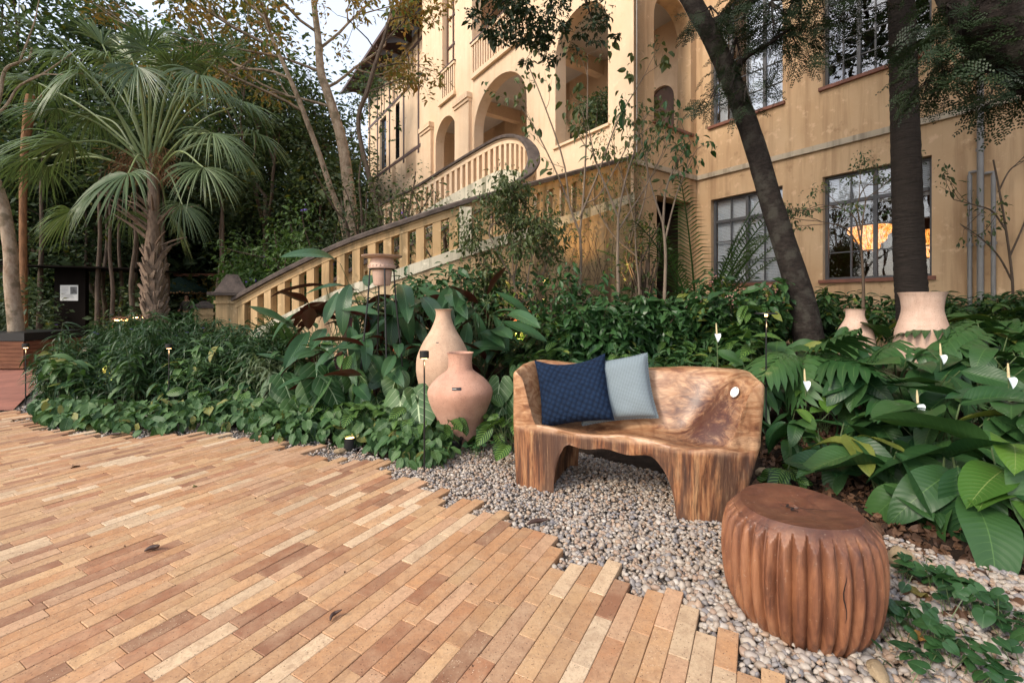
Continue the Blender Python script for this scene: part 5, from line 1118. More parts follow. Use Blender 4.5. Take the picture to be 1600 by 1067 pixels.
LEAF6 = blade(1, 0.2, 0.8, 0.8, 3, 0.25, 0.5, nu=1)
def meshof(tpl, name, mat, sm=True):
    g = G(); g.add(*tpl[:3]); me = g.mesh(name, sm); me.materials.append(mat); return me

def clump(g, tpl, centers, rad, per, size, mat=0, flat=0.7, pitch=(-0.9, 0.5), sd=0.35):
    """leaves scattered round the given centres"""
    C_ = np.repeat(np.asarray(centers, float), per, axis=0); n = len(C_)
    off = rng.normal(0, 1, (n, 3)); off /= np.linalg.norm(off, axis=1)[:, None]; off *= (rng.random(n) ** 0.55)[:, None]
    rd = np.repeat(np.broadcast_to(np.asarray(rad, float), (len(centers),)), per)
    P_ = C_ + off * rd[:, None] * np.array((1, 1, flat)); yaw = np.arctan2(-off[:, 0], off[:, 1]) + rng.normal(0, 0.8, n)
    g.inst(tpl, rots(yaw, U(*pitch, n), rng.normal(0, 0.6, n), size * np.exp(rng.normal(0, sd, n)), P_), rng.random(n), mat)

def limbs(g, p0, d0, L, r0, depth, rngl, kids=3, spread=0.7, up=0.15, seg=6, shrink=0.68, tips=None, crook=0.12, n=7):
    P_ = [np.array(p0, float)]; d = nrm(d0)
    for i in range(seg):
        d = nrm(d + rngl.normal(0, crook, 3) + np.array((0, 0, up * 0.3))); P_.append(P_[-1] + d * L / seg)
    rad = np.linspace(r0, r0 * 0.6, seg + 1); tube(g, P_, rad, max(4, n), cap=True)
    if depth == 0: tips.append(P_[-1]); tips.append(P_[-3]); return
    for k in range(kids):
        t = rngl.uniform(0.45, 1.0) if k else 1.0; i = int(t * seg); dd = nrm(d + rngl.normal(0, spread, 3) + np.array((0, 0, up)))
        limbs(g, P_[i], dd, L * shrink * rngl.uniform(0.8, 1.15), rad[i] * 0.68, depth - 1, rngl, kids, spread, up, seg, shrink, tips, crook, n - 1)

# ---- woods behind: three kinds of tree, copied with their parts
protos = []
for k, (H, r0, lean, low) in enumerate(((5.2, 0.20, 0.05, 0), (6.2, 0.16, 0.12, 1), (4.0, 0.13, 0.18, 1))):
    rl = np.random.default_rng(40 + k); g = G(); tips = []
    P0 = np.array((0, 0, -0.2)); d = nrm((lean, 0.05, 1)); limbs(g, P0, d, H, r0, 3, rl, 3, 0.55, 0.25, 8, 0.62, tips, 0.07, 9)
    wood = g.mesh('trunk'); wood.materials.append(M['bark'])
    tips = np.array(tips); g = G(); clump(g, DIAM, tips, 1.15, 110, 0.17, flat=0.75)
    low_ = tips + rl.normal(0, 1.4, tips.shape) * np.array((1, 1, 0.6)) - np.array((0, 0, 1.6)); clump(g, DIAM, low_, 1.1, 60, 0.17, flat=0.8)
    crown = g.mesh('crown', False); crown.materials.append(M['leaf_forest']); protos.append((wood, crown))
woods = []
spots = [(30, 16.5, 1.0, 0), (-70, 14.5, 0.9, 1), (120, 19, 1.1, 1), (75, 23, 1.25, 2), (170, 16.5, 0.95, 2), (215, 25, 1.15, 0), (290, 24, 0.9, 0), (345, 30, 1.15, 0), (400, 22, 0.9, 0), (410, 18.5, 1.0, 1), (440, 22, 1.2, 0), (480, 18.5, 0.95, 2), (500, 24, 1.1, 1),
         (530, 21.5, 0.85, 0), (160, 27, 1.3, 0), (250, 28, 1.35, 1), (350, 27, 1.25, 0), (10, 25, 1.3, 1), (-60, 21, 1.2, 0), (430, 30, 1.2, 2), (550, 29, 0.9, 1), (-150, 17, 1.1, 2), (-200, 24, 1.3, 1)]
tl = ['slender dark tree standing in the woods beyond the fan palm', 'leafy dark tree in the woods between palm and plane tree', 'tall dark tree in the woods at the kiosk side']
for i, (u, Y, s_, k) in enumerate(spots):
    x = (u - HU) / F * Y; t = thing('woodland_tree', tl[1] if u > 280 else tl[0] if u > 140 else tl[2], 'tree', (x, Y, 0), 'dark trees of the woods behind the garden' if u > 280 else 'woodland trees behind the fan palm' if u > 140 else 'woodland trees near the kiosk', rotz=i * 2.4)
    t.scale = (s_, s_, s_)
    for nm, me in (('trunk', protos[k][0]), ('crown', protos[k][1])): link(nm, me, None, t)
# slim pole-like trunks low in the wood
g0 = G(); rl = np.random.default_rng(5); P_ = [(0, 0, -0.1), (0.05, 0, 1), (0.0, 0.05, 2), (0.12, 0, 3.2), (0.1, 0, 4.6), (0.3, 0, 6.4)]; tube(g0, spline(P_, 14), np.linspace(0.075, 0.03, 14), 8); pole = g0.mesh('trunk'); pole.materials.append(M['bark'])
g0 = G(); clump(g0, DIAM, np.array([(0.3, 0, 5.6), (0, 0.4, 6.4), (0.5, -0.3, 6.8), (-0.3, 0, 6.0)]), 0.9, 260, 0.15); pcr = g0.mesh('crown', False); pcr.materials.append(M['leaf_forest'])
for i, (u, Y) in enumerate([(150, 13.5), (163, 15), (178, 12.6), (188, 14.4), (204, 13.1), (214, 15.5), (262, 15), (246, 13.8), (340, 15.6), (137, 15.8), (352, 14.4), (60, 13.6), (345, 16.6), (46, 15.0)]):
    t = thing('pole_tree', 'slim bare pole trunk in the thicket around the fan palm', 'tree', ((u - HU) / F * Y, Y, 0), 'slim pole trunks round the fan palm', rotz=i * 1.7); s_ = 0.85 + 0.3 * rng.random(); t.scale = (s_, s_, s_)
    link('trunk', pole, None, t); link('crown', pcr, None, t)
# woods far off as one mass, and thicket floor
g = G(); n = 1000
th = U(-1.35, 0.02, n); rr_ = U(27, 38, n); c_ = np.stack([rr_ * np.sin(th) - 3, rr_ * np.cos(th), U(0, 1, n) ** 0.8 * np.where(rr_ > 30, 13.0, 11)], 1)
c_ = np.vstack([c_, np.stack([27.5 * np.sin(th) - 3 + U(-1, 1, n), 27.5 * np.cos(th) + U(-1, 1, n), U(0, 5.5, n)], 1)])
c_ = c_[~((c_[:, 0] > -11) & (c_[:, 2] > 7))]
clump(g, DIAM, c_, 1.7, 55, 0.42); link('far_woods', g.mesh('far_woods', False), M['leaf_forest'], kind='stuff')
g = G(); c_ = []
for q in range(420):
    Y = U(10.5, 22); u = U(-150, 620); 
    if 100 < u < 330 and Y < 12.5: continue
    c_.append(((u - HU) / F * Y, Y, U(0.1, 1.0) * (1.2 + 0.05 * Y)))
c_ = np.array(c_); kk = ~((c_[:, 0] / c_[:, 1] < (352 - 800) / 700) & (c_[:, 0] / c_[:, 1] > (222 - 800) / 700) & (c_[:, 1] < 22.5)); kk &= ~((c_[:, 0] / c_[:, 1] < (165 - 800) / 700) & (c_[:, 0] / c_[:, 1] > (60 - 800) / 700) & (c_[:, 1] < 13.7))
c_ = c_[kk]; clump(g, DIAM, c_, 0.65, 130, 0.11); link('thicket', g.mesh('thicket', False), M['leaf_forest'], kind='stuff')

# ---- plane tree with autumn leaves
def poly_trunk(pts, Y, px, dY=0.0):
    n = len(pts); return np.array([at(u, v, Y + dY * i / n) for i, (u, v) in enumerate(pts)]), np.array(px) * Y / F / 2
def rel(P_, o): return np.asarray(P_) - np.asarray(o)
pt = at(556, 476, 13.2); O_ = np.array((pt[0], pt[1], 0)); t = thing('plane_tree', 'tall plane tree with flaking pale bark and thin orange autumn leaves', 'tree', tuple(O_))
g = G(); tips = []
A, ra = poly_trunk([(560, 500), (550, 360), (545, 298), (535, 225), (521, 174), (510, 140), (501, 112), (497, 60), (490, 0), (487, -60)], 13.2, [22, 20, 18, 16, 14, 13, 12, 10, 8, 5]); As = spline(A, 40); tube(g, rel(As, O_), np.interp(np.linspace(0, 1, 40), np.linspace(0, 1, 10), ra), 10)
B, rb = poly_trunk([(548, 420), (535, 345), (518, 298), (498, 239), (484, 202), (467, 157), (448, 112), (425, 60), (410, 10), (400, -40)], 13.2, [11, 10, 9, 8, 8, 7, 6, 5, 4, 3], -1.2); Bs = spline(B, 40); tube(g, rel(Bs, O_), np.interp(np.linspace(0, 1, 40), np.linspace(0, 1, 10), rb), 8)
link('trunk', g.mesh('trunk'), M['bark_pale'], t)
gb = G(); rl = np.random.default_rng(9)
for (sp_, dv, L) in [(As[18], (-1, -.2, .5), 2.6), (As[22], (1.0, -.3, .55), 2.2), (As[26], (-1, -.5, .4), 3.2), (As[29], (1, .2, .9), 2.4), (As[31], (-.8, -.6, .3), 3.0), (As[34], (.8, -.5, .8), 2.2), (Bs[20], (-1, -.4, .3), 2.8), (Bs[25], (-1, .1, .6), 2.6), (Bs[29], (-1, -.7, .3), 3.2), (Bs[33], (-.8, -.4, .8), 2.4), (As[36], (-.5, -.6, .8), 2.4), (Bs[36], (-1, -.9, .1), 3.3), (Bs[31], (.3, -1, .3), 2.4)]:
    limbs(gb, rel(sp_, O_), dv, L, 0.045, 2, rl, 3, 0.6, 0.05, 6, 0.62, tips, 0.12, 5)
link('branches', gb.mesh('branches'), M['bark_pale'], t)
tips = np.array(tips); g = G(); clump(g, LEAF6, tips, 0.42, 22, 0.15, flat=0.8, sd=0.25); link('foliage', g.mesh('foliage', False), M['leaf_autumn'], t)
g = G(); clump(g, LEAF6, tips[::2], 0.5, 14, 0.14, flat=0.8); link('foliage', g.mesh('foliage', False), M['leaf_olive'], t)
# dark branch reaching up in front of the wing
pt = at(602, 476, 12.4); O_ = np.array((pt[0], pt[1], 0)); t = thing('slender_tree', 'thin dark tree leaning up across the half-timbered wing', 'tree', tuple(O_)); tips = []
g = G(); A, ra = poly_trunk([(600, 420), (590, 330), (560, 200), (575, 140), (590, 90), (603, 50), (615, 0), (622, -40)], 12.4, [8, 8, 7, 7, 6, 5, 4, 3]); As = spline(A, 30); tube(g, rel(As, O_), np.interp(np.linspace(0, 1, 30), np.linspace(0, 1, 8), ra), 7)
for i, dv in ((12, (1, -.2, .3)), (15, (1, 0, .1)), (17, (-.5, -.4, .7)), (19, (1, .2, .6)), (22, (.9, -.3, .2)), (25, (-.8, 0, .5)), (27, (.6, 0, .5))): limbs(g, rel(As[i], O_), dv, 1.1, 0.022, 2, rl, 3, 0.6, 0.0, 5, 0.62, tips, 0.13, 5)
link('trunk', g.mesh('trunk'), M['bark'], t); g = G(); clump(g, LEAF6, np.array(tips), 0.25, 9, 0.12, flat=0.8); link('foliage', g.mesh('foliage', False), M['leaf_autumn'], t)
# pale leaning trunk over the planter, bare twigs above it, broken stump
pt = at(22, 476, 9.5); O_ = np.array((pt[0], pt[1], 0)); t = thing('pale_tree', 'pale mottled leaning trunk rising out of the wooden planter box', 'tree', tuple(O_)); tips = []
g = G(); A, ra = poly_trunk([(28, 545), (24, 500), (18, 440), (17, 400), (10, 350), (2, 315), (-12, 270), (-22, 200), (-20, 120)], 9.5, [21, 19, 18, 17, 16, 17, 15, 13, 11]); As = spline(A, 40); tube(g, rel(As, O_), np.interp(np.linspace(0, 1, 40), np.linspace(0, 1, 9), ra), 12)
for pts, px in (([(-8, 180), (0, 150), (8, 110), (30, 98), (45, 92), (50, 75)], 6), ([(-15, 190), (10, 165), (30, 135), (60, 120), (90, 100), (112, 84)], 4), ([(30, 135), (60, 118), (95, 117), (130, 115)], 2.5), ([(30, 98), (45, 60), (55, 30), (62, -5)], 3)):
    B, rb = poly_trunk(pts, 8.8, np.linspace(px, px * 0.4, len(pts))); tube(g, rel(spline(B, 20), O_), np.interp(np.linspace(0, 1, 20), np.linspace(0, 1, len(pts)), rb), 6)
link('trunk', g.mesh('trunk'), M['bark_pale'], t)
g = G(); c_ = rel([at(-60, 60, 9), at(-30, 30, 8.6), at(-80, 120, 9), at(10, 20, 9.5), at(-40, 90, 8.4)], O_); clump(g, LEAF6, c_, 0.7, 90, 0.12); link('crown', g.mesh('crown', False), M['leaf_olive'], t)
pt = at(44, 476, 11.5); O_ = np.array((pt[0], pt[1], 0)); g = G(); A, ra = poly_trunk([(38, 520), (36, 330), (38, 240), (44, 190), (50, 150)], 11.5, [9, 9, 9, 13, 15]); tube(g, rel(spline(A, 16), O_), np.interp(np.linspace(0, 1, 16), np.linspace(0, 1, 5), ra), 9, jit=0.1, rng=rng)
A, ra = poly_trunk([(48, 175), (58, 160), (66, 148)], 11.5, [8, 7, 3]); tube(g, rel(A, O_), ra, 6)
t = thing('broken_trunk', 'broken orange brown trunk with torn top near the kiosk', 'tree stump', tuple(O_)); link('trunk', g.mesh('trunk'), M['bark_orange'], t)

# ---- fan palm
FO = np.array(((240 - HU) / F * 9.6, 9.6, 0.0)); palm = thing('fan_palm', 'large fan palm with drooping pleated fronds and shaggy diamond patterned trunk', 'palm tree', tuple(FO))
def fan(hub, a, R_, nseg=44, spread=2.0, droop=0.5, rl=rng):
    g = G(); a = nrm(a); s_ = nrm(np.cross(a, (0, 0, 1))); nn = nrm(np.cross(s_, a))
    for th in np.linspace(-spread, spread, nseg):
        d = nrm(a * math.cos(th) + s_ * math.sin(th) + nn * (0.25 - 0.1 * math.cos(th)) + rl.normal(0, 0.035, 3)); L = R_ * (0.72 + 0.28 * math.cos(th * 0.7)) * rl.uniform(0.78, 1.06)
        sd = nrm(np.cross(d, nn)); V, UV = [], []; wb = L * 0.5 * 2 * spread / nseg * 0.56; dr = droop * rl.uniform(0.7, 1.3); fold = nn
        for t, w in ((0.0, 0.05), (0.18, 0.40), (0.36, 0.78), (0.54, 0.92), (0.7, 0.62), (0.86, 0.32), (1.0, 0.02)):
            p = hub + d * L * t * (1 - 0.12 * dr * t); p = p - np.array((0, 0, 1)) * (L * dr * (t ** 2.4)); w_ = wb * w
            V += [p - sd * w_, p + fold * w_ * 0.7, p + sd * w_]; UV += [(0.3, t), (0.5, t), (0.7, t)]
        f = [(3 * i + k, 3 * i + k + 1, 3 * i + k + 4, 3 * i + k + 3) for i in range(6) for k in range(2)]
        g.add(V, f, UV, rl.random() * 0.35)
    return g
crown_c = np.array((0.0, 0.0, 0)) + rel(at(236, 262, 9.6), FO)
fr = [((200, 272), -1.1, (-.15, -.75, -.75), 1.45), ((112, 222), -1.0, (-.9, -.3, -.35), 1.75), ((118, 98), -.3, (-.8, -.3, .2), 1.5), ((125, 112), -.8, (-.4, -.5, -.8), 1.3), ((208, 95), 0, (-.1, -.3, .95), 1.5), ((215, 105), -.9, (.25, -.5, -.8), 1.25), ((250, 100), .5, (.5, .2, .9), 1.4),
      ((312, 118), -.8, (.6, -.5, -.4), 1.35), ((300, 100), .3, (.7, .2, .6), 1.4), ((332, 208), -1.1, (.6, -.5, -.55), 1.25), ((318, 262), -1.3, (.45, -.6, -.6), 1.2), ((372, 165), .2, (.9, -.1, -.1), 1.4), ((360, 230), .2, (.8, 0, -.5), 1.2), ((112, 330), -.4, (-.6, -.2, -.8), 1.15), ((262, 335), .5, (.4, .3, -.9), 1.15),
      ((160, 70), .4, (-.5, .1, .8), 1.5), ((90, 60), .2, (-.9, .1, .5), 1.4), ((60, 130), .5, (-1, .1, .1), 1.5), ((175, 130), .6, (-.4, .6, .5), 1.3), ((280, 150), .8, (.4, .8, .3), 1.3), ((340, 90), .9, (.7, .5, .6), 1.3), ((150, 180), .9, (-.6, .7, -.2), 1.3), ((75, 260), .6, (-.8, .4, -.5), 1.4), ((235, 60), .7, (0, .6, .8), 1.4), ((200, 330), .8, (-.2, .8, -.7), 1.1)]
fr += [((45, 250), -.2, (-1, -.3, -.4), 1.3), ((395, 210), .5, (1, .1, -.3), 1.3), ((175, 100), -.6, (-.5, -.6, .4), 1.2), ((270, 110), -.2, (.5, -.4, .5), 1.2), ((150, 300), -.2, (-.4, -.4, -.9), 1.1), ((330, 150), -.5, (.8, -.5, -.1), 1.2), ((90, 170), -.7, (-.9, -.5, -.3), 1.3), ((230, 80), -.4, (.1, -.5, .7), 1.2), ((285, 320), -.3, (.5, -.3, -.8), 1.0)]
for (u, v), dY, a, R_ in fr:
    R_ *= 0.74
    hub = rel(at(u, v, 9.6 + dY), FO); g = fan(hub, a, R_, spread=U(1.5, 1.95), droop=U(.45, .75) if a[2] < 0.5 else U(.22, .4))
    f_ = link('frond', g.mesh('frond', False), M['leaf_palm'], palm)
    g = G(); mid_ = crown_c * 0.45 + hub * 0.55 + np.array((0, 0, 0.22 + 0.1 * (hub[2] < crown_c[2]))); c0 = crown_c + np.array((U(-.06, .06), U(-.06, .06), U(-0.3, 0.1)))
    tube(g, spline([c0, mid_, hub], 12), np.linspace(0.028, 0.013, 12), 6); link('petiole', g.mesh('petiole'), M['petiole'], palm)
g = G(); tube(g, spline([(0.1, 0, -0.1), (0.02, 0, 1.0), (-0.02, 0, 2.2), (0.0, 0, 3.4), crown_c + np.array((0, 0, 0.2))], 24), np.interp(np.linspace(0, 1, 24), [0, .55, .7, 1], [0.16, 0.145, 0.10, 0.08]), 14); link('trunk', g.mesh('trunk'), M['boot'], palm)
bt = bevel_box((-0.065, -0.01, 0), (0.065, 0.022, 0.26), 0.006); bv = bt[0].copy(); tp_ = bv[:, 2] / 0.26; bv[:, 0] *= (1 - 0.55 * tp_); bv[:, 1] += 0.05 * tp_ ** 2
g = G(); g.add(bv, bt[1]); bme_ = g.mesh('leaf_base', False); bme_.materials.append(M['boot'])
for k in range(150):
    z = 0.05 + 2.35 * (k / 150); a = k * 2.39996; r_ = 0.145 - 0.01 * z; xo = 0.1 - 0.1 * min(1, z) 
    link('leaf_base', bme_, None, palm, (xo + r_ * math.cos(a), r_ * math.sin(a), z), (R(-8) + rng.normal(0, 0.09), rng.normal(0, 0.28), a - math.pi / 2), scale=(U(.8, 1.15), 1, U(.8, 1.25)))
g = G()
for k in range(26):
    a = U(0, 6.28); z0 = 2.4 + 1.0 * rng.random(); L = U(.3, .75); p0 = np.array((0.1 * math.cos(a), 0.1 * math.sin(a), z0)); d = np.array((math.cos(a), math.sin(a), U(.5, 1.1))); tube(g, spline([p0, p0 + d * L * .5, p0 + d * L + np.array((0, 0, -.1 * L))], 6), np.linspace(.03, .012, 6), 5)
link('old_petioles', g.mesh('old_petioles'), M['boot'], palm, kind='stuff')
g = G()
for side in (-1, 1):
    for k in range(150):
        p0 = crown_c + np.array((side * U(0.15, 0.6), U(-0.4, 0.1), U(-0.25, 0.35))); d = np.array((side * U(0, .5), U(-.4, .4), U(-1, -.2))); L = U(.15, .45); tube(g, [p0, p0 + d * L * .5 + rng.normal(0, .04, 3), p0 + d * L + rng.normal(0, .06, 3)], 0.005, 3, cap=False)
link('seed_strings', g.mesh('seed_strings'), M['bark_orange'], palm, kind='stuff')

# ---- feather palms
def feather(O_, dirs, L, nl, leafL, mat, leafW=0.013, droop=0.9):
    """list of (yaw, elev, length factor) fronds"""
    out = []
    for yaw, el, k in dirs:
        g = G(); d = np.array((math.cos(yaw) * math.cos(el), math.sin(yaw) * math.cos(el), math.sin(el))); Lk = L * k; P_ = [np.zeros(3)]; n = 16; dd = d.copy()
        for i in range(n): dd = nrm(dd + np.array((0, 0, -droop / n * (0.4 + 1.3 * i / n)))); P_.append(P_[-1] + dd * Lk / n)
        P_ = np.array(P_); tube(g, P_, np.linspace(0.011, 0.003, n + 1) * (L / 1.2), 5, rnd=0.5); T = np.gradient(P_, axis=0)
        for j in range(nl):
            t = 0.22 + 0.77 * j / nl; x = t * n; i = min(n - 1, int(x)); p = P_[i] * (1 - x + i) + P_[i + 1] * (x - i); tt = nrm(T[i]); sd = nrm(np.cross(tt, (0, 0, 1))); up = np.cross(sd, tt)
            for s_ in (-1, 1):
                ll = leafL * (math.sin(math.pi * min(1, 0.15 + t * 0.82)) ** 0.6) * rng.uniform(0.85, 1.1); dl = nrm(sd * s_ * 1.0 + tt * 0.75 + up * 0.25 + rng.normal(0, .05, 3)); wv = nrm(np.cross(dl, up)) * leafW
                q1 = p + dl * ll * .5 + np.array((0, 0, -.04 * ll)); q2 = p + dl * ll + np.array((0, 0, -.38 * ll))
                g.add([p - wv * .4, p + wv * .4, q1 + wv, q1 - wv, q2], [(0, 1, 2, 3), (3, 2, 4)], [(0.4, 0), (0.6, 0), (0.7, .5), (0.3, .5), (.5, 1)], rng.random() * .3)
        out.append(g)
    return out
def feather_palm(label, p, L, n, leafL, el=(0.7, 1.35), seed=0, **kw):
    t = thing('feather_palm', label, 'palm', tuple(p)); rl = np.random.default_rng(seed)
    ds = [(rl.uniform(0, 6.28) if kw.get('yaws') is None else kw['yaws'][i % len(kw['yaws'])], rl.uniform(*el), rl.uniform(.8, 1.1)) for i in range(n)]
    for g in feather(p, ds, L, 34, leafL, None): link('frond', g.mesh('frond', False), M['leaf_areca'], t)
    return t
feather_palm('arching feather palm against the window with white blinds', (*at(1092, 476, 8.9)[:2], 0.45), 3.1, 12, 0.50, (1.0, 1.42), 3, yaws=[0.1, -0.4, 2.9, -0.7, 3.4, -1.2, -0.2, -2.2, 0.4, -0.9, 3.9, -0.1])
feather_palm('small feather palm with fine fronds before the lower stair balusters', (*at(470, 476, 6.6)[:2], 0.1), 1.25, 9, 0.27, (0.6, 1.25), 4, yaws=[3.3, 2.9, -0.5, 0.6, 3.8, -1.6, 5.6, 2.4, 3.1])
feather_palm('low feather palm drooping over the strap leaves by the stair pillar', (*at(395, 476, 6.1)[:2], 0.05), 0.95, 7, 0.24, (0.5, 1.2), 6, yaws=[3.5, -0.8, 0.2, 4.2, -1.4, 2.8, 5.4])

# ---- leafy plants with individually placed leaves
LT = {}
LT['big'] = [meshof(blade(0.46, 0.105, 0.75, 0.85, 12, 0.20, b_, 0.12, 3, s_, 0.10), 'leaf', M['leaf_big']) for s_, b_ in enumerate((0.35, 0.8, 0.15, 1.2))]
LT['bright'] = [meshof(blade(0.46, 0.11, 0.75, 0.85, 12, 0.22, b_, 0.12, 3, s_, 0.12), 'leaf', M['leaf_bright']) for s_, b_ in enumerate((0.4, 0.9))]
LT['purple'] = [meshof(blade(0.58, 0.085, 0.8, 0.75, 12, 0.16, b_, 0.08, 3, s_, 0.05), 'leaf', M['leaf_purple']) for s_, b_ in enumerate((0.25, 0.7, 0.1, 1.0))]
LT['maroon'] = [meshof(blade(0.55, 0.06, 0.8, 0.75, 10, 0.2, b_, 0.08, 2, s_), 'leaf', M['leaf_maroon']) for s_, b_ in enumerate((0.3, 0.8))]
LT['heart'] = [meshof(heart(0.36, s_, b_), 'leaf', M['leaf_heart']) for s_, b_ in enumerate((0.25, 0.5, 0.15))]
LT['zebra'] = [meshof(blade(0.20, 0.056, 0.65, 0.75, 9, 0.2, b_, 0.15, 3, s_, 0.1), 'leaf', M['leaf_zebra']) for s_, b_ in enumerate((0.3, 0.7, 0.1))]
LT['lobed'] = [meshof(lobed(0.60, 0.27, 8, s_, b_), 'leaf', M['leaf_lobed']) for s_, b_ in enumerate((0.3, 0.7))]
LT['pale'] = [meshof(blade(0.30, 0.05, 0.75, 0.8, 9, 0.2, b_, 0.1, 3, s_), 'leaf', M['leaf_zebra']) for s_, b_ in enumerate((0.3, 0.7))]
def plant(name, label, x, y, kind, n, h, size=1.0, spread=0.5, pitch=(-0.7, 0.35), face=0.55, group=None, seed=0, cat='plant', z=None, flowers=0):
    rl = np.random.default_rng(seed * 7 + 3); z = float(gh(x, y)) - 0.03 if z is None else z
    t = thing(name, label, cat, (x, y, z), group); gs = G(); to_cam = math.atan2(-y, -x)
    for i in range(n):
        ya = i * 2.39996 + rl.uniform(-.4, .4) + seed; 
        if rl.random() < face: ya = to_cam + rl.normal(0, 0.9)
        el = rl.uniform(0.9, 1.45) if i > n * 0.35 else rl.uniform(0.5, 1.0); H = h * (0.55 + 0.45 * (i + 1) / n) * rl.uniform(0.85, 1.1) * (1 if i > n * 0.35 else 0.7)
        ln = H / math.sin(el) * 0.95; ln = min(ln, H + spread); d = np.array((math.cos(ya) * math.cos(el), math.sin(ya) * math.cos(el), math.sin(el)))
        p0 = np.array((rl.normal(0, .03), rl.normal(0, .03), 0)); p1 = p0 + d * ln * np.array((spread * 1.6, spread * 1.6, 1)); mid_ = (p0 + p1) / 2 + np.array((-d[0], -d[1], 0.5)) * 0.06 * ln
        tube(gs, spline([p0, mid_, p1], 6), np.linspace(0.0055, 0.0035, 6) * (1.3 if kind in ('big', 'bright', 'heart', 'lobed') else 1) * size, 5)
        kk = kind if not isinstance(kind, (list, tuple)) else kind[int(rl.integers(len(kind)))]
        me = LT[kk][int(rl.integers(len(LT[kk])))]; pt_ = rl.uniform(*pitch) + (0.3 if el > 1.3 else 0)
        if kk == 'heart': pt_ = rl.uniform(-1.25, -0.5); ya = to_cam + rl.normal(0, 0.55)
        link('leaf', me, None, t, tuple(p1), (pt_, rl.normal(0, 0.35), ya - math.pi / 2 + rl.normal(0, .25)), 'YXZ', size * rl.uniform(0.75, 1.12))
    link('stems', gs.mesh('stems'), M['stem'], t)
    return t
def flower(label, u, v, Y, h=0.11, spw=0.05, group='white spathe flowers in the big leaves'):
    p = at(u, v, Y); z0 = float(gh(p[0], p[1])) - 0.03; t = thing('spathe_flower', label, 'flower', (p[0], p[1], z0), group)
    H = p[2] - z0; g = G(); tube(g, spline([(0.03, 0.05, 0), (0.02, 0.02, H * 0.6), (0, 0, H)], 10), 0.0045, 6); link('stalk', g.mesh('stalk'), M['stem'], t)
    g = G(); tube(g, [(0, 0, H), (-0.004, 0, H + h * 0.6), (-0.006, 0, H + h)], [0.0085, 0.008, 0.004], 8); link('spadix', g.mesh('spadix'), M['spadix'], t)
    tp_ = blade(0.085, spw * .62, 0.5, 0.9, 6, 0.35, 0.9, nu=2, seed=3); g = G(); g.add(*tp_); link('spathe', g.mesh('spathe'), M['spathe'], t, (0, 0, H), (-0.5, 0, 3.0), 'YXZ')

RB = 'big glossy plants in the bed behind the stool'
RIGHT = [
 (1490, 2.78, 'big', 9, 0.42, 1.15, 'big glossy plant arching over the leaf litter at the frame edge'),
 (1590, 2.66, ('big', 'bright'), 9, 0.52, 1.25, 'big glossy plant with one bright yellow green arching leaf'),
 (1385, 3.05, 'big', 10, 0.36, 1.0, 'dark glossy plant hanging its leaves right behind the stool'),
 (1700, 2.9, 'big', 9, 0.5, 1.2, 'big glossy plant cut off by the picture edge'),
 (1310, 3.35, 'big', 10, 0.40, 0.9, 'blue green glossy plant between bench arm and stool'),
 (1465, 3.35, 'big', 11, 0.55, 1.05, 'tall glossy plant under the lone white flower'),
 (1585, 3.3, 'big', 11, 0.62, 1.1, 'tall glossy plant crowding the frame edge above the bright leaf'),
 (1238, 3.75, ('bright', 'big'), 10, 0.42, 0.62, 'yellow green young plant touching the bench arm'),
 (1285, 4.1, ('bright', 'big'), 10, 0.5, 0.68, 'second yellow green plant behind the bench arm'),
 (1350, 4.0, 'big', 11, 0.62, 0.95, 'mid green plant with broad upright leaves below the lobed fronds'),
 (1430, 4.1, 'big', 10, 0.62, 1.0, 'glossy plant below the large pink pot'),
 (1520, 4.2, 'big', 11, 0.72, 1.05, 'glossy plant carrying the flower nearest the frame edge'),
 (1620, 4.2, 'big', 10, 0.8, 1.1, 'glossy plant at the frame edge under the wall pipes'),
 (1120, 4.35, ('big', 'bright'), 11, 0.60, 0.8, 'plant with striped yellow leaf rising behind the bench back'),
 (1175, 4.7, 'big', 10, 0.62, 0.8, 'dark plant behind the disc lamp'),
 (1060, 4.5, 'big', 9, 0.5, 0.75, 'dark plant just behind the middle of the bench back'),
 (1215, 5.2, 'big', 10, 0.70, 0.9, 'dark plant before the leaning trunk'),
 (1300, 5.0, 'big', 10, 0.72, 1.0, 'dark plant at the foot of the small pink pot'),
 (1390, 5.5, 'big', 9, 0.8, 1.0, 'dark plant squeezed between the two pink pots'),
 (1500, 5.3, 'big', 11, 0.85, 1.1, 'tall dark plant beside the large pink pot'),
 (1590, 5.4, 'big', 11, 0.95, 1.2, 'tall dark plant before the drainpipes'),
 (1680, 5.2, 'big', 9, 0.9, 1.2, 'tall dark plant past the drainpipes'),
 (1225, 3.25, 'zebra', 9, 0.16, 1.0, 'striped low plant between the bench foot and the stool'),
]
for i, (u, Y, kd, n, h, sz, lb) in enumerate(RIGHT): plant('leafy_plant', lb, (u - HU) / F * Y, Y, kd, n + 3, h, sz, seed=i + 1, group=RB)
for i, (u, Y, h, lb) in enumerate([(1270, 4.35, 0.78, 'lobed philodendron reaching flat fronds below the small pot'), (1400, 4.55, 0.80, 'lobed philodendron spreading under the large pink pot'), (1545, 4.7, 0.95, 'lobed philodendron raised beside the large pink pot'), (1640, 4.8, 0.95, 'lobed philodendron against the frame edge')]):
    plant('lobed_philodendron', lb, (u - HU) / F * Y, Y, 'lobed', 8, h, 0.95, pitch=(-0.45, 0.3), seed=60 + i, group='lobed philodendrons in the shady bed')
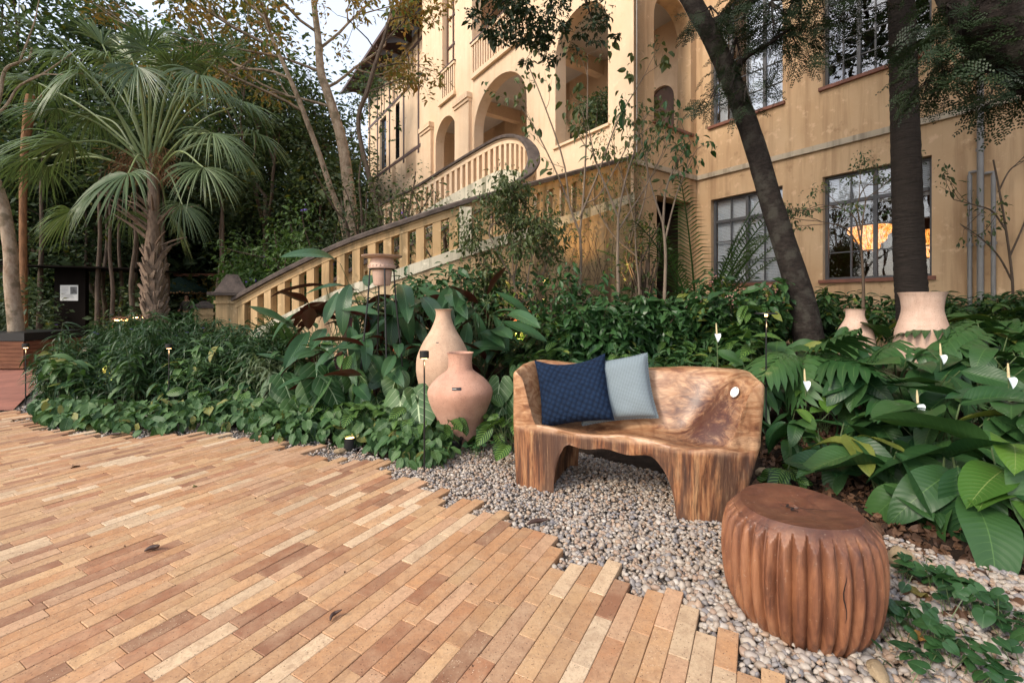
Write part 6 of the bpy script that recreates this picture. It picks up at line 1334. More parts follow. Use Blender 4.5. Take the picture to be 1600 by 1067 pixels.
for i, (u, v, Y, lb) in enumerate([(1434, 632, 3.4, 'white flower standing alone over the big leaves'), (1576, 590, 3.4, 'white flower nearest the frame edge'), (1470, 555, 4.1, 'small greenish white flower below the large pot'), (1258, 596, 3.9, 'small white flower by the bench arm'), (1120, 522, 4.5, 'twin white flower above the bench back')]): flower(lb, u, v, Y)
# purple backed plants in front of the stair wall
for i, (u, Y, kd, n, h, sz, lb) in enumerate([(545, 6.2, ('maroon', 'purple', 'purple'), 14, 1.25, 1.0, 'maroon leaved plant reaching up before the balusters'), (505, 5.9, 'purple', 11, 1.05, 0.95, 'purple backed plant beside the small feather palm'), (600, 6.4, 'purple', 15, 1.4, 1.05, 'tall purple backed plant behind the iron stand'), (650, 6.3, 'purple', 13, 1.25, 1.05, 'tall purple backed plant between stand and vases'),
      (700, 6.6, 'purple', 13, 1.3, 1.1, 'arching purple backed plant over the tall vase'), (755, 6.4, 'purple', 12, 1.1, 1.05, 'purple backed plant just past the tall vase'), (625, 5.5, 'purple', 9, 0.85, 0.85, 'low purple backed plant at the stand legs'), (560, 5.4, ('purple', 'pale'), 9, 0.8, 0.9, 'low green plant under the maroon leaves'), (800, 6.9, ('purple', 'pale'), 11, 0.9, 0.9, 'green plant at the foot of the forked sapling'), (845, 6.6, 'pale', 12, 0.9, 1.0, 'pale striped plant beside the forked sapling')]):
    plant('foliage_plant', lb, (u - HU) / F * Y, Y, kd, n + 14, h * 1.18, sz * 1.08, spread=0.5, pitch=(-0.9, 0.6), face=0.35, seed=80 + i, group='purple backed plants along the stair wall')
for i, (u, Y, n, h, sz, lb) in enumerate([(505, 4.95, 8, 0.52, 1.05, 'velvety heart leaved plant with the big leaf left of the iron stand'), (555, 5.15, 7, 0.6, 0.9, 'heart leaved plant directly before the iron stand'), (655, 4.45, 7, 0.45, 1.0, 'heart leaved plant behind the stake lamp by the vases'), (625, 4.9, 6, 0.5, 0.8, 'heart leaved plant between iron stand and stake lamp'),
      (445, 5.3, 8, 0.45, 0.85, 'grey green heart leaved plant below the feather palms'), (790, 4.7, 8, 0.50, 0.75, 'heart leaved plant squeezed between pink vase and bench'), (470, 5.7, 6, 0.5, 0.9, 'heart leaved plant deeper in the bed near the feather palm'), (840, 5.0, 7, 0.62, 0.8, 'heart leaved plant behind the bench cushions')]):
    plant('heart_leaf_plant', lb, (u - HU) / F * Y, Y, 'heart', n + 2, h, sz, seed=100 + i, group='heart leaved plants along the bed')
zl = ['zebra leaved plant at the foot of the stake lamp', 'zebra leaved plant glowing yellow over the hidden uplight', 'zebra leaved plant before the iron stand legs', 'zebra leaved plant under the big heart leaf', 'zebra leaved plant at the strap leaf border', 'zebra leaved plant beside the stake lamp ahead of the palm', 'zebra leaved plant in a black pot leaning on the pink vase', 'zebra leaved plant between pink vase and bench leg', 'zebra leaved plant near the middle of the front edge', 'zebra leaved plant behind the spotlight', 'zebra leaved plant tucked against the bench end', 'zebra leaved plant deeper under the heart leaves']
for i, (u, Y) in enumerate([(640, 4.3), (575, 4.75), (605, 4.6), (530, 4.7), (385, 5.35), (330, 5.5), (692, 4.12), (775, 4.25), (450, 5.0), (550, 4.5), (795, 4.05), (490, 4.9)]):
    plant('zebra_plant', zl[i], (u - HU) / F * Y, Y, 'zebra', 13, 0.34, 1.05, spread=0.6, seed=120 + i, group='zebra leaved plants along the bed')
p = gp(708, 702); t = thing('plastic_pot', 'black plastic nursery pot half hidden at the base of the pink vase', 'pot', tuple(p)); g = G(); lathe(g, [(0, 0), (0.07, 0), (0.085, 0.09), (0.092, 0.09), (0.09, 0.1), (0.08, 0.1), (0.07, 0.05), (0, 0.05)], 28); link('body', g.mesh('body'), M['blackmetal'], t)

# ---- ground cover along the paving, strap leaves, shrubs: uncountable masses
COV = blade(0.115, 0.036, 0.6, 0.65, 6, 0.18, 0.55, 0.2, 2, 5, 0.1)
edge = [(60, 660, .25), (110, 668, .35), (200, 676, .45), (300, 674, .5), (380, 672, .5), (430, 690, .55), (520, 692, .5), (600, 705, .45), (640, 728, .35), (690, 728, .25), (700, 700, .3)]
E = np.array([(*gp(u, v)[:2], w) for u, v, w in edge]); pts = []
for i in range(len(E) - 1):
    L = np.linalg.norm(E[i + 1, :2] - E[i, :2]); 
    for q in range(int(L * 300)):
        a = rng.random(); p = E[i] * (1 - a) + E[i + 1] * a; back = rng.random() ** 0.8 * p[2] * 1.5; dd = nrm(np.append(p[:2], 0))[:2]; x, y = p[:2] + dd * (back - 0.03) + rng.normal(0, .03, 2); pts.append((x, y, U(0.03, 0.10) + 0.16 * min(1, back / 0.35) * rng.random() ** 0.5, p[2]))
pts = np.array(pts); n = len(pts); g = G(); g.inst(COV, rots(np.arctan2(pts[:, 0], -pts[:, 1]) + math.pi + rng.normal(0, 1.1, n) + math.pi, U(-1.2, 0.15, n), rng.normal(0, .4, n), np.exp(rng.normal(0, .22, n)) * 1.05, pts[:, :3]), rng.random(n))
link('ground_cover', g.mesh('ground_cover'), M['leaf_cover'], kind='stuff')
STR = blade(0.17, 0.0105, 0.5, 0.8, 5, 0.2, 1.0, 0.0, 1, 2)
def stems_mass(g, gst, base, hts, tpl, per, lean=0.18, size=1.0, top_only=0.25):
    for (x, y, z), h in zip(base, hts):
        ya = U(0, 6.28); ln = lean * rng.random() * h; q = np.array((math.cos(ya) * ln, math.sin(ya) * ln, h)); p0 = np.array((x, y, z)); P_ = spline([p0, p0 + q * np.array((.35, .35, .55)), p0 + q], 5); tube(gst, P_, [.004, .0035, .003, .002, .0015], 3, cap=False)
        k = max(4, int(per * h)); t = top_only + (1 - top_only) * rng.random(k) ** 0.7; C_ = p0 + q * np.stack([t ** 1.5, t ** 1.5, t], 1)
        g.inst(tpl, rots(U(0, 6.28, k), U(-0.3, 0.9, k), rng.normal(0, .3, k), size * U(.6, 1.2, k), C_), rng.random(k))
def region(L, dens):
    out = []
    for (u0, u1, Y0, Y1, h0, h1) in L:
        x0_, x1_ = (u0 - HU) / F * (Y0 + Y1) / 2, (u1 - HU) / F * (Y0 + Y1) / 2; n = int((x1_ - x0_) * (Y1 - Y0) * dens); Yq = U(Y0, Y1, n); uq = U(u0, u1, n)
        for Y_, u_ in zip(Yq, uq): out.append(((u_ - HU) / F * Y_, Y_, U(h0, h1)))
    return np.array(out)
rg = region([(75, 250, 6.1, 7.6, .55, .95), (55, 140, 5.75, 6.6, .3, .55), (190, 420, 5.9, 7.4, .75, 1.08), (330, 470, 6.0, 7.4, .7, 1.1), (140, 350, 7.4, 9.0, .8, 1.15), (300, 440, 5.5, 6.1, .4, .8), (130, 330, 5.7, 6.2, .35, .7)], 46)
rg[:, 2] *= np.array([0.82 + 0.55 * mnoise.noise(Vector((q[0] * 1.7, q[1] * 1.7, 0))) + rng.normal(0, .10) for q in rg]); g, gst = G(), G(); base = np.column_stack([rg[:, 0], rg[:, 1], np.full(len(rg), -0.04)]); stems_mass(g, gst, base, rg[:, 2], STR, 40, lean=.3, size=1.3)
link('strap_leaf_thicket', g.mesh('strap_leaf_thicket', False), M['leaf_strap'], kind='stuff'); r3 = region([(315, 430, 5.45, 6.0, .35, .75), (395, 450, 5.3, 6.0, .4, .7)], 34); g3 = G(); stems_mass(g3, gst, np.column_stack([r3[:, 0], r3[:, 1], np.full(len(r3), -.04)]), r3[:, 2], blade(.2, .009, .5, .8, 5, .2, 1.5, 0, 1, 2), 40, lean=.5, size=1.2); link('pale_grassy_leaves', g3.mesh('pale_grassy_leaves', False), M['leaf_pale'], kind='stuff'); link('thicket_stems', gst.mesh('thicket_stems'), M['stem'], kind='stuff')
PAL = blade(0.15, 0.022, 0.7, 0.8, 4, 0.2, .8, 0, 1, 3)
rg = region([(60, 240, 5.75, 6.3, .15, .45), (240, 470, 5.35, 5.9, .15, .5), (860, 1180, 6.2, 7.8, .4, 1.05), (1120, 1330, 6.6, 8.4, .6, 1.15), (1330, 1680, 6.6, 8.2, .7, 1.1), (780, 900, 6.0, 7.6, .4, .9), (880, 1180, 4.6, 6.2, .35, .8)], 18)
g, gst = G(), G(); base = np.column_stack([rg[:, 0], rg[:, 1], gh(rg[:, 0], rg[:, 1]) - 0.04]); stems_mass(g, gst, base, rg[:, 2], PAL, 34, lean=.45, size=1.25)
r2 = region([(860, 1180, 6.0, 7.4, .5, 1.1), (1120, 1700, 6.2, 8.0, .5, 1.0), (880, 1180, 4.7, 6.2, .4, .85), (780, 900, 5.8, 7.4, .4, .8)], 5); g2 = G(); base = np.column_stack([r2[:, 0], r2[:, 1], gh(r2[:, 0], r2[:, 1]) - .04]); stems_mass(g2, gst, base, r2[:, 2], blade(.26, .055, .7, .8, 6, .2, .8, .1, 2, 4), 22, lean=.6, size=1.1)
link('broad_leaf_undergrowth', g2.mesh('broad_leaf_undergrowth'), M['leaf_zebra'], kind='stuff')
link('shrubby_undergrowth', g.mesh('shrubby_undergrowth', False), M['leaf_big'], kind='stuff'); link('undergrowth_stems', gst.mesh('undergrowth_stems'), M['stem'], kind='stuff')
r4 = region([(60, 300, 5.75, 6.6, .3, .8), (250, 470, 5.6, 6.8, .4, .95)], 9); g4 = G(); gs4 = G(); stems_mass(g4, gs4, np.column_stack([r4[:, 0], r4[:, 1], np.full(len(r4), -.04)]), r4[:, 2], blade(.22, .04, .7, .8, 5, .2, .9, .1, 2, 4), 22, lean=.6); link('mixed_undergrowth', g4.mesh('mixed_undergrowth'), M['leaf_cover'], kind='stuff'); link('mixed_stems', gs4.mesh('mixed_stems'), M['stem'], kind='stuff')
# purple flowers in the strap leaves
g = G()
for u, v, Y in [(88, 508, 7.4), (175, 492, 7.6), (147, 520, 7), (152, 522, 7), (260, 472, 8.6), (292, 520, 7), (275, 525, 7), (205, 515, 6.8), (318, 513, 7)]:
    p = at(u, v, Y); 
    for k in range(5): a = k * 1.2566; g.inst(blade(0.03, 0.012, .6, .5, 2, .1, .3, 0, 1), rots([a], [0.5], [0], [1.0], [p]), [0.5])
link('purple_flowers', g.mesh('purple_flowers', False), M['purple'], kind='stuff')

# ---- distinct shrubs
def shrub(name, label, x, y, h, r, mat, tpl, per, size, seed, nb=10, bark='bark', z=None, cat='shrub', group=None, extra=None, base=0.25, leafr=0.22, kids=3):
    z = float(gh(x, y)) if z is None else z; t = thing(name, label, cat, (x, y, z - 0.04), group); rl = np.random.default_rng(seed); g = G(); tips = []
    for k in range(nb):
        a = k * 2.39996; e = rl.uniform(0.25, 1.0); limbs(g, (0, 0, 0), (math.cos(a) * r / h * e, math.sin(a) * r / h * e, 1), h * rl.uniform(.55, .8), 0.014 * h, 1, rl, kids, .45, .1, 5, .45, tips, .08, 4)
    link('stems', g.mesh('stems'), M[bark], t); tips = np.array(tips); g = G(); clump(g, tpl, tips, leafr * h ** .5, per, size); 
    c2 = tips * rl.uniform(base, 1, (len(tips), 1)); clump(g, tpl, c2, leafr * h ** .5, per // 2, size); link('foliage', g.mesh('foliage', False), M[mat], t)
    if extra:
        g = G(); q = tips[::max(1, len(tips) // extra[1])]; v, f, uv = ico(1)
        for p in q:
            for _ in range(extra[2]): g.add(v * extra[3] * U(.7, 1.3) + p + rng.normal(0, .05, 3), f)
        link('blossom', g.mesh('blossom'), M[extra[0]], t, kind='stuff')
    return t
def X(u, Y): return (u - HU) / F * Y
SM = blade(1, 0.22, .8, .8, 3, .2, .5, 0, 1)
shrub('flowering_shrub', 'light green feathery shrub with purple flowers above the stair coping', X(455, 10.4), 10.4, 3.1, 1.1, 'leaf_light', SM, 60, 0.10, 1, 12, extra=('purple', 5, 4, 0.03))
shrub('flowering_shrub', 'low light green shrub with purple flowers over the stair pillar', X(400, 10.2), 10.2, 2.2, 0.8, 'leaf_light', SM, 55, 0.10, 2, 9, extra=('purple', 4, 4, 0.03))
shrub('airy_shrub', 'olive shrub with upright twigs before the far wing wall', X(590, 11.6), 11.6, 4.4, 0.9, 'leaf_olive', SM, 34, 0.09, 3, 10)
shrub('airy_shrub', 'loose green shrub between the two stair flights', X(655, 10.6), 10.6, 3.9, 0.8, 'leaf_olive', SM, 26, 0.085, 4, 9, extra=('purple', 4, 3, 0.03))
shrub('airy_shrub', 'dark leafy shrub against the plane tree foot', X(520, 11.8), 11.8, 3.2, 1.0, 'leaf_forest', SM, 60, 0.09, 5, 10)
shrub('fern_shrub', 'ferny pale green shrub peeping over the coping', X(705, 9.6), 9.6, 3.3, 0.5, 'leaf_light', SM, 30, 0.06, 6, 6, leafr=.15)
shrub('blossom_shrub', 'dark shrub with dull pink blossom clusters below the window', X(1095, 7.0), 7.0, 1.15, 0.6, 'leaf_big', SM, 22, 0.13, 7, 12, extra=('pink', 14, 14, 0.011))
shrub('blossom_shrub', 'second pink blossomed shrub before the leaning trunk', X(1155, 6.6), 6.6, 1.05, 0.55, 'leaf_big', SM, 22, 0.13, 8, 12, extra=('pink', 12, 14, 0.011))
shrub('blue_green_shrub', 'blue green shrub standing behind the cushions', X(930, 6.3), 6.3, 1.15, 0.6, 'leaf_lobed', SM, 20, 0.15, 9, 12)
shrub('blue_green_shrub', 'blue green shrub rising before the doorway pier', X(1000, 6.9), 6.9, 1.35, 0.6, 'leaf_lobed', SM, 20, 0.15, 10, 12)
shrub('potted_shrub', 'dark potted shrub inside the tall loggia arch', 3.0, 12.75, 1.9, .5, 'leaf_forest', SM, 40, 0.10, 11, 8, z=FLR2, cat='potted plant', leafr=.18)
q = FA.P([(2.0, 0.85, 0)])[0]
bpy.data.objects['potted_shrub'].location = (q[0], q[1], FLR2 + 0.35)
q = FR.P([(1.15, 0.75, 0)])[0]; shrub('potted_shrub', 'small bright potted shrub inside the corner arch', q[0], q[1], 1.5, .35, 'leaf_light', SM, 36, 0.09, 12, 8, z=FLR2 + .35, cat='potted plant', leafr=.15)
for (s_, d_, F_, lb) in ((2.0, 0.85, FA, 'round pot holding the dark shrub in the tall arch'), (1.15, 0.75, FR, 'round pot holding the bright shrub in the corner arch')):
    q = F_.P([(s_, d_, 0)])[0]; t = thing('planter_pot', lb, 'pot', (q[0], q[1], FLR2)); g = G(); lathe(g, [(0, 0), (.18, 0), (.26, .36), (.28, .38), (.26, .4), (0, .38)], 24); link('body', g.mesh('body'), M['clay3'], t)

shrub('loose_shrub', 'loose mid green shrub rising behind the tall sandy vase', X(700, 7.3), 7.3, 1.75, 0.7, 'leaf_lobed', SM, 16, 0.13, 41, 9)
shrub('loose_shrub', 'loose olive shrub between tall vase and forked sapling', X(765, 7.5), 7.5, 1.9, 0.7, 'leaf_olive', SM, 16, 0.10, 42, 9)
shrub('loose_shrub', 'loose green shrub under the heart leaved sapling', X(870, 7.4), 7.4, 1.7, 0.8, 'leaf_lobed', SM, 14, 0.11, 43, 9)
shrub('loose_shrub', 'twiggy shrub with small leaves hugging the pier corner', X(1005, 8.6), 8.6, 2.9, 0.7, 'leaf_olive', SM, 10, 0.07, 44, 9)
shrub('loose_shrub', 'low dark shrub behind the iron stand at the pale wall band', X(610, 7.4), 7.4, 1.35, 0.7, 'leaf_forest', SM, 22, 0.11, 45, 9)
# ---- saplings before the stair wall
def sapling(label, path, Y, px, forks, mat, leaf, per, size, rad, bark='bark_sapling', name='sapling', kids=2, seed=0, depth=1, sd=.3, flat=.9):
    O_ = np.array((*at(path[0][0], 476, Y)[:2], 0.0)); O_[2] = float(gh(O_[0], O_[1])); t = thing(name, label, 'sapling', tuple(O_)); rl = np.random.default_rng(seed); g = G(); tips = []
    P_ = spline([at(u, v, Y) for u, v in path], 16); tube(g, rel(P_, O_), np.linspace(px, px * .6, 16) * Y / F / 2, 8)
    for pts, p2 in forks:
        Q = spline([at(u, v, Y + dy) for u, v, dy in pts], 14); tube(g, rel(Q, O_), np.linspace(p2, p2 * .35, 14) * Y / F / 2, 6)
        for k in (6, 9, 11, 13): limbs(g, rel(Q[k], O_), nrm(Q[min(13, k + 1)] - Q[k - 1]) + rl.normal(0, .5, 3), .42, .006, depth, rl, kids, .6, .2, 4, .6, tips, .12, 4)
    link('trunk', g.mesh('trunk'), M[bark], t); tips = np.array(tips); g = G(); clump(g, leaf, tips, rad, per, size, flat=flat, sd=sd, pitch=(-1.3, .2)); link('foliage', g.mesh('foliage', False), M[mat], t); return t
OV = blade(1, .28, .6, .75, 4, .2, .6, 0, 1)
sapling('forked sapling with dense small dark leaves before the stair wall', [(809, 560), (810, 520), (810, 490), (811, 478)], 7.4, 6.5,
        [([(811, 478, 0), (790, 452, .1), (768, 430, .2), (750, 390, .2)], 4), ([(811, 478, 0), (803, 440, 0), (800, 400, 0), (790, 365, 0)], 4), ([(811, 478, 0), (822, 450, -.1), (828, 415, -.1), (838, 380, -.1)], 4), ([(811, 478, 0), (832, 455, .1), (845, 435, .1), (862, 395, .2)], 3.5), ([(803, 440, 0), (770, 380, -.2), (764, 360, -.2), (772, 345, -.2)], 3), ([(803, 440, 0), (815, 360, .2), (812, 345, .2), (808, 330, .2)], 3)], 'leaf_olive', SM, 9, .07, .26, seed=21, depth=2, kids=3)
sapling('sapling with sparse heart leaves before the tall loggia arch', [(905, 480), (906, 440), (908, 400), (906, 365)], 7.8, 6, [([(906, 365, 0), (890, 320, 0), (880, 250, 0), (845, 150, 0), (822, 95, 0)], 4), ([(906, 365, 0), (912, 300, .1), (916, 220, .1), (918, 150, .1), (918, 85, .1)], 4), ([(906, 340, 0), (935, 270, 0), (965, 190, 0), (1000, 130, 0), (1010, 112, 0)], 3.5), ([(890, 320, 0), (865, 260, .2), (835, 200, .2), (812, 165, .2)], 3), ([(912, 320, 0), (940, 300, 0), (985, 220, 0), (1012, 180, 0)], 3)], 'leaf_olive', OV, 3, .115, .16, seed=22, depth=1)
sapling('pale trunked sapling with bare upper twigs beside the pier', [(968, 520), (966, 450), (965, 400), (966, 340)], 7.2, 6.5, [([(966, 340, 0), (950, 300, 0), (930, 250, 0), (920, 200, 0)], 4), ([(966, 340, 0), (975, 290, 0), (990, 240, 0), (1000, 210, 0)], 4), ([(966, 360, 0), (985, 330, .1), (1010, 290, .1), (1035, 240, .1)], 3)], 'leaf_olive', SM, 3, .10, .15, seed=23)
sapling('sapling with drooping pointed leaves in front of the doorway', [(1040, 530), (1038, 480), (1040, 400), (1036, 350)], 7.0, 6.5, [([(1036, 350, 0), (1040, 300, 0), (1055, 260, 0), (1080, 225, 0)], 4), ([(1038, 380, 0), (1050, 330, 0), (1062, 290, 0), (1085, 240, 0)], 3.5), ([(1036, 350, 0), (1020, 300, 0), (1008, 250, 0), (1000, 215, 0)], 3.5)], 'leaf_lobed', SM, 3, .12, .15, seed=24)
sapling('thin sapling on the fluted wall with tiny leaves', [(1000, 500), (998, 440), (994, 400), (992, 350)], 8.0, 4, [([(992, 350, 0), (980, 300, 0), (970, 270, 0), (960, 245, 0)], 3), ([(992, 360, 0), (1005, 320, 0), (1012, 280, 0), (1010, 250, 0)], 3), ([(994, 400, 0), (960, 370, 0), (940, 340, 0), (925, 310, 0)], 3)], 'leaf_olive', SM, 6, .06, .2, seed=25, depth=2)
sapling('thin bare sapling by the drainpipes with few leaves', [(1582, 520), (1582, 440), (1572, 360), (1560, 290), (1552, 250)], 7.2, 3.6, [([(1582, 440, 0), (1560, 400, 0), (1530, 370, 0), (1500, 350, 0)], 3), ([(1578, 400, 0), (1600, 350, 0), (1610, 320, 0), (1625, 290, 0)], 3), ([(1572, 360, 0), (1550, 330, 0), (1520, 320, 0), (1490, 312, 0)], 3), ([(1560, 300, 0), (1575, 270, 0), (1590, 255, 0), (1605, 240, 0)], 2.5)], 'leaf_forest', SM, 4, .07, .12, bark='bark', seed=26)
# climbing creeper on the stair wall
g = G(); c_ = []
for k in range(150):
    s_ = U(5.9, 9.3); p, _ = along(PN, s_); T_, N_ = path_frame(PN); i = int(np.argmin(np.linalg.norm(PN[:, :2] - p[:2], axis=1))); nn = N_[i]; c_.append((p[0] + nn[0] * .15, p[1] + nn[1] * .15, U(.8, p[2] - .2)))
clump(g, SM, np.array(c_), .22, 16, .05); link('wall_creeper', g.mesh('wall_creeper', False), M['leaf_olive'], kind='stuff')
g = G()
for k in range(46):
    s_ = U(5.6, 9.2); z = U(.4, 1.4); P_ = []
    for q in range(9):
        p, _ = along(PN, s_); i = int(np.argmin(np.linalg.norm(PN[:, :2] - p[:2], axis=1))); P_.append((p[0] + N_[i][0] * .11, p[1] + N_[i][1] * .11, min(z, p[2] - .3))); s_ += U(-.16, .16); z += U(.12, .34)
    tube(g, P_, .004, 4, cap=False)
link('creeper_stems', g.mesh('creeper_stems'), M['bark'], kind='stuff')

# ---- big trees close to the wall on the garden side
FE = []   # feathery spray: a twig with paired pinnae of tiny leaflets
def spray():
    V, Fc, UVs, c = [], [], [], 0
    for i in range(5):
        t = .2 + .8 * i / 5
        for s_ in ((-1, 1) if i < 4 else (0,)):
            ln = .15 * (1 - .25 * t); a = s_ * (1.0 - .35 * t); dx, dy = math.sin(a), math.cos(a)
            for j in range(6):
                q = (j + .9) / 6 * ln; x, y = dx * q, t * .30 + dy * q; zz = -.9 * (x * x + y * y) + .01 * math.sin(i * 3 + j * 2 + s_)
                for s2 in (-1, 1):
                    ex, ey = nrm((dy * s2 + dx * .5, -dx * s2 + dy * .5)); l, w_ = .030 * (1.1 - .08 * j), .0075; px_, py_ = -ey * w_, ex * w_
                    V += [(x, y, zz), (x + ex * l * .35 + px_, y + ey * l * .35 + py_, zz - .002), (x + ex * l * .8 + px_ * .8, y + ey * l * .8 + py_ * .8, zz - .008), (x + ex * l, y + ey * l, zz - .012), (x + ex * l * .8 - px_ * .8, y + ey * l * .8 - py_ * .8, zz - .008), (x + ex * l * .35 - px_, y + ey * l * .35 - py_, zz - .002)]
                    Fc.append(tuple(range(c, c + 6))); UVs += [(.5, 0), (.7, .3), (.7, .8), (.5, 1), (.3, .8), (.3, .3)]; c += 6
    return np.array(V), Fc, np.array(UVs)
SPR = spray()
def canopy(t, O_, groups, mat, kind, bark):
    """groups: (u, v, Y, radius m, count)"""
    g = G(); gw = G()
    for (u, v, Y, rad, n) in groups:
        c = rel(at(u, v, Y), O_)
        if kind == 'spray':
            off = rng.normal(0, .45, (n, 3)) * rad; yw = np.arctan2(-off[:, 0], off[:, 1]) + rng.normal(0, .6, n); g.inst(SPR, rots(yw, U(-.9, .2, n), rng.normal(0, .5, n), U(.6, 1.0, n), c + off), rng.random(n))
            for o_ in off[:max(3, n // 4)]: tube(gw, spline([c + np.array((0, 0, rad * .5)), c + o_ * .5 + np.array((0, 0, .05)), c + o_], 5), [.012, .009, .006, .004, .003], 4, cap=False)
        else:
            clump(g, SM, c + rng.normal(0, .42, (max(1, n // 26), 3)) * rad, rad * .38, 44, .055, flat=.6)
    return g, gw
O_ = np.array((*at(1262, 476, 6.4)[:2], .1)); t = thing('leaning_tree', 'dark leaning trunk crossing the ochre wall with feathery leaves above', 'tree', tuple(O_))
A, ra = poly_trunk([(1275, 600), (1262, 520), (1250, 460), (1222, 370), (1200, 300), (1180, 230), (1152, 150), (1120, 75), (1085, 10), (1055, -40), (1010, -120), (960, -220)], 6.4, [50, 42, 37, 33, 31, 30, 29, 28, 27, 26, 24, 20]); As = spline(A, 50)
g = G(); tube(g, rel(As, O_), np.interp(np.linspace(0, 1, 50), np.linspace(0, 1, 12), ra), 16, jit=.03, rng=rng)
for pts in ([(1105, 40, 6.4), (1180, 0, 6.2), (1250, -40, 6.0), (1330, -60, 5.8)], [(1060, -30, 6.4), (980, -60, 6.0), (880, -50, 5.8), (800, -20, 5.6)], [(1140, 120, 6.4), (1165, 90, 6.1), (1200, 70, 5.9), (1240, 40, 5.8)], [(1000, -140, 6.4), (1050, -300, 5), (1200, -420, 4), (1350, -500, 3.5)], [(960, -220, 6.4), (1000, -330, 7.4), (1150, -380, 8), (1300, -330, 8.4)]):
    tube(g, rel(spline([at(*q) for q in pts], 14), O_), np.linspace(.055, .012, 14), 7)
for pts in ([(880, -50, 5.8), (860, 10, 5.7), (850, 60, 5.7), (845, 95, 5.7)], [(830, -30, 5.7), (790, 0, 5.6), (765, 25, 5.6), (750, 45, 5.6)], [(900, -50, 5.8), (915, 0, 5.8), (925, 30, 5.8), (940, 55, 5.8)], [(1250, -40, 6), (1235, 10, 5.9), (1215, 50, 5.9), (1200, 90, 5.9)], [(1150, 110, 6.3), (1140, 140, 6.1), (1120, 150, 6), (1105, 150, 6)]):
    tube(g, rel(spline([at(*q) for q in pts], 10), O_), np.linspace(.016, .004, 10), 5)
link('trunk', g.mesh('trunk'), M['bark_dark'], t)
g, gw = canopy(t, O_, [(a_, b_, c_1, d_, int(e_ * 1.6)) for a_, b_, c_1, d_, e_ in [(1205, 35, 5.9, .55, 34), (1250, 20, 5.8, .5, 30), (1235, 75, 5.9, .4, 18), (1150, 80, 6.0, .35, 16), (1165, 150, 6.0, .3, 10), (1120, 148, 6.0, .22, 8), (1280, 0, 5.7, .45, 26), (1320, 20, 5.7, .35, 14), (1110, 30, 6.1, .35, 14), (1180, 5, 5.8, .4, 20)]], None, 'spray', None)
link('foliage', g.mesh('foliage', False), M['leaf_dark'], t); link('twigs', gw.mesh('twigs'), M['bark_dark'], t, kind='stuff')
g, gw = canopy(t, O_, [(785, 15, 5.6, .42, 420), (840, 20, 5.7, .5, 520), (890, -5, 5.8, .5, 420), (770, 45, 5.6, .28, 160), (850, 75, 5.7, .30, 160), (835, 95, 5.7, .16, 60), (930, 40, 5.8, .3, 160), (955, 50, 5.8, .12, 40), (900, 50, 5.8, .2, 80), (815, 55, 5.6, .2, 80), (750, 15, 5.6, .2, 80)], None, 'clump', None)
link('foliage', g.mesh('foliage', False), M['leaf_dark'], t)
# upper crown out of the frame, which shades the wall and the bed
g = G(); cc = []
for k in range(62): cc.append((U(-1.5, 6.5), U(3.0, 8.0), U(7.4, 10.5)))
cc = rel(np.array(cc), O_); clump(g, DIAM, cc, 1.0, 60, .2, flat=.5); link('crown', g.mesh('crown', False), M['leaf_dark'], t)
# ringed palm trunk
O_ = np.array((*at(1426, 476, 5.9)[:2], .12)); t = thing('ringed_palm', 'straight dark ringed palm trunk standing behind the large pink pot', 'palm tree', tuple(O_))
A, ra = poly_trunk([(1430, 600), (1427, 500), (1422, 430), (1418, 330), (1414, 200), (1411, 100), (1408, 0), (1404, -100), (1400, -260)], 5.9, [45, 42, 40, 38, 36, 34, 33, 31, 28]); As = spline(A, 110)
rr_ = np.interp(np.linspace(0, 1, 110), np.linspace(0, 1, 9), ra) * (1 + .028 * (np.arange(110) % 2)); g = G(); tube(g, rel(As, O_), rr_, 18, jit=.012, rng=rng); link('trunk', g.mesh('trunk'), M['palmring'], t)
top = rel(As[-1], O_)
for g in feather(None, [(k * .7, .9 - .25 * (k % 3), 1.0) for k in range(9)], 3.0, 40, .6, None, .03, 1.3): link('frond', g.mesh('frond', False), M['leaf_areca'], t, tuple(top))
# big limb entering at the upper corner, its trunk stands out of the frame
O_ = np.array((5.6, 3.2, .1)); t = thing('old_tree', 'massive dark limb of an old tree entering at the upper corner', 'tree', tuple(O_))
g = G(); P_ = spline([(0, 0, -.2), (.0, .1, 1.5), (-.1, .3, 2.8), rel(at(1640, 60, 4.0), O_), rel(at(1560, -10, 4.2), O_), rel(at(1490, -90, 4.6), O_), rel(at(1420, -220, 5), O_)], 30); tube(g, P_, np.interp(np.linspace(0, 1, 30), [0, .4, .6, 1], [.55, .45, .40, .2]), 14, jit=.05, rng=rng)
for pts in ([(1600, 60, 4.1), (1560, 90, 4.2), (1510, 100, 4.2), (1470, 120, 4.3)], [(1520, -40, 4.4), (1500, 40, 4.3), (1480, 80, 4.3), (1450, 90, 4.4)], [(1620, 100, 4.0), (1600, 140, 4.1), (1570, 150, 4.1), (1540, 165, 4.1)]): tube(g, rel(spline([at(*q) for q in pts], 12), O_), np.linspace(.03, .005, 12), 6)
link('trunk', g.mesh('trunk'), M['bark_dark'], t)
g, gw = canopy(t, O_, [(a_, b_, c_1, d_, int(e_ * 1.5)) for a_, b_, c_1, d_, e_ in [(1500, 60, 4.3, .35, 26), (1470, 100, 4.3, .3, 20), (1525, 110, 4.2, .3, 20), (1560, 70, 4.2, .3, 18), (1480, 30, 4.3, .28, 16), (1555, 145, 4.1, .16, 6), (1595, 150, 4.1, .2, 9), (1455, 135, 4.3, .14, 6), (1520, 10, 4.3, .35, 22), (1590, 40, 4.1, .3, 14)]], None, 'spray', None)
link('foliage', g.mesh('foliage', False), M['leaf_dark'], t); link('twigs', gw.mesh('twigs'), M['bark_dark'], t, kind='stuff')
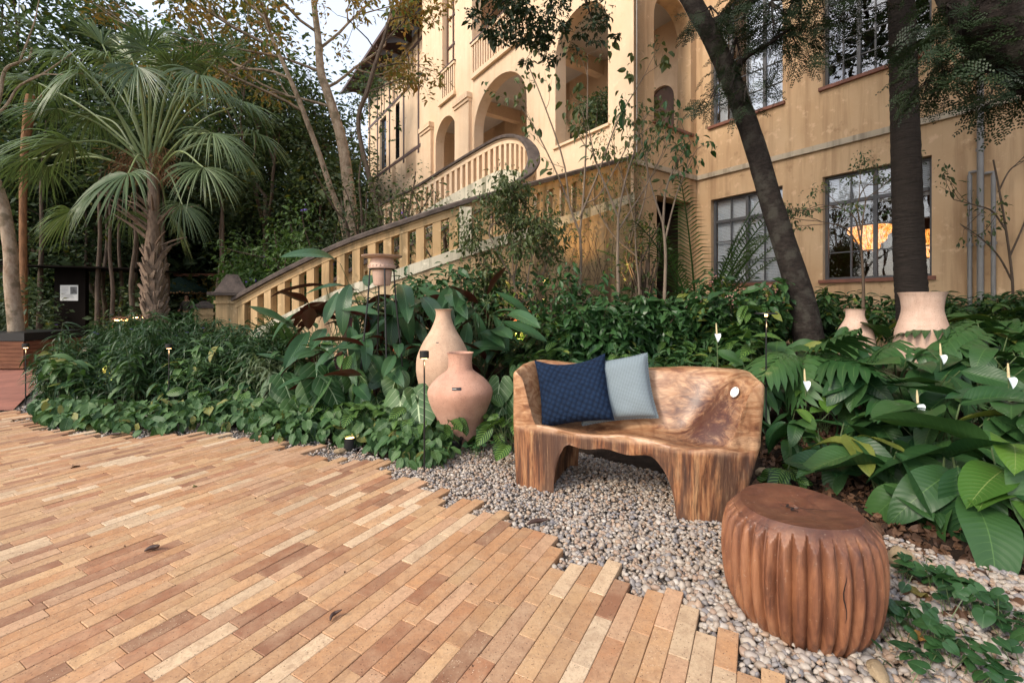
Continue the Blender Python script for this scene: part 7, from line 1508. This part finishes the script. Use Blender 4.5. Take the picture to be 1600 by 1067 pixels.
g = G(); cc = []
for k in range(70): cc.append((U(2.5, 9), U(.5, 6.0), U(6.2, 9.0)))
clump(g, DIAM, rel(np.array(cc), O_), 1.0, 60, .2, flat=.5); link('crown', g.mesh('crown', False), M['leaf_dark'], t)
# thin young tree with layered fine leaves before the chandelier window
sapling('thin young tree with flat layered fine leaves before the chandelier window', [(1348, 520), (1349, 460), (1348, 420), (1345, 380)], 6.4, 5, [([(1345, 380, 0), (1335, 340, 0), (1310, 325, 0), (1280, 320, 0)], 2.5), ([(1345, 380, 0), (1350, 330, 0), (1360, 305, 0), (1400, 300, 0)], 2.5), ([(1345, 390, 0), (1325, 360, 0), (1300, 350, 0), (1272, 345, 0)], 2.5), ([(1345, 360, 0), (1340, 320, 0), (1350, 295, 0), (1365, 285, 0)], 2.5)], 'leaf_forest', SM, 14, .045, .16, bark='bark', seed=31, flat=.25)

# ---- violets on the pebbles and leaf litter
VIO = heart(1.0, 3, .35, .5, 1.1)
def violets(label, pts, n, rad, sz):
    c = np.mean([gp(*q) for q in pts], axis=0); t = thing('violet_patch', label, 'ground plant', tuple(c), 'violet patches at the pebble edge'); g = G(); gs = G()
    P_ = []
    for q in pts:
        b = gp(*q); 
        for k in range(n): P_.append(b + np.append(rng.normal(0, rad, 2), U(.025, .10)))
    P_ = np.array(P_); n_ = len(P_); g.inst(VIO, rots(U(0, 6.28, n_), U(-.7, .25, n_), rng.normal(0, .3, n_), sz * U(.6, 1.15, n_), P_ - c), rng.random(n_))
    for p in P_: tube(gs, [p - c - np.append(rng.normal(0, .02, 2), p[2]), p - c], .0018, 3, cap=False)
    link('foliage', g.mesh('foliage'), M['leaf_viola'], t); link('stems', gs.mesh('stems'), M['stem'], t, kind='stuff')
violets('violet patch with round leaves beside the mossy stone', [(1440, 905), (1480, 930), (1500, 950), (1415, 900), (1525, 940)], 12, .055, .055)
violets('larger violet patch spreading in front of the pebble strip', [(1430, 985), (1470, 1010), (1500, 1040), (1540, 1060), (1420, 1040), (1400, 970)], 12, .055, .055)
violets('violet patch at the frame corner past the pebbles', [(1570, 980), (1600, 1010), (1560, 1010), (1620, 990)], 8, .055, .055)
violets('small violet tuft at the foot of the pink vase', [(735, 705), (760, 700), (745, 712)], 12, .06, .045)
LIT = blade(1, .33, .6, .7, 4, .35, .9, .5, 1, 8, .4)
g = G(); n = 4200; uu, YY = U(1120, 1900, n), U(1.9, 4.4, n); keep = (uu > 1190) & ((YY > 2.35) | (uu > 1420)); uu, YY = uu[keep], YY[keep]; n = len(uu); xx = (uu - HU) / F * YY
g.inst(LIT, rots(U(0, 6.28, n), rng.normal(0, .45, n), rng.normal(0, .6, n), U(.035, .095, n), np.stack([xx, YY, gh(xx, YY) - .045 + U(0, .03, n)], 1)), rng.random(n)); link('leaf_litter', g.mesh('leaf_litter', False), M['leaf_dry'], kind='stuff')
g = G()
for k in range(70):
    a = rng.random(); x = U(-6, 1.2); y = U(1.5, 6); b = x * bd[0] + y * bd[1]
    if b > front_b(x * bc[0] + y * bc[1]) - .1 : continue
    g.inst(LIT, rots([U(0, 6.28)], [rng.normal(0, .2)], [rng.normal(0, .3)], [U(.008, .022)], [(x, y, .004)]), [rng.random()])
link('leaf_crumbs', g.mesh('leaf_crumbs', False), M['leaf_dry'], kind='stuff')
def fallen(u, v, L, label, mat='leaf_dry', z=0.006):
    p = gp(u, v); g = G(); g.add(LIT[0] * L, LIT[1], LIT[2]); tag(link('fallen_leaf', g.mesh('fallen_leaf', False), M[mat], None, (p[0], p[1], z), (U(-.2, .1), U(-.2, .2), U(0, 6))), label, 'fallen leaf')
fallen(745, 690, .12, 'yellow fallen leaf on the pebbles before the pink vase', 'leaf_autumn', .0)
fallen(125, 728, .10, 'greenish dry leaf lying alone on the far paving')
fallen(308, 760, .05, 'tiny curled leaf on the middle of the paving', 'leaf_autumn')
fallen(1420, 925, .11, 'orange dry leaf between stool and mossy stone', 'leaf_autumn')
fallen(1425, 1003, .07, 'orange dry leaf among the violets', 'leaf_autumn', .03)
